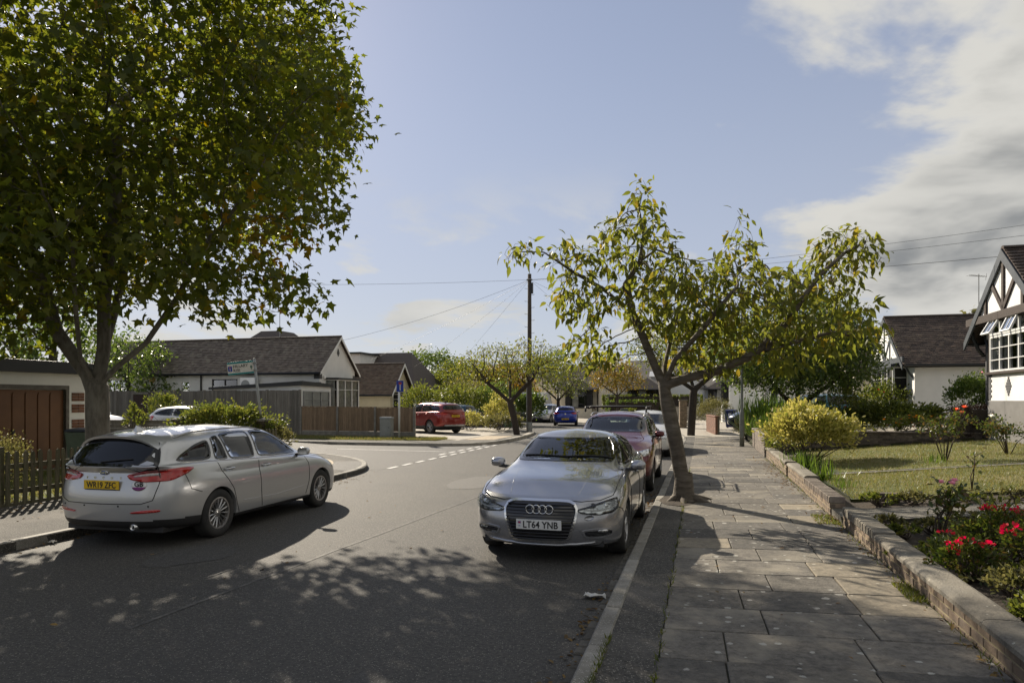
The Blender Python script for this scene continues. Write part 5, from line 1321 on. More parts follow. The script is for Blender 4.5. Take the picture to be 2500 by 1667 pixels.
# ---------------- left-hand bungalows
def house_l1():
    h = thing('bungalow', 'white bungalow number 33 with long mossy tiled roof behind the grey fence', 'house', S(-19.1, 32.9, 0), RZ); d = -1; L_ = 3.9; depth = 15.5; z1, zr = 3.62, 5.48
    ops = [(12.6,14.2,1.9,3.1),(8.4,9.05,1.95,2.95),(5.2,6.9,1.95,3.05)]
    bungalow_shell(h, d, L_, depth, z1, zr, .26, M_RENDW, M_TILE1, eavefront=.22, side_open=ops, seed=31, tw=.18)
    casement(h, (0,0,0), (d,0,0), (0,-1,0), 12.6, 14.2, 1.9, 3.1, 2, [], M_UPVC); casement(h, (0,0,0), (d,0,0), (0,-1,0), 8.4, 9.05, 1.95, 2.95, 1, [.72], M_UPVC); casement(h, (0,0,0), (d,0,0), (0,-1,0), 5.2, 6.9, 1.95, 3.05, 2, [], M_BLKFR)
    mid = L_/2
    wall_panel(h, (0,0,0), (0,1,0), (1,0,0), L_, 0, z1, [(.6,3.3,1.0,2.95)], M_RENDW, name='front_wall', top=zr)
    barge(h, d, -.24, L_, z1, zr, .26, M_UPVC, w=.12, t=.03)
    obj('diamond_vent', MB().ext([(.012,mid-.13,4.55),(.012,mid,4.33),(.012,mid+.13,4.55),(.012,mid,4.80)], (.02,0,0)), M_GREYQ, h, fix=True)
    for k in range(5):
        w = .34 if k % 2 == 0 else .2
        obj('quoin', MB().box(-w,.015,-.015,.0,3.30-k*.46-.28,3.30-k*.46), M_GREYQ, h); obj('quoin', MB().box(0,.016,-.01,w*.7,3.30-k*.46-.28,3.30-k*.46), M_GREYQ, h); obj('quoin', MB().box(0,.016,L_-w*.7,L_,3.30-k*.46-.28,3.30-k*.46), M_GREYQ, h)
    bx = .62; ya, yb = .85, 3.25
    P = [(0,.55),(bx,ya),(bx,yb),(0,3.55)]
    for (x0,y0),(x1,y1) in zip(P[:-1],P[1:]):
        a = Vector((x1-x0,y1-y0,0)); W = a.length; a.normalize(); n = Vector((a.y,-a.x,0))
        wall_panel(h, (x0,y0,0), a, n, W, .0, 1.0, (), M_RENDW, name='bay_panel')
        casement(h, (x0,y0,0), a, n, 0, W, 1.0, 3.0, 3 if W > 1.5 else 1, [.72], M_UPVC, inset=.03, curtain=[(0,1,0)])
    obj('bay_roof', MB().prism([(0,.45),(bx+.1,.8),(bx+.1,3.3),(0,3.65)], 3.0, 3.10), M_FASC, h, fix=True)
    me = text_mesh('33', .26, M_FASC, .01)
    for v in me.vertices: v.co = Vector((.02+v.co.z, v.co.x+3.72, v.co.y+2.25))
    obj('house_number', me, parent=h)
    obj('alarm_box', MB().lathe([(0,-.10),(.16,-.09),(.18,-.04),(.18,0)], 20, 'y', (-11.0,0,3.05)), pm('alarm_yellow', (.55,.35,.10), .5), h)
    obj('alarm_box', MB().lathe([(0,.10),(.10,.09),(.12,.04),(.12,0)], 16, 'x', (0,.42,3.12)), M_UPVC, h)
    obj('downpipe', MB().tube([(-7.6,-.05,3.3),(-7.6,-.05,1.2)], .05, 6), M_FASC, h)
    # air-conditioning box
    ac = obj('heat_pump_casing', MB().box(-4.7,-3.75,-.45,-.12,2.3,3.1), M_UPVC, h, bevel=.02); obj('fan_guard', MB().lathe([(0,-.01),(.27,-.01),(.28,.0)], 24, 'y', (-4.35,-.45,2.7)), M_GREYP, ac)
    # dormer / higher roof behind
    hb = thing('bungalow', 'dark roofed house rising behind the mossy roof, mostly under the maple', 'house', S(-33, 41.5, 0), RZ)
    obj('wall', MB().box(0,6,0,7,0,4.4), M_RENDW, hb); mb = MB().add([(-.4,-.4,4.3),(6.4,-.4,4.3),(6.4,7.4,4.3),(-.4,7.4,4.3),(2.2,2.6,7.0),(3.8,2.6,7.0),(3.8,4.4,7.0),(2.2,4.4,7.0)], [(0,1,5,4),(1,2,6,5),(2,3,7,6),(3,0,4,7),(4,5,6,7)])
    me = mb.mesh('roof', M_TILE3); face_tint(me, 1); obj('roof', me, parent=hb)
    aerial('television aerial on the ridge of the white bungalow at left', S(-22.9, 34.85, 5.75), RZ+.3, 1.35)
house_l1()
# flat-roofed lean-to between fence and house
lt = thing('lean_to', 'flat black-roofed lean-to with dark windows behind the grey fence', 'shed', S(-18.35, 30.0, .1), RZ)
obj('wall', MB().box(-5.2,-.02,.0,2.8,0,2.5), M_RENDW, lt); obj('roof', MB().add([(-5.4,-.12,2.42),(.12,-.12,2.72),(.12,2.85,2.62),(-5.4,2.85,2.5),(-5.4,-.12,2.30),(.12,-.12,2.50),(.12,2.85,2.45),(-5.4,2.85,2.38)], [(0,1,2,3),(7,6,5,4),(0,4,5,1),(1,5,6,2),(2,6,7,3),(3,7,4,0)]), M_FASC, lt)
casement(lt, (-.015,.15,0), (0,1,0), (1,0,0), 0, 2.45, 1.30, 2.22, 3, [.5], M_GREYP, inset=-.02, room=False, sill=False)
hh = simple_bungalow('cream bungalow with brown roof left of the blue road sign', -22.0, 47.6, -1, 3.9, 13, 2.62, 4.75, M_RENDC, M_TILEB, 41)
simple_bungalow('third bungalow on the left with steep dark roof', -25.5, 57.5, -1, 4.4, 9, 2.7, 5.0, M_RENDW, M_TILE3, 43, ri=False)
simple_bungalow('fourth bungalow on the left, white walls under a dark roof by the trees', -29.0, 68.0, -1, 4.6, 9, 2.9, 5.2, M_RENDW, M_TILE3, 45, ri=False)
# bungalow roof rising behind the cream one
hb = thing('bungalow', 'dark flat dormer and roof showing above the cream bungalow', 'house', S(-32, 54, 0), RZ)
obj('wall', MB().box(0,9,0,7,0,3), M_RENDW, hb); me = MB().add([(-.4,-.4,2.9),(9.4,-.4,2.9),(9.4,7.4,2.9),(-.4,7.4,2.9),(3,3.5,6.2),(7.4,3.5,6.2)], [(0,1,5,4),(1,2,5),(2,3,4,5),(3,0,4)]).mesh('roof', M_TILE3); face_tint(me, 1); obj('roof', me, parent=hb)
obj('dormer', MB().box(.6,4.2,-.2,3,5.0,5.9), M_RENDW, hb); obj('dormer_roof', MB().box(.4,4.4,-.4,3.2,5.9,6.05), M_FASC, hb)

# ---------------- garage behind the picket fence
M_GDOOR = pm('garage_door_brown', (.18,.082,.034), .55, c2=(.135,.06,.026), scale=2, bump=.002, bscale=30)
def garage():
    h = thing('garage', 'white flat-roofed garage with brown up-and-over door at the left edge', 'garage', S(-15.0, 5.0, .11), RZ)
    wall_panel(h, (0,0,0), (0,1,0), (1,0,0), 9.75, 0, 2.45, [(2.9,5.5,0,2.02),(6.2,8.95,0,2.02)], M_RENDW, name='front_wall', depth=.15)
    wall_panel(h, (0,9.75,0), (-1,0,0), (0,1,0), 5.5, 0, 2.45, (), M_RENDW, name='side_wall'); wall_panel(h, (0,0,0), (-1,0,0), (0,-1,0), 5.5, 0, 2.45, (), M_RENDW, name='side_wall')
    obj('roof', MB().box(-5.7,.22,-.2,9.95,2.42,2.72), M_FASC, h, bevel=.01)
    for a in (2.9, 6.2):
        w = 2.6 if a < 4 else 2.75
        dr = obj('garage_door', MB().box(-.12,-.08,a,a+w,0.02,2.0), M_GDOOR, h); n = 8
        for k in range(n):
            y0 = a+.06+(w-.12)/n*k; y1 = y0+(w-.12)/n-.045
            dz = 0 if 0 < k < n-1 else -.08
            P = [(y0,.08),(y1,.08),(y1,1.88+dz),(y1-.03,1.93+dz*.5),(y0+.03,1.93),(y0,1.88)]
            obj('door_panel', MB().ext([(-.08,y,z) for y, z in P], (.022,0,0)), M_GDOOR, dr, fix=True)
        obj('door_handle', MB().box(-.07,-.02,a+w/2-.03,a+w/2+.03,.93,1.03), M_BLKB, dr)
        obj('door_frame', MB().box(-.15,.012,a-.09,a,0,2.1).box(-.15,.012,a+w,a+w+.09,0,2.1).box(-.15,.014,a-.09,a+w+.09,2.02,2.12), pm('frame_grey', (.16,.15,.135), .8, c2=(.1,.09,.08), scale=6), h)
    for z in (.62, 1.02, 1.42, 1.72):
        for k in range(3): 
            for j in range(2): obj('brick', MB().box(.0,.02,9.12+j*.19,9.12+j*.19+.175,z+k*.075,z+k*.075+.066), M_BRICKR, h)
garage()

# ---------------- far houses beyond the bend
def far_house(label, X, Y, yaw, W, z1, zr, wm, tm, seed, bayside=1, sky=False):
    h = thing('bungalow', label, 'house', (X, Y, .1), yaw); Dp = 9
    wall_panel(h, (0,0,0), (1,0,0), (0,-1,0), W, 0, z1, [(W*.62,W*.62+.6,1.0,2.5)], wm, name='front_wall')
    wall_panel(h, (0,0,0), (0,1,0), (-1,0,0), Dp, 0, z1, (), wm, name='side_wall', top=zr); wall_panel(h, (W,0,0), (0,1,0), (1,0,0), Dp, 0, z1, (), wm, name='side_wall', top=zr)
    ln = sqrt((Dp/2+.3)**2+(zr-z1+.2)**2)
    roof_slope(h, (-.3,-.3,z1-.12), (1,0,0), (0,(Dp/2+.3)/ln,(zr-z1+.2)/ln), W+.6, ln, tm, gauge=.22, tw=.5, seed=seed)
    mb = MB().add([(-.3,-.3,z1-.16),(W+.3,-.3,z1-.16),(W+.3,Dp/2,zr),(-.3,Dp/2,zr),(W+.3,Dp+.3,z1-.16),(-.3,Dp+.3,z1-.16)], [(0,1,2,3),(3,2,4,5)]); me = mb.mesh('roof_deck', tm); face_tint(me, 1); obj('roof_deck', me, parent=h)
    casement(h, (0,0,0), (1,0,0), (0,-1,0), W*.62, W*.62+.6, 1.0, 2.5, 1, [.5], M_BLKFR, inset=.06)
    # hipped bay
    a, b = W*.10, W*.48; y = -1.0
    wall_panel(h, (a,y,0), (1,0,0), (0,-1,0), b-a, 0, 1.0, (), wm, name='bay_panel')
    for x, n in ((a,-1),(b,1)): wall_panel(h, (x,y,0), (0,1,0), (n,0,0), 1.0, 0, 1.0, (), wm, name='bay_panel'); casement(h, (x,y,0), (0,1,0), (n,0,0), 0, 1.0, 1.0, z1-.15, 1, [.7], M_BLKFR, inset=.03)
    casement(h, (a,y,0), (1,0,0), (0,-1,0), 0, b-a, 1.0, z1-.15, 4, [.7], M_BLKFR, inset=.03, curtain=[(.25,.5,0)])
    rb = MB().add([(a-.35,y-.35,z1-.2),(b+.35,y-.35,z1-.2),(b+.35,.8,z1-.2),(a-.35,.8,z1-.2),((a+b)/2,y+1.2,z1+1.0),((a+b)/2,2.6,z1+1.0)], [(0,1,4),(1,2,5,4),(3,0,4,5)]); me = rb.mesh('bay_roof', M_TILE3); face_tint(me, 1); obj('bay_roof', me, parent=h, fix=True)
    gw = W*.40; gx0 = W*.58; gy = -.6; zg_ = z1+1.55
    wall_panel(h, (gx0,gy,0), (1,0,0), (0,-1,0), gw, 0, z1, [(gw*.25,gw*.75,1.0,2.4)], wm, name='wing_wall', top=zg_); casement(h, (gx0,gy,0), (1,0,0), (0,-1,0), gw*.25, gw*.75, 1.0, 2.4, 3, [.7], M_UPVC, inset=.05, curtain=[(0,.5,0)])
    for x, n in ((gx0,-1),(gx0+gw,1)): wall_panel(h, (x,gy,0), (0,1,0), (n,0,0), .6, 0, z1, (), wm, name='wing_side')
    mg = gx0+gw/2; me = MB().add([(gx0-.25,gy-.25,z1-.12),(mg,gy-.25,zg_+.08),(mg,3.2,zg_+.08),(gx0-.25,3.2,z1-.12),(gx0+gw+.25,gy-.25,z1-.12),(gx0+gw+.25,3.2,z1-.12)], [(0,1,2,3),(1,4,5,2)]).mesh('wing_roof', tm); face_tint(me, 1); obj('wing_roof', me, parent=h)
    obj('gutter', MB().tube([(a-.4,y-.38,z1-.22),(b+.4,y-.38,z1-.22)], .06, 6).tube([(b+.4,-.34,z1-.16),(W+.3,-.34,z1-.16)], .06, 6).tube([(W*.55,-.05,z1-.2),(W*.55,-.05,0)], .05, 6), M_FASC, h)
    if sky:
        for x in (W*.3, W*.5, W*.75):
            o = obj('skylight', MB().box(x,x+.7,1.6,1.66,0,1.0), M_UPVC, h); o.rotation_euler = (0,0,0)
            up = Vector((0,(Dp/2+.3)/ln,(zr-z1+.2)/ln)); nn = Vector((0,-up.z,up.y)); P = Vector((x,-.3,z1-.12))+up*2.2+nn*.06
            bpy.data.objects.remove(o); obj('skylight', MB().ext([P, P+Vector((.75,0,0)), P+Vector((.75,0,0))+up*1.0, P+up*1.0], nn*.06), M_UPVC, h, fix=True)
far_house('far white bungalow with dark bay window behind the blue hatchback', 4.9, 70, R(-12), 7.0, 3.0, 5.4, M_RENDI, M_TILE3, 51)
far_house('far white house with skylights in its roof, behind the orange tree', 11.2, 68.5, R(-16), 8.0, 3.0, 5.9, M_RENDW, M_TILEP, 53, sky=True)
far_house('far pale-roofed bungalow with black bay window above the plum crossover', 18.2, 66.0, R(-20), 8.0, 3.0, 5.6, M_RENDW, M_TILEP, 55)
far_house('farthest small white bungalow beyond the white van', -1.8, 80, R(-6), 7.0, 3.0, 5.0, M_RENDI, M_TILE3, 57)
# ------------------------------------------------------------------ estate car on the left
def estate_car():
    p = dict(W=1.84, wb=2.70, fo=.92, ro=1.06, H=1.485, cowl=(1.12, .985), wst=(.28, 1.40), roofr=(-2.16, 1.40), glassb=(-2.38, 1.02),
             belt=(.945, 1.03), bonnet=(.74, .90), zm=(.54, .58, .66), roofw=.63, peak=.66, shoulder=.035, rw=.325)
    P = paint('silver_paint_warm', (.56, .565, .57), .5, .28)
    c = Car('estate_car', 'silver estate car seen from behind, yellow rear plate WR19 ZFC, parked by left kerb', p, P, (-4.53, 10.80, 0), R(90-13.6), 9, 15)
    hw = c.hw; xr = c.xr
    c.window('front_door_window', [(.83, hw, .985), (.20, hw, 1.345), (-.02, hw, 1.385), (-.33, hw, 1.40), (-.37, hw, 1.005)], M_GLASS, .022, both=True, k=.1)
    c.window('rear_door_window', [(-.43, hw, 1.008), (-.39, hw, 1.402), (-.80, hw, 1.395), (-1.06, hw, 1.37), (-1.02, hw, 1.025)], M_PRIV, .022, both=True, k=.1)
    c.window('rear_door_quarter_glass', [(-1.055, hw, 1.03), (-1.095, hw, 1.365), (-1.26, hw, 1.335), (-1.32, hw, 1.045)], M_PRIV, .018, both=True, k=.1)
    c.window('rear_quarter_window', [(-1.375, hw, 1.05), (-1.32, hw, 1.325), (-1.62, hw, 1.262), (-1.90, hw, 1.15), (-2.00, hw, 1.085), (-1.92, hw, 1.065)], M_PRIV, .024, both=True, k=.15)
    rc = c.r_cowl
    ws = [c.at(rc+.30, q, 1) for q in (0, 1, 2, 2.9)]+[c.at(rc+a, 3.25, 1) for a in (.6, 1.2, 1.6)]+[c.at(rc+1.86, q, 1) for q in (2.6, 1.8, 1, 0)]
    ws = ws+[Vector((q.x, -q.y, q.z)) for q in ws[::-1][1:-1]]
    c.window('windscreen', ws, M_WSCREEN, .05, it=1)
    c.window('rear_window', [(xr, -.60, 1.045), (xr, .60, 1.045), (xr+.03, .71, 1.13), (xr+.25, .60, 1.345), (xr+.28, .3, 1.362), (xr+.28, -.3, 1.362), (xr+.25, -.60, 1.345), (xr+.03, -.71, 1.13)], M_PRIV, .05, k=.12)
    c.body(Ra=.36, zw=.325, trim=lambda q: q.z < (.365 if q.x < -1.35 else .262 if q.x < 1.7 else .27))
    c.interior(); c.wheels(.325, rim=.213, style='multi', n=15)
    # tail lamps wrapping round the corners
    tl = [(xr+.02, .36, .930), (xr+.03, .60, .985), (xr+.17, .82, 1.005), (xr+.56, hw, 1.005), (xr+.42, hw, .935), (xr+.20, .86, .855), (xr+.04, .62, .845), (xr+.02, .42, .87)]
    for o in c.patch('tail_lamp', tl, M_LENSRED, .012, it=2, k=.12, both=True, res=.03):
        pass
    c.patch('tail_lamp_dark_band', [(xr+.02, .39, .925), (xr+.03, .62, .975), (xr+.14, .80, .99), (xr+.15, .80, .965), (xr+.03, .62, .95), (xr+.02, .42, .91)], M_LENSDRK, .0145, both=True, res=.03)
    c.patch('reversing_lens', [(xr+.02, .42, .905), (xr+.03, .64, .94), (xr+.10, .74, .94), (xr+.10, .74, .905), (xr+.03, .62, .905), (xr+.02, .44, .89)], M_LENSCLR, .0145, both=True, res=.03)
    c.patch('bumper_reflector', [(xr, .40, .475), (xr+.03, .58, .50), (xr+.10, .76, .505), (xr+.10, .76, .475), (xr+.03, .58, .462), (xr, .42, .455)], M_LENSRED, .008, both=True, res=.03)
    c.plate('WR19 ZFC', xr, .800, False, M_PLATEY)
    c.patch('plate_frame', [(xr, -.27, .738), (xr, .27, .738), (xr, .27, .752), (xr, -.27, .752)], M_PLASTIC, .014, it=0)
    # badge, lettering, sticker
    q = c.drop(Vector((xr, 0, .955)), Vector((-1, 0, 0)), .006)
    bd = MB().lathe([(0, .012), (.055, .010), (.062, .0)], 28, 'x'); 
    b = obj('badge', bd, M_FORDBL, c.root, loc=q); b.scale = (-1, 1, .42)
    rg = obj('badge_rim', MB().lathe([(.055, .010), (.060, .014), (.066, .010), (.066, 0)], 28, 'x'), M_CHROME, b)
    me = text_mesh('Ford', .05, M_CHROME, .001, .0004)
    for v in me.vertices: v.co = Vector((.014+v.co.z, -v.co.x, v.co.y*2.0))
    obj('badge_script', me, parent=b)
    for i, ch in enumerate('FOCUS'):
        y = -.20*(i-2)*.62; q = c.drop(Vector((xr, y, .885)), Vector((-1, 0, 0)), .003)
        me = text_mesh(ch, .040, M_CHROME, .003, .0008)
        for v in me.vertices: v.co = Vector((-v.co.z, -v.co.x, v.co.y))
        obj('model_letter', me, parent=c.root, loc=q)
    q = c.drop(Vector((xr, -.50, .80)), Vector((-1, 0, 0)), .004)
    c.patch('country_sticker', [(xr, -.50+.092*cos(a), .80+.068*sin(a)) for a in np.linspace(0, 2*pi, 24, endpoint=False)], M_WHITEP, .004, it=0, res=.03)
    c.patch('country_sticker_band', [(xr, -.50+.088*cos(a), .80+.064*sin(a)) for a in np.linspace(pi*1.10, pi*1.90, 14)], M_PURPLE, .0055, it=0, res=.03, skirt=.003)
    me = text_mesh('GB', .085, M_INK, .001, .002)
    nn = (c.drop(Vector((xr, -.45, .815)), Vector((-1, 0, 0)), 0)-c.drop(Vector((xr, -.55, .815)), Vector((-1, 0, 0)), 0)).normalized()
    ang = math.atan2(nn.x, nn.y)
    for v in me.vertices: v.co = Vector((-v.co.z-.008, -v.co.x, v.co.y+.014))
    o = obj('country_sticker_text', me, parent=c.root, loc=q); o.rotation_euler = (0, 0, -ang)
    # panel gaps
    for nm, pts in (('hatch_gap', [(xr+.30, .62, 1.40), (xr+.10, .77, 1.16), (xr+.06, .79, 1.02), (xr+.10, .78, .90), (xr+.04, .70, .62), (xr+.01, .55, .575), (xr, 0, .57)]),
                    ('door_gap', [(-.40, hw, 1.0), (-.42, hw, .8), (-.40, hw, .50), (-.36, hw, .28)]),
                    ('door_gap', [(-1.34, hw, 1.04), (-1.28, hw, .90), (-1.06, hw, .62), (-.98, hw, .40), (-.92, hw, .28)]),
                    ('door_gap', [(.86, hw, .96), (.95, hw, .80), (.94, hw, .50), (.86, hw, .30)]),
                    ('bumper_gap', [(xr+.45, hw, .93), (xr+.52, hw, .72), (xr+.70, hw, .66)]),
                    ('bonnet_gap', [(1.0, .80, .98), (1.5, .80, .90), (2.0, .72, .80)])):
        c.line(nm, pts, both=True)
    c.line('window_trim', [(.80, hw, .972), (-.4, hw, .992), (-1.3, hw, 1.03), (-1.95, hw, 1.055)], M_CHROME, .006, .004, both=True)
    c.line('sill_crease', [(.9, hw, .45), (0, hw, .40), (-.85, hw, .43)], P, .006, -.003, both=True)
    c.handles([-.24, -1.12], [.875, .90])
    c.mirrors(.66, 1.02, P)
    for sg in (1, -1):
        pts = []
        for x in np.linspace(.05, -1.85, 14):
            h = c.drop(Vector((x, sg*.57, 2)), Vector((0, 0, 1)), 0); e = .035*min(1, 6*min((x+1.85)/1.9, (.05-x)/1.9)); pts.append((x, sg*.575, h.z+e))
        obj('roof_rail', MB().tube(pts, .013, 6), M_ALLOY, c.root, smooth=True)
    zt = c.drop(Vector((-1.75, 0, 2)), Vector((0, 0, 1)), 0).z
    obj('roof_aerial', MB().add([(-1.62,0,zt-.01),(-1.86,.03,zt-.01),(-1.86,-.03,zt-.01),(-1.84,0,zt+.075),(-1.78,0,zt+.075)], [(0,1,3,4),(0,4,3,2),(1,2,3),(0,2,1)]), P, c.root)
    y = -.42; obj('exhaust_tip', MB().lathe([(.036, 0), (.036, -.1), (.030, -.1), (.030, 0), (.036, 0)], 18, 'x', (xr+.15, y, .285)), M_CHROME, c.root, smooth=True)
    obj('rear_wiper', MB().tube([c.drop(Vector((xr, .05, 1.075)), Vector((-1,0,0)), .012), c.drop(Vector((xr, -.2, 1.10)), Vector((-1,0,0)), .016), c.drop(Vector((xr, -.38, 1.115)), Vector((-1,0,0)), .014)], .009, 6), M_PLASTIC, c.root)
    sp = MB(); ys = np.linspace(-.60, .60, 13); U = []; D = []
    for y in ys:
        a = c.drop(Vector((xr+.42, y, 2)), Vector((0, 0, 1)), .004); e = c.drop(Vector((xr+.30, y, 2)), Vector((0, 0, 1)), .012)
        t = Vector((xr+.175+.10*(abs(y)/.6)**3, y, e.z-.022)); b = t+Vector((.015, 0, -.028)); f = c.drop(Vector((xr+.34, y, 2)), Vector((0, 0, 1)), -.03)
        U += [a, e, t, b, f]
    sp.add(U, [(5*i+k, 5*i+5+k, 5*i+6+k, 5*i+1+k) for i in range(12) for k in range(4)]+[(0, 1, 2, 3, 4), (64, 63, 62, 61, 60)])
    obj('rear_spoiler', sp, P, c.root, fix=True, auto=40)
    for y in (-.62, -.25, .25, .62):
        q = c.drop(Vector((xr, y, .545)), Vector((-1, 0, 0)), .002); obj('parking_sensor', MB().lathe([(0, -.004), (.011, -.003), (.011, .004)], 12, 'x', q), M_PLASTIC, c.root)
    return c

# ------------------------------------------------------------------ saloon facing the camera
def saloon_car():
    p = dict(W=1.80, wb=2.637, fo=.90, ro=.93, H=1.425, cowl=(.98, .985), wst=(.10, 1.36), roofr=(-1.05, 1.345), glassb=(-1.75, 1.02),
             belt=(.94, .99), bonnet=(.745, .90), zm=(.50, .56, .66), roofw=.58, peak=.65, shoulder=.04, rw=.317, bulge=.03, rseat=1.85)
    P = paint('silver_paint_cool', (.40, .405, .43), .75, .24)
    q = S(-.90, 9.70); c = Car('saloon_car', 'silver saloon facing the camera, white front plate LT64 YNB, parked at right kerb', p, P, q, R(90-15.5+180), 9, 15)
    hw = c.hw; xf = c.xf; rc = c.r_cowl
    ws = [c.at(rc+.26, q, 1) for q in (0, 1, 2, 2.9)]+[c.at(rc+a, 3.3, 1) for a in (.6, 1.2, 1.6)]+[c.at(rc+1.88, q, 1) for q in (2.7, 1.8, 1, 0)]
    ws = ws+[Vector((q.x, -q.y, q.z)) for q in ws[::-1][1:-1]]
    c.window('windscreen', ws, M_WSCREEN, .05, it=1)
    rwn = [c.at(rc+.35, q, 1) for q in (11, 10, 9.4)]+[c.at(rc+a, 9.0, 1) for a in (.8, 1.3)]+[c.at(rc+1.8, q, 1) for q in (9.2, 10, 11)]
    rwn = rwn+[Vector((q.x, -q.y, q.z)) for q in rwn[::-1][1:-1]]
    c.window('rear_window', rwn, M_GLASS, .03, it=1)
    c.window('front_door_window', [(.72, hw, .99), (.10, hw, 1.31), (-.12, hw, 1.345), (-.36, hw, 1.345), (-.40, hw, .995)], M_GLASS, .022, both=True, k=.1)
    c.window('rear_door_window', [(-.45, hw, .997), (-.42, hw, 1.345), (-.80, hw, 1.325), (-1.15, hw, 1.23), (-1.42, hw, 1.07), (-1.30, hw, 1.01)], M_GLASS, .022, both=True, k=.12)
    c.body(Ra=.35, zw=.317, trim=lambda q: q.z < .225)
    c.interior(); c.wheels(.317, rim=.215, style='twin', n=5)
    F = Vector((1, 0, 0))
    gr = [(xf, -.30, .715), (xf, .30, .715), (xf, .385, .69), (xf, .425, .62), (xf, .405, .50), (xf, .335, .30), (xf, .27, .262), (xf, -.27, .262), (xf, -.335, .30), (xf, -.405, .50), (xf, -.425, .62), (xf, -.385, .69)]
    g = c.patch('grille', gr, M_GLOSSBLK, .004, it=1, k=.15)
    c.ring('grille_frame', gr, M_CHROME, .020, .016, it=1, k=.15, parent=g, out=.004)
    def gw(z):
        return .41 if z > .5 else .41-(.5-z)*.34
    for z in (.665, .632, .598, .565, .532, .50, .465, .43, .395, .36, .325, .295):
        y = gw(z)-.015
        if z > .66: y = .385
        pts = [c.drop(Vector((xf, yy, z)), F, .014) for yy in np.linspace(-y, y, 15)]
        obj('grille_slat', MB().tube(pts, .006, 5), M_ALLOYD, g)
    for i in range(4):
        y = (i-1.5)*.072; q = c.drop(Vector((xf, y, .612)), F, .024)
        rg = [(q.x, q.y+.047*cos(a), q.z+.047*sin(a)) for a in np.linspace(0, 2*pi, 25)]
        obj('badge_ring', MB().tube(rg, .0065, 6, cap=False), M_CHROME, c.root, smooth=True)
    c.plate('LT64 YNB', xf, .455, True, M_PLATEW, uk=True)
    hl = [(xf-.02, .455, .655), (xf-.10, .62, .695), (xf-.30, .80, .745), (xf-.42, .86, .755), (xf-.36, .87, .66), (xf-.22, .83, .615), (xf-.10, .70, .595), (xf-.03, .52, .610)]
    for o in c.patch('headlamp', hl, M_HEADL, .002, it=1, k=.15, both=True, res=.03):
        pass
    c.ring('headlamp_surround', hl, M_GLOSSBLK, .012, .007, it=1, k=.15, both=True)
    c.patch('daytime_running_light', [(xf-.05, .53, .617), (xf-.11, .70, .606), (xf-.23, .82, .628), (xf-.36, .865, .672), (xf-.36, .865, .688), (xf-.23, .815, .644), (xf-.11, .70, .622), (xf-.05, .53, .630)], M_WHITEP, .010, it=1, both=True, res=.03, skirt=.004)
    for (y, dx) in ((.585, -.09), (.715, -.19)):
        for sg in (1, -1):
            q = c.drop(Vector((xf+dx, sg*y, .660)), F, -.012)
            obj('headlamp_projector', MB().lathe([(0, .022), (.020, .016), (.030, .0), (.036, .006), (.038, -.01)], 20, 'x', q), M_GLOSSBLK if dx > -.1 else M_CHROME, c.root, smooth=True)
    c.patch('headlamp_glass', hl, M_LAMPGL, .026, it=1, k=.15, both=True, res=.03, skirt=.02)
    fg = [(xf-.03, .50, .395), (xf-.10, .70, .415), (xf-.22, .83, .405), (xf-.22, .83, .335), (xf-.10, .70, .315), (xf-.03, .55, .32)]
    c.patch('fog_lamp_grille', fg, M_GLOSSBLK, .004, it=1, k=.15, both=True, res=.03)
    for z in (.345, .365, .385): c.line('fog_grille_slat', [(xf-.03, .53, z), (xf-.10, .70, z), (xf-.20, .81, z)], M_ALLOYD, .0045, .010, both=True)
    c.patch('fog_lamp', [(xf-.09, .68, .405), (xf-.17, .785, .403), (xf-.17, .785, .37), (xf-.09, .68, .37)], M_HEADL, .016, it=1, both=True, res=.03)
    c.ring('fog_lamp_trim', fg, P, .014, .012, it=1, k=.15, both=True, out=.006)
    lip = [c.drop(Vector((xf, y, .192)), F, .0) for y in np.linspace(-.70, .70, 21)]
    obj('front_splitter', MB().tube(lip, .017, 6), P, c.root, smooth=True)
    c.patch('lower_intake', [(xf, -.50, .244), (xf, .50, .244), (xf, .46, .214), (xf, -.46, .214)], M_GLOSSBLK, .003, it=1, res=.03)
    c.patch('tow_eye_cover', [(xf, .50, .50), (xf, .60, .51), (xf, .60, .565), (xf, .50, .555)], P, .004, it=1, k=.3, res=.03)
    for nm, pts in (('bonnet_gap', [(xf-.12, 0, .735), (xf-.13, .30, .735), (xf-.16, .45, .705), (xf-.25, .66, .735), (xf-.42, .80, .79), (1.3, .80, .90), (.90, .80, .96), (.70, .78, .98)]),
                    ('door_gap', [(-.43, hw, 1.0), (-.45, hw, .8), (-.43, hw, .5), (-.40, hw, .27)]), ('door_gap', [(.76, hw, .96), (.86, hw, .8), (.85, hw, .5), (.78, hw, .27)]),
                    ('door_gap', [(-1.38, hw, 1.0), (-1.25, hw, .80), (-1.02, hw, .6), (-.92, hw, .42), (-.88, hw, .28)]), ('bumper_gap', [(xf-.40, hw, .63), (xf-.50, hw, .60), (xf-.55, hw, .56)])):
        c.line(nm, pts, both=True)
    c.line('bonnet_crease', [(xf-.25, .40, .77), (1.5, .46, .90), (1.05, .52, .97)], P, .006, -.003, both=True)
    c.line('window_trim', [(.74, hw, .975), (-.4, hw, .982), (-1.35, hw, 1.0), (-1.46, hw, 1.06), (-1.15, hw, 1.25), (-.8, hw, 1.345), (-.36, hw, 1.368), (.08, hw, 1.33), (.5, hw, 1.13)], M_CHROME, .006, .005, both=True)
    c.handles([-.26, -1.16], [.84, .86]); c.mirrors(.60, 1.0, P)
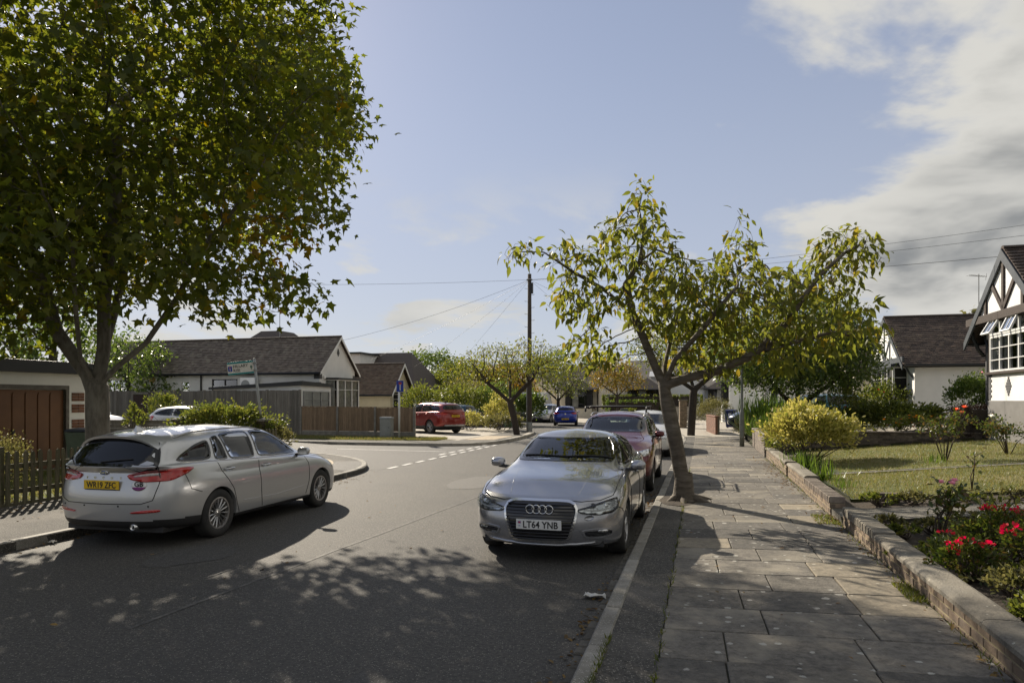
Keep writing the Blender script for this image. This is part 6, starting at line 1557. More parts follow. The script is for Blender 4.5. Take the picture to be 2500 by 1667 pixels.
    for y0, y1 in ((-.55, .12), (.10, .62)):
        pts = [c.drop(Vector((.93-abs(y)*.18, y, 1.4)), Vector((.5, 0, .86)), .012) for y in np.linspace(y0, y1, 9)]
        obj('wiper', MB().tube(pts, .009, 5), M_PLASTIC, c.root)
    return c
# ------------------------------------------------------------------ the other parked cars
def other_car(name, label, p, P, loc, heading, plate_f=None, plate_r=None, trim=None, lod=(4, 5), wr=.33, rim=.21, style='five', n=5,
              wmat=None, rails=False, priv=False, roofp=None, inside=True, lamps='flat'):
    c = Car(name, label, p, P, loc, heading, *lod); hw, xf, xr, rc = c.hw, c.xf, c.xr, c.r_cowl
    xc, zc = p['cowl']; xt, zt = p['wst']; xrr, zrr = p['roofr']; xg, zg = p['glassb']; bf, br = p['belt']
    B = xc-1.5; zB = p['H']-.105
    c.window('front_door_window', [(xc-.34, hw, bf+.045), (xt-.10, hw, zt-.055), (xt-.3, hw, zB-.01), (B+.05, hw, zB), (B+.02, hw, (bf+br)/2+.045)], M_GLASS, .022, both=True, k=.1)
    e = max(xrr+.30, xg+.42)
    c.window('rear_door_window', [(B-.05, hw, (bf+br)/2+.05), (B-.02, hw, zB), ((B+e)/2, hw, zB-.01), (e, hw, zrr-.115), (e-.22, hw, br+.10), (e-.05, hw, br+.055)], M_PRIV if priv else M_GLASS, .024, both=True, k=.12)
    ws = [c.at(rc+.28, q, 1) for q in (0, 1, 2, 2.9)]+[c.at(rc+a, 3.3, 1) for a in (.6, 1.2, 1.6)]+[c.at(rc+1.86, q, 1) for q in (2.7, 1.8, 1, 0)]
    c.window('windscreen', ws+[Vector((q.x, -q.y, q.z)) for q in ws[::-1][1:-1]], M_WSCREEN, .05, it=1)
    rw = [c.at(rc+.30, q, 1) for q in (11, 10, 9.3)]+[c.at(rc+a, 8.9, 1) for a in (.7, 1.2)]+[c.at(rc+1.72, q, 1) for q in (9.2, 10, 11)]
    c.window('rear_window', rw+[Vector((q.x, -q.y, q.z)) for q in rw[::-1][1:-1]], M_PRIV if priv else M_GLASS, .04, it=1)
    c.body(Ra=wr+.04, zw=wr, trim=trim or (lambda q: q.z < .25))
    if inside: c.interior()
    c.wheels(wr, rim=rim, style=style, n=n, rmat=wmat, lod=0)
    zb = p['bonnet'][0]
    c.patch('headlamp', [(xf-.05, .48, zb-.06), (xf-.14, .64, zb-.01), (xf-.36, .84, zb+.04), (xf-.46, hw-.02, zb+.04), (xf-.38, hw-.02, zb-.06), (xf-.20, .80, zb-.11), (xf-.06, .55, zb-.11)], M_HEADL, .008, it=1, both=True, res=.05)
    c.patch('grille', [(xf, -.42, zb-.04), (xf, .42, zb-.04), (xf, .36, zb-.17), (xf, -.36, zb-.17)], M_GLOSSBLK, .006, it=1)
    c.patch('lower_intake', [(xf, -.50, .40), (xf, .50, .40), (xf, .42, .27), (xf, -.42, .27)], M_GLOSSBLK, .006, it=1)
    if lamps == 'flat': tl = [(xr+.03, .42, br-.07), (xr+.05, .66, br-.03), (xr+.22, .84, br-.02), (xr+.42, hw, br-.03), (xr+.34, hw, br-.12), (xr+.18, .84, br-.15), (xr+.04, .62, br-.15)]
    else: tl = [(xr+.05, .60, br-.04), (xr+.20, .84, br+.02), (xr+.40, hw, br+.02), (xr+.34, hw, br-.16), (xr+.18, .84, br-.24), (xr+.05, .64, br-.20)]
    c.patch('tail_lamp', tl, M_LENSRED, .010, it=1, both=True, res=.05)
    for nm, pts in (('door_gap', [(B, hw, bf), (B-.02, hw, .6), (B+.02, hw, .3)]), ('door_gap', [(xc-.26, hw, bf), (xc-.20, hw, .6), (xc-.26, hw, .3)]), ('door_gap', [(e-.15, hw, br), (c.xb+.36, hw, .62), (c.xb+.42, hw, .32)])):
        c.line(nm, pts, both=True, r=.005)
    c.handles([B+.14, c.xb+.30], [bf-.09, br-.10]); c.mirrors(xc-.42, bf+.06, P)
    if plate_f: c.plate(plate_f, xf, .50, True, M_PLATEW)
    if plate_r: c.plate(plate_r[0], xr, plate_r[1], False, M_PLATEY)
    if rails:
        for sg in (1, -1):
            pts = []
            for x in np.linspace(xt-.15, xrr+.25, 12):
                h = c.drop(Vector((x, sg*(p['roofw']-.04), 2.2)), Vector((0, 0, 1)), 0); q = (x-(xrr+.25))/(xt-.15-xrr-.25); pts.append((x, sg*(p['roofw']-.03), h.z+.05*min(1, 6*q, 6*(1-q))))
            obj('roof_rail', MB().tube(pts, .016, 6), M_ALLOY, c.root, smooth=True)
    return c
def hatch(L=4.1, W=1.76, H=1.46, wb=2.55, suv=False, **kw):
    fo = .83; ro = L-wb-fo; xb = -wb/2; k = .13 if suv else 0
    d = dict(W=W, wb=wb, fo=fo, ro=ro, H=H, cowl=(wb/2-.32, .97+k), wst=(wb/2-1.10, H-.075), roofr=(xb-ro+.30, H-.10), glassb=(xb-ro+.05, 1.03+k),
             belt=(.94+k, 1.01+k), bonnet=(.74+k, .90+k), zm=(.54+k*.6, .58+k*.6, .66+k*.6), roofw=.60 if not suv else .63, peak=.62, shoulder=.035, rw=.33, zlow=.05 if suv else 0)
    d.update(kw); return d
def cars_more():
    # plum crossover behind the saloon
    P = paint('plum_paint', (.14, .02, .025), .5, .26)
    p = hatch(4.38, 1.83, 1.60, 2.65, True, fo=.90)
    c = other_car('crossover_car', 'plum red crossover with black roof bars parked behind the silver saloon', p, P, S(-.98, 15.62), R(90-15.5+180), trim=lambda q: q.z < .34, rails=True, wr=.34, lod=(5, 6))
    for x in (.05, -.75):
        obj('roof_bar', MB().tube([(x, -.66, 1.66), (x, -.60, 1.705), (x, .60, 1.705), (x, .66, 1.66)], .022, 8), M_PLASTIC, c.root, smooth=True)
    obj('roof_bar', MB().tube([(.38, -.67, 1.60), (.30, -.68, 1.70), (-1.0, -.68, 1.71), (-1.12, -.68, 1.62)], .02, 6), M_PLASTIC, c.root, smooth=True)
    obj('roof_bar', MB().tube([(.38, .67, 1.60), (.30, .68, 1.70), (-1.0, .68, 1.71), (-1.12, .68, 1.62)], .02, 6), M_PLASTIC, c.root, smooth=True)
    # red crossover on the drive
    P = paint('ruby_paint', (.26, .018, .014), .45, .28)
    p = hatch(4.62, 1.88, 1.66, 2.71, True, fo=.92)
    c = other_car('crossover_car', 'ruby red crossover on the pale drive right of the brown fence, seen from behind', p, P, (-4.55, 37.4, .10), R(90+42), plate_r=('GD74 PWL', .93), trim=lambda q: q.z < .42,
                  wr=.36, rim=.235, style='star', n=5, priv=True, lod=(5, 6))
    xr = c.xr
    c.patch('bumper_trim', [(xr, -.62, .40), (xr, .62, .40), (xr+.02, .70, .46), (xr, .55, .49), (xr, -.55, .49), (xr+.02, -.70, .46)], M_ALLOY, .012, it=1)
    obj('roof_aerial', MB().add([(-1.35,0,1.62),(-1.6,.03,1.60),(-1.6,-.03,1.60),(-1.58,0,1.70),(-1.52,0,1.70)], [(0,1,3,4),(0,4,3,2),(1,2,3)]), M_PLASTIC, c.root)
    # blue hatchback further up the road
    P = paint('royal_blue_paint', (.008, .035, .32), .35, .25)
    p = hatch(4.06, 1.765, 1.45, 2.54)
    c = other_car('hatchback_car', 'royal blue hatchback parked up the road, seen square from behind', p, P, (4.05, 51.2, 0), R(90-6), plate_r=('HK22 VXB', .50), wr=.32, priv=True)
    q = c.drop(Vector((c.xr, 0, .86)), Vector((-1, 0, 0)), .01); obj('badge', MB().lathe([(0, -.01), (.06, -.006), (.065, 0)], 20, 'x', q), M_CHROME, c.root)
    # silver car facing, left of the blue one
    P = paint('pale_silver_paint', (.62, .62, .61), .4, .3)
    other_car('family_car', 'pale silver car facing us beyond the blue hatchback', hatch(4.45, 1.79, 1.54, 2.7), P, (3.05, 58.5, 0), R(270-25), wr=.33, priv=True)
    # white hatchback by the grey fence
    P = paint('white_paint', (.74, .75, .76), .0, .3)
    c = other_car('hatchback_car', 'white three-door hatchback side-on before the tall grey fence', hatch(3.95, 1.74, 1.43, 2.47), P, (-13.2, 28.6, .19), R(-10), wr=.31, lamps='tall')
    # pale car nosing in behind the maple trunk
    P = paint('pearl_paint', (.70, .71, .74), .2, .3)
    other_car('hatchback_car', 'pearl white car, only its bonnet showing right of the maple trunk', hatch(4.2, 1.78, 1.46, 2.6), P, (-16.55, 25.9, .33), R(-14), wr=.33)
    # right-hand driveways
    P = paint('navy_paint', (.006, .012, .05), .4, .28)
    other_car('family_car', 'dark navy estate on the drive behind the lamp post', hatch(4.5, 1.82, 1.50, 2.7), P, S(4.4, 39.6, .30), R(180-15.5), wr=.33, priv=True)
    P = paint('teal_paint', (.003, .13, .20), .45, .28)
    other_car('crossover_car', 'bright teal crossover on the raised drive behind the red roses', hatch(4.5, 1.85, 1.64, 2.7, True), P, S(5.5, 32.4, .50), R(180-15.5+4), wr=.35, priv=True)
    # cars glimpsed beyond the left shrubs
    P = paint('petrol_paint', (.008, .045, .075), .4, .3)
    other_car('family_car', 'dark petrol blue car half hidden by shrubs right of the red crossover', hatch(4.3, 1.8, 1.50, 2.6), P, (-4.4, 47.0, .10), R(90+60), wr=.33, priv=True)
    P = paint('dark_blue_paint', (.006, .016, .04), .4, .3)
    other_car('family_car', 'dark blue people carrier behind the green shrubs near the telegraph pole', hatch(4.5, 1.85, 1.72, 2.7, True), P, (-1.9, 54.0, .10), R(90+75), wr=.34, priv=True)
    P = paint('white_paint_far', (.72, .72, .70), .0, .3)
    other_car('family_car', 'white car parked beyond the plum crossover, mostly hidden', hatch(4.3, 1.8, 1.50, 2.6), P, S(-1.0, 24.5), R(90-15.5+180), wr=.33)
    # white panel van
    V = thing('panel_van', 'white panel van parked far up the road, seen from behind', 'van', (2.35, 62.5, 0), R(90-14))
    m = MB(); W2 = 1.0
    prof = [(-2.9, .55), (-2.92, 1.5), (-2.86, 2.35), (-2.7, 2.55), (.9, 2.6), (1.5, 2.35), (2.1, 1.45), (2.85, 1.15), (3.0, .9), (3.0, .45), (-2.9, .45)]
    secs = ((-1.0, .0), (-.96, .0), (-.5, 0), (.5, 0), (.96, 0), (1.0, 0))
    n = len(prof)
    for y, k in ((-1.0, .94), (-.93, 1.0), (.93, 1.0), (1.0, .94)):
        for (x, z) in prof: m.v.append((x, y*(1-.10*max(0, (z-1.2)/1.4)), .45+(z-.45)*(k if z > 2 else 1)))
    for a in range(3):
        for i in range(n): m.f.append((a*n+i, a*n+(i+1) % n, (a+1)*n+(i+1) % n, (a+1)*n+i)); m.m.append(0)
    m.f.append(tuple(range(n))); m.f.append(tuple(3*n+i for i in range(n-1, -1, -1))); m.m += [0, 0]
    obj('body', m, paint('van_white_paint', (.70, .71, .72), 0, .35), V, fix=True, auto=40)
    obj('rear_bumper', MB().box(-3.02, -2.8, -.98, .98, .38, .62), M_PLASTIC, V, bevel=.03)
    obj('sill_trim', MB().box(-2.6, 2.6, -1.01, 1.01, .38, .58), M_PLASTIC, V)
    obj('door_seam', MB().box(-2.935, -2.90, -.008, .008, .64, 2.4), M_GAP, V)
    obj('door_handle', MB().cbox((-2.94, -.12, 1.25), (.05, .16, .1)), M_PLASTIC, V, bevel=.01)
    for y in (-.93, .93): obj('tail_lamp', MB().cbox((-2.93, y, 1.3), (.05, .10, .55)), M_LENSRED, V, bevel=.01)
    pl = obj('number_plate', MB().cbox((-2.945, .35, 1.02), (.01, .52, .11)), M_PLATEY, V)
    obj('plate_lamp', MB().cbox((-2.955, .35, 1.12), (.05, .6, .05)), M_PLASTIC, V)
    for x in (-1.75, 1.95):
        for y in (-.86, .86):
            w = obj('wheel', MB().lathe([(.0, -.06), (.2, -.06), (.21, .06), (0, .06)], 20, 'y'), M_ALLOY, V, loc=(x, y, .34))
            obj('tyre', MB().lathe([(.21, -.1), (.31, -.11), (.34, -.07), (.34, .07), (.31, .11), (.21, .1)], 24, 'y', closed=True), M_TYRE, w, smooth=True)
# ================================================================== vegetation
from mathutils.kdtree import KDTree
M_BARK = pm('maple_bark', (.15,.135,.108), .92, c2=(.085,.075,.058), scale=6, stretch=(3,3,1), c3=(.20,.185,.15), scale3=2, bump=.012, bscale=26)
M_BARKC = pm('cherry_bark', (.135,.112,.085), .85, c2=(.075,.06,.045), scale=5, stretch=(1,1,4), c3=(.20,.175,.14), scale3=3, bump=.014, bscale=22)
M_BARKD = pm('dark_bark', (.055,.042,.032), .9, c2=(.035,.028,.022), scale=8, bump=.008, bscale=30)
M_TWIG = pm('twig', (.075,.055,.038), .85, c2=(.05,.036,.026), scale=10)
LF_MAPLE = leafmat('maple_leaf', [(.052,.072,.013),(.065,.086,.015),(.082,.102,.017),(.105,.118,.019),(.070,.090,.017),(.15,.13,.018),(.22,.14,.02)], .58)
LF_CHERRY = leafmat('cherry_leaf', [(.085,.105,.022),(.105,.122,.026),(.13,.14,.030),(.095,.115,.026),(.135,.155,.03),(.19,.155,.032)], .50, rough=.5, spec=.25)
LF_DARK = leafmat('dark_green_leaf', [(.040,.066,.018),(.052,.084,.021),(.075,.11,.026),(.10,.125,.03)], .45, rough=.35)
LF_MID = leafmat('mid_green_leaf', [(.055,.078,.018),(.072,.095,.021),(.095,.112,.025),(.125,.122,.028)], .45)
LF_AUT = leafmat('autumn_leaf', [(.11,.115,.024),(.15,.125,.026),(.18,.115,.026),(.11,.12,.024)], .45)
LF_YEL = leafmat('yellow_leaf', [(.13,.15,.03),(.24,.24,.055),(.38,.35,.12),(.29,.29,.075),(.10,.13,.03)], .34)
LF_OLIVE = leafmat('olive_leaf', [(.07,.075,.025),(.10,.10,.035),(.13,.12,.05)], .4)
LF_PURP = leafmat('purple_leaf', [(.022,.012,.010),(.032,.018,.013),(.042,.028,.016)], .25)
LF_ROSE = leafmat('rose_leaf', [(.035,.062,.014),(.055,.082,.018),(.085,.10,.022),(.12,.075,.03)], .42, rough=.3)
LF_GRASS = leafmat('grass_blade', [(.095,.12,.03),(.14,.14,.045),(.21,.18,.075),(.085,.125,.028)], .35)
LF_BLADE = leafmat('strap_leaf', [(.045,.085,.018),(.065,.11,.022),(.09,.13,.028)], .42, rough=.3)
LF_RED = leafmat('red_petal', [(.55,.012,.012),(.65,.02,.02),(.50,.01,.03)], .3, rough=.6)
LF_PINK = leafmat('pink_petal', [(.60,.25,.32),(.66,.36,.40)], .4)
LF_CORAL = leafmat('coral_petal', [(.70,.16,.07),(.75,.24,.12)], .4)
LF_ORANGE = leafmat('orange_petal', [(.70,.25,.02),(.75,.33,.03)], .35)
LF_LILAC = leafmat('lilac_petal', [(.42,.36,.66),(.52,.46,.70)], .4)
LF_WHITE = leafmat('white_petal', [(.75,.74,.68),(.8,.79,.74)], .4)
LF_LITTER = leafmat('dead_leaf', [(.12,.07,.03),(.18,.11,.04),(.24,.16,.05),(.08,.055,.03)], .15, rough=.8)

def T(verts, faces): return (np.array(verts, float), faces)
TM_MAPLE = T([(0,.30,.02),(0,0,0),(.26,-.10,-.05),(.23,.13,.01),(.53,.36,-.07),(.23,.45,.01),(.14,.62,-.01),(0,1.0,-.10),(-.14,.62,-.01),(-.23,.45,.01),(-.53,.36,-.07),(-.23,.13,.01),(-.26,-.10,-.05)],
             [(0,i,i+1) for i in range(1,12)]+[(0,12,1)])
TM_CHERRY = T([(0,0,0),(.17,.25,.05),(.21,.55,.02),(.11,.82,-.10),(0,1.08,-.26),(-.11,.82,-.10),(-.21,.55,.02),(-.17,.25,.05),(0,.28,0),(0,.58,-.05),(0,.84,-.15)],
              [(0,1,8),(8,1,2,9),(9,2,3,10),(10,3,4),(0,8,7),(8,9,6,7),(9,10,5,6),(10,4,5)])
TM_OVAL = T([(0,0,0),(.24,.4,.05),(.16,.8,-.02),(0,1,-.12),(-.16,.8,-.02),(-.24,.4,.05),(0,.45,-.02)], [(0,1,6),(1,2,3,6),(0,6,5),(6,3,4,5)])
TM_DIA = T([(0,0,0),(.26,.45,.06),(0,1,-.08),(-.26,.45,.06)], [(0,1,2),(0,2,3)])
TM_BLADE = T([(-.03,0,0),(.03,0,0),(.028,.5,.03),(-.028,.5,.03),(.012,.85,-.06),(-.012,.85,-.06),(0,1.05,-.18)], [(0,1,2,3),(3,2,4,5),(5,4,6)])
TM_TUFT = T([(-.02,0,0),(.02,0,0),(0,1,.1)], [(0,1,2)])
TM_PETAL = T([(0,0,0),(.30,.5,.15),(.18,.95,.30),(-.18,.95,.30),(-.30,.5,.15)], [(0,1,2,3,4)])
def leaf_mesh(name, C, axis, up, size, tmpl, mat, tint=None, seed=0):
    """one mesh from many leaves: centre, growth axis, face normal hint, size"""
    V, F = tmpl; C = np.asarray(C, float); n = len(C); a = np.asarray(axis, float); a = a/np.maximum(1e-9, np.linalg.norm(a, axis=1, keepdims=True))
    u = np.asarray(up, float); u = u-a*np.sum(u*a, 1, keepdims=True); u = u/np.maximum(1e-9, np.linalg.norm(u, axis=1, keepdims=True)); sdv = np.cross(a, u)
    size = np.broadcast_to(np.asarray(size, float), (n,))[:, None, None]
    W = C[:, None, :]+size*(V[None, :, 0:1]*sdv[:, None, :]+V[None, :, 1:2]*a[:, None, :]+V[None, :, 2:3]*u[:, None, :])
    k = len(V); lv = np.concatenate([np.array(f) for f in F]); ls = np.array([len(f) for f in F]); nl = len(lv); nf = len(F)
    me = bpy.data.meshes.new(name); me.vertices.add(n*k); me.vertices.foreach_set('co', W.astype(np.float32).ravel())
    me.loops.add(n*nl); me.loops.foreach_set('vertex_index', (lv[None]+np.arange(n)[:, None]*k).astype(np.int32).ravel())
    me.polygons.add(n*nf); st = np.concatenate([[0], np.cumsum(ls)[:-1]]); me.polygons.foreach_set('loop_start', (st[None]+np.arange(n)[:, None]*nl).astype(np.int32).ravel())
    me.polygons.foreach_set('loop_total', np.tile(ls, n).astype(np.int32)) if False else None
    me.polygons.foreach_set('use_smooth', np.ones(n*nf, bool))
    me.update(calc_edges=True); me.materials.append(mat)
    t = np.random.RandomState(seed).rand(n) if tint is None else np.asarray(tint)
    at = me.attributes.new('tint', 'FLOAT', 'FACE'); at.data.foreach_set('value', np.repeat(t, nf).astype(np.float32)); return me
def rnd_dirs(r, n): v = r.normal(size=(n,3)); return v/np.linalg.norm(v, axis=1, keepdims=True)
def in_ellipsoids(r, n, E, shell=.0):
    """points in a union of ellipsoids, by volume; shell>0 biases outward"""
    vol = np.array([e[1][0]*e[1][1]*e[1][2]*(e[2] if len(e) > 2 else 1) for e in E]); pick = r.choice(len(E), n, p=vol/vol.sum())
    d = rnd_dirs(r, n); rad = r.rand(n)**(1/(3+shell*4)); c = np.array([e[0] for e in E])[pick]; s_ = np.array([e[1] for e in E])[pick]
    return c+d*rad[:, None]*s_
def grow(attr, seeds, step=.22, infl=2.0, kill=.38, iters=110, jitter=.12, seed=0, droop=0.0):
    """space colonisation from seed polylines [(pos,parent_index)]"""
    r = random.Random(seed); pos = [Vector(p) for p, _ in seeds]; par = [q for _, q in seeds]; A = [Vector(p) for p in attr]
    alive = list(range(len(A))); near = {}
    start = 0
    bestd = [1e9]*len(A); besti = [-1]*len(A); kids = {}; dead = set()
    for it in range(iters):
        if not alive: break
        new = range(start, len(pos)); start = len(pos)
        if len(new):
            kd = KDTree(len(new)); 
            for j, i in enumerate(new): kd.insert(pos[i], j)
            kd.balance(); base = new[0]
            for a in alive:
                co, j, d = kd.find(A[a])
                if d < bestd[a]: bestd[a] = d; besti[a] = base+j
        alive = [a for a in alive if bestd[a] > kill and a not in dead]
        acc = {}
        for a in alive:
            if bestd[a] < infl*(3 if it < 25 else 1.5): acc.setdefault(besti[a], []).append(a)
        if not acc: break
        added = 0
        for i, L_ in acc.items():
            d = Vector()
            for a in L_: d += (A[a]-pos[i]).normalized()
            if d.length < 1e-3: continue
            d = (d.normalized()+Vector((r.gauss(0,jitter), r.gauss(0,jitter), r.gauss(0,jitter)-droop))).normalized()
            q = pos[i]+d*step
            if len(kids.get(i, ())) > 3 or any((q-pos[c_]).length < step*.45 for c_ in kids.get(i, ())):
                dead.update(L_); continue
            kids.setdefault(i, []).append(len(pos)); pos.append(q); par.append(i); added += 1
        if not added: break
    return pos, par
def skeleton_mesh(pos, par, rtip, expo, rmin_mesh, base_r=None, sides=7):
    n = len(pos); ch = [[] for _ in range(n)]
    for i, p in enumerate(par):
        if p >= 0: ch[p].append(i)
    order = sorted(range(n), key=lambda i: -i); rad = [0]*n
    for i in order:
        rad[i] = rtip if not ch[i] else (sum(rad[c]**expo for c in ch[i]))**(1/expo)
    # children always have a larger index than their parent
    if base_r: 
        k = base_r/rad[0]
        rad = [min(q*(1 if q < rtip*3 else 1), 9) for q in rad]
        r0 = rad[0]; rad = [rtip+(base_r-rtip)*(max(0, q-rtip)/max(1e-6, r0-rtip))**1.28 for q in rad]
    mb = MB(); done = [False]*n
    for i in range(n):
        if par[i] >= 0 and (len(ch[par[i]]) == 1 and False): continue
    def chain(start, first):
        c = [first, start] if first >= 0 else [start]; i = start
        while ch[i]:
            j = max(ch[i], key=lambda q: rad[q]); c.append(j); i = j
        return c
    stack = [(0, -1)]; chains = []
    while stack:
        s_, f = stack.pop(); c = chain(s_, f); chains.append(c)
        for q in c[(1 if f >= 0 else 0):]:
            if ch[q]:
                m = max(ch[q], key=lambda k_: rad[k_])
                for k_ in ch[q]:
                    if k_ != m: stack.append((k_, q))
    for c in chains:
        pts = [pos[i] for i in c]; rr = [rad[i] for i in c]
        if len(c) > 1 and par[c[1]] == c[0] and c[0] != 0: rr[0] = min(rr[0], rr[1]*1.25)
        if max(rr) < rmin_mesh or len(pts) < 2: continue
        keep = [0]
        for i in range(1, len(pts)-1):
            if (pts[i]-pts[keep[-1]]).length > .10: keep.append(i)
        keep.append(len(pts)-1)
        sd_ = sides if max(rr) > .03 else 4 if max(rr) > .012 else 3
        mb.tube([pts[i] for i in keep], [rr[i] for i in keep], sd_, cap=False)
    return mb, rad, ch
def leaf_tree(name, label, cat, E, natt, seeds, base_r, rtip, leaves_per, size, tmpl, lmat, bark, seed=1, step=.22, kill=.36, spread=.22, droop=.3, nlead=0, tip_rad=None, expo=2.3, group=None, jit=.12, infl=2.0, tintf=None, mesh_min=.004, smooth_shell=.3, hang=.0, clip=None, along=.5):
    r = np.random.RandomState(seed); att = in_ellipsoids(r, natt, E, smooth_shell)
    pos, par = grow(att, seeds, step, infl, kill, seed=seed, jitter=jit, droop=hang)
    mb, rad, ch = skeleton_mesh(pos, par, rtip, expo, mesh_min, base_r)
    base = Vector(seeds[0][0]); root = thing(name, label, cat, base, 0, group)
    mb.v = [tuple(Vector(v)-base) for v in mb.v]
    obj('trunk', mb, bark, root, smooth=True)
    tr = tip_rad or rtip*2.2
    nodes = [i for i in range(len(pos)) if rad[i] < tr]
    P = np.array([pos[i] for i in nodes]); 
    dirs = np.array([(pos[i]-pos[par[i]]).normalized() if par[i] >= 0 else Vector((0,0,1)) for i in nodes])
    w = np.array([1.0 if not ch[i] else along for i in nodes])
    cnt = r.poisson(leaves_per*w); idx = np.repeat(np.arange(len(nodes)), cnt); n = len(idx)
    C = P[idx]+r.normal(size=(n,3))*spread*np.array([1,1,.8])
    out = dirs[idx]+rnd_dirs(r, n)*.9; out[:, 2] -= droop*r.rand(n)*2
    up = rnd_dirs(r, n)*.8; up[:, 2] += 1.0
    sz = size*(.45+.85*r.rand(n)**.8); tint = r.rand(n)
    if tintf is not None: tint = tintf(C, tint, r)
    if clip is not None: m = clip(C); C, out, up, sz, tint = C[m], out[m], up[m], sz[m], tint[m]; n = len(C)
    # the nearest leaves are single leaves, the rest one mass
    if nlead:
        key = sz/np.linalg.norm(C-np.array([0,0,EYE]), axis=1); fr = np.abs(C[:,0]/C[:,1]) < .76; key = np.where(fr & (C[:,1] > 1), key, 0); o_ = np.argsort(-key)[:nlead]; rest = np.ones(n, bool); rest[o_] = False
        protos = []
        for k in range(6):
            me = leaf_mesh('leaf', [(0,0,0)], [(0,1,0)], [(0,0,1)], [1.0], tmpl, lmat, tint=[(k+.5)/6*.8], seed=k); protos.append(me)
        for i in o_:
            a = Vector(out[i]).normalized(); u = Vector(up[i]); u = (u-a*u.dot(a)).normalized(); s_ = a.cross(u)
            m = Matrix((s_, a, u)).transposed(); ob = bpy.data.objects.new('leaf', protos[min(5, int(tint[i]*6))]); COL.objects.link(ob); ob.parent = root
            ob.matrix_local = Matrix.Translation(Vector(C[i])-base) @ m.to_4x4() @ Matrix.Scale(sz[i], 4)
    else: rest = np.ones(n, bool)
    me = leaf_mesh('foliage', C[rest]-np.array(base), out[rest], up[rest], sz[rest], tmpl, lmat, tint[rest])
    stuff(obj('foliage', me, parent=root)); return root
def poly_seed(*lines):
    """build seed nodes from polylines; later lines start at an index of an earlier node"""
    out = []
    for ln in lines:
        parent, pts = ln
        for k, p in enumerate(pts):
            out.append((Vector(p), parent if k == 0 else len(out)-1))
    return out
def dense(pts, step=.22):
    o = [Vector(pts[0])]
    for a, b in zip(pts[:-1], pts[1:]):
        a = Vector(a); b = Vector(b); k = max(1, int((b-a).length/step))
        for i in range(1, k+1): o.append(a.lerp(b, i/k))
    return o
def seedlines(*lines):
    """each (start index of line, polyline); returns nodes and indices of line ends"""
    out = []; ends = []
    for par, pts in lines:
        d = dense(pts)
        if par is not None: d = d[1:]; p = ends[par[0]][par[1]] if isinstance(par, tuple) else ends[par][-1]
        else: p = -1
        ids = []
        for q in d: out.append((q, p)); p = len(out)-1; ids.append(p)
        ends.append(ids)
    return out

# ---------------- big maple on the left pavement
def maple():
    b = Vector((-6.87, 11.3, .10))
    def o(x, y, z): return (b.x+x, b.y+y, z)
    sd_ = seedlines((None, [o(0,0,.1), o(.01,0,1.2), o(.0,0,2.05)]),
                    (0, [o(0,0,2.05), o(-.30,-.05,2.5), o(-.62,-.1,3.0), o(-.85,-.15,3.9), o(-1.25,-.2,5.0), o(-1.5,-.1,6.4)]),
                    (0, [o(0,0,2.05), o(.05,.1,2.7), o(.0,.2,3.6), o(.15,.25,5.0), o(.2,.2,6.8)]),
                    (0, [o(0,0,2.05), o(.32,.05,2.42), o(.75,.1,2.8), o(1.3,.1,3.6), o(1.9,0,4.6)]),
                    (0, [o(0,0,2.05), o(-.08,-.3,2.5), o(.1,-.7,3.2), o(.3,-1.1,4.2)]),
                    (0, [o(0,0,2.05), o(-.15,.4,2.6), o(-.3,1.0,3.4), o(-.4,1.6,4.6)]))
    E = [((-7.1,11.4,6.9),(3.1,3.2,3.6)), ((-4.9,11.2,3.9),(1.1,1.6,.8)), ((-3.75,11.2,6.75),(1.35,1.3,.55),1.8), ((-2.8,11.2,6.75),(.5,.6,.3),1.6), ((-3.75,11.2,5.15),(1.0,1.4,.75),1.5), ((-4.0,11.2,3.65),(.85,1.2,.42),1.6), ((-3.3,11.2,3.75),(.4,.6,.22),1.5),
         ((-3.9,11.3,8.3),(1.1,1.4,.55),1.4), ((-4.5,11.2,9.6),(1.6,1.8,.9)), ((-9.3,11.2,5.4),(2.6,2.8,2.2)), ((-6.4,10.2,3.95),(2.0,1.8,.8)), ((-8.6,10.4,3.9),(2.0,1.8,1.0)), ((-8.4,10.9,3.0),(1.0,1.2,.45),1.2),
         ((-5.2,15.4,8.6),(1.8,2.4,2.1)), ((-5.7,17.6,9.2),(1.6,2.4,1.9)), ((-5.9,15.0,6.4),(1.5,2.0,1.3)), ((-8.6,14.2,6.6),(2.4,2.4,2.2)), ((-11.5,11.0,5.6),(2.2,3.0,2.4))]
    def tf(C, t, r):
        k = np.exp(-((C[:,0]+3.95)**2+(C[:,2]-4.45)**2)/.28); return np.where(r.rand(len(t)) < k*.9, .86+.14*r.rand(len(t)), np.where(r.rand(len(t)) < .008, .85+.15*r.rand(len(t)), t*.80))
    leaf_tree('maple_tree', 'large dark green maple filling the upper left, forked trunk behind the estate car', 'tree', E, 9000, sd_, .185, .0042, 6.8, .160, TM_MAPLE, LF_MAPLE, M_BARK, seed=4, step=.20, kill=.22, spread=.20, droop=.75, nlead=300, tip_rad=.013, tintf=tf, clip=lambda C: ~((C[:,2] < 2.85) & (C[:,0] > -4.9)), mesh_min=.006, smooth_shell=.25, along=.8, expo=2.5)
maple()
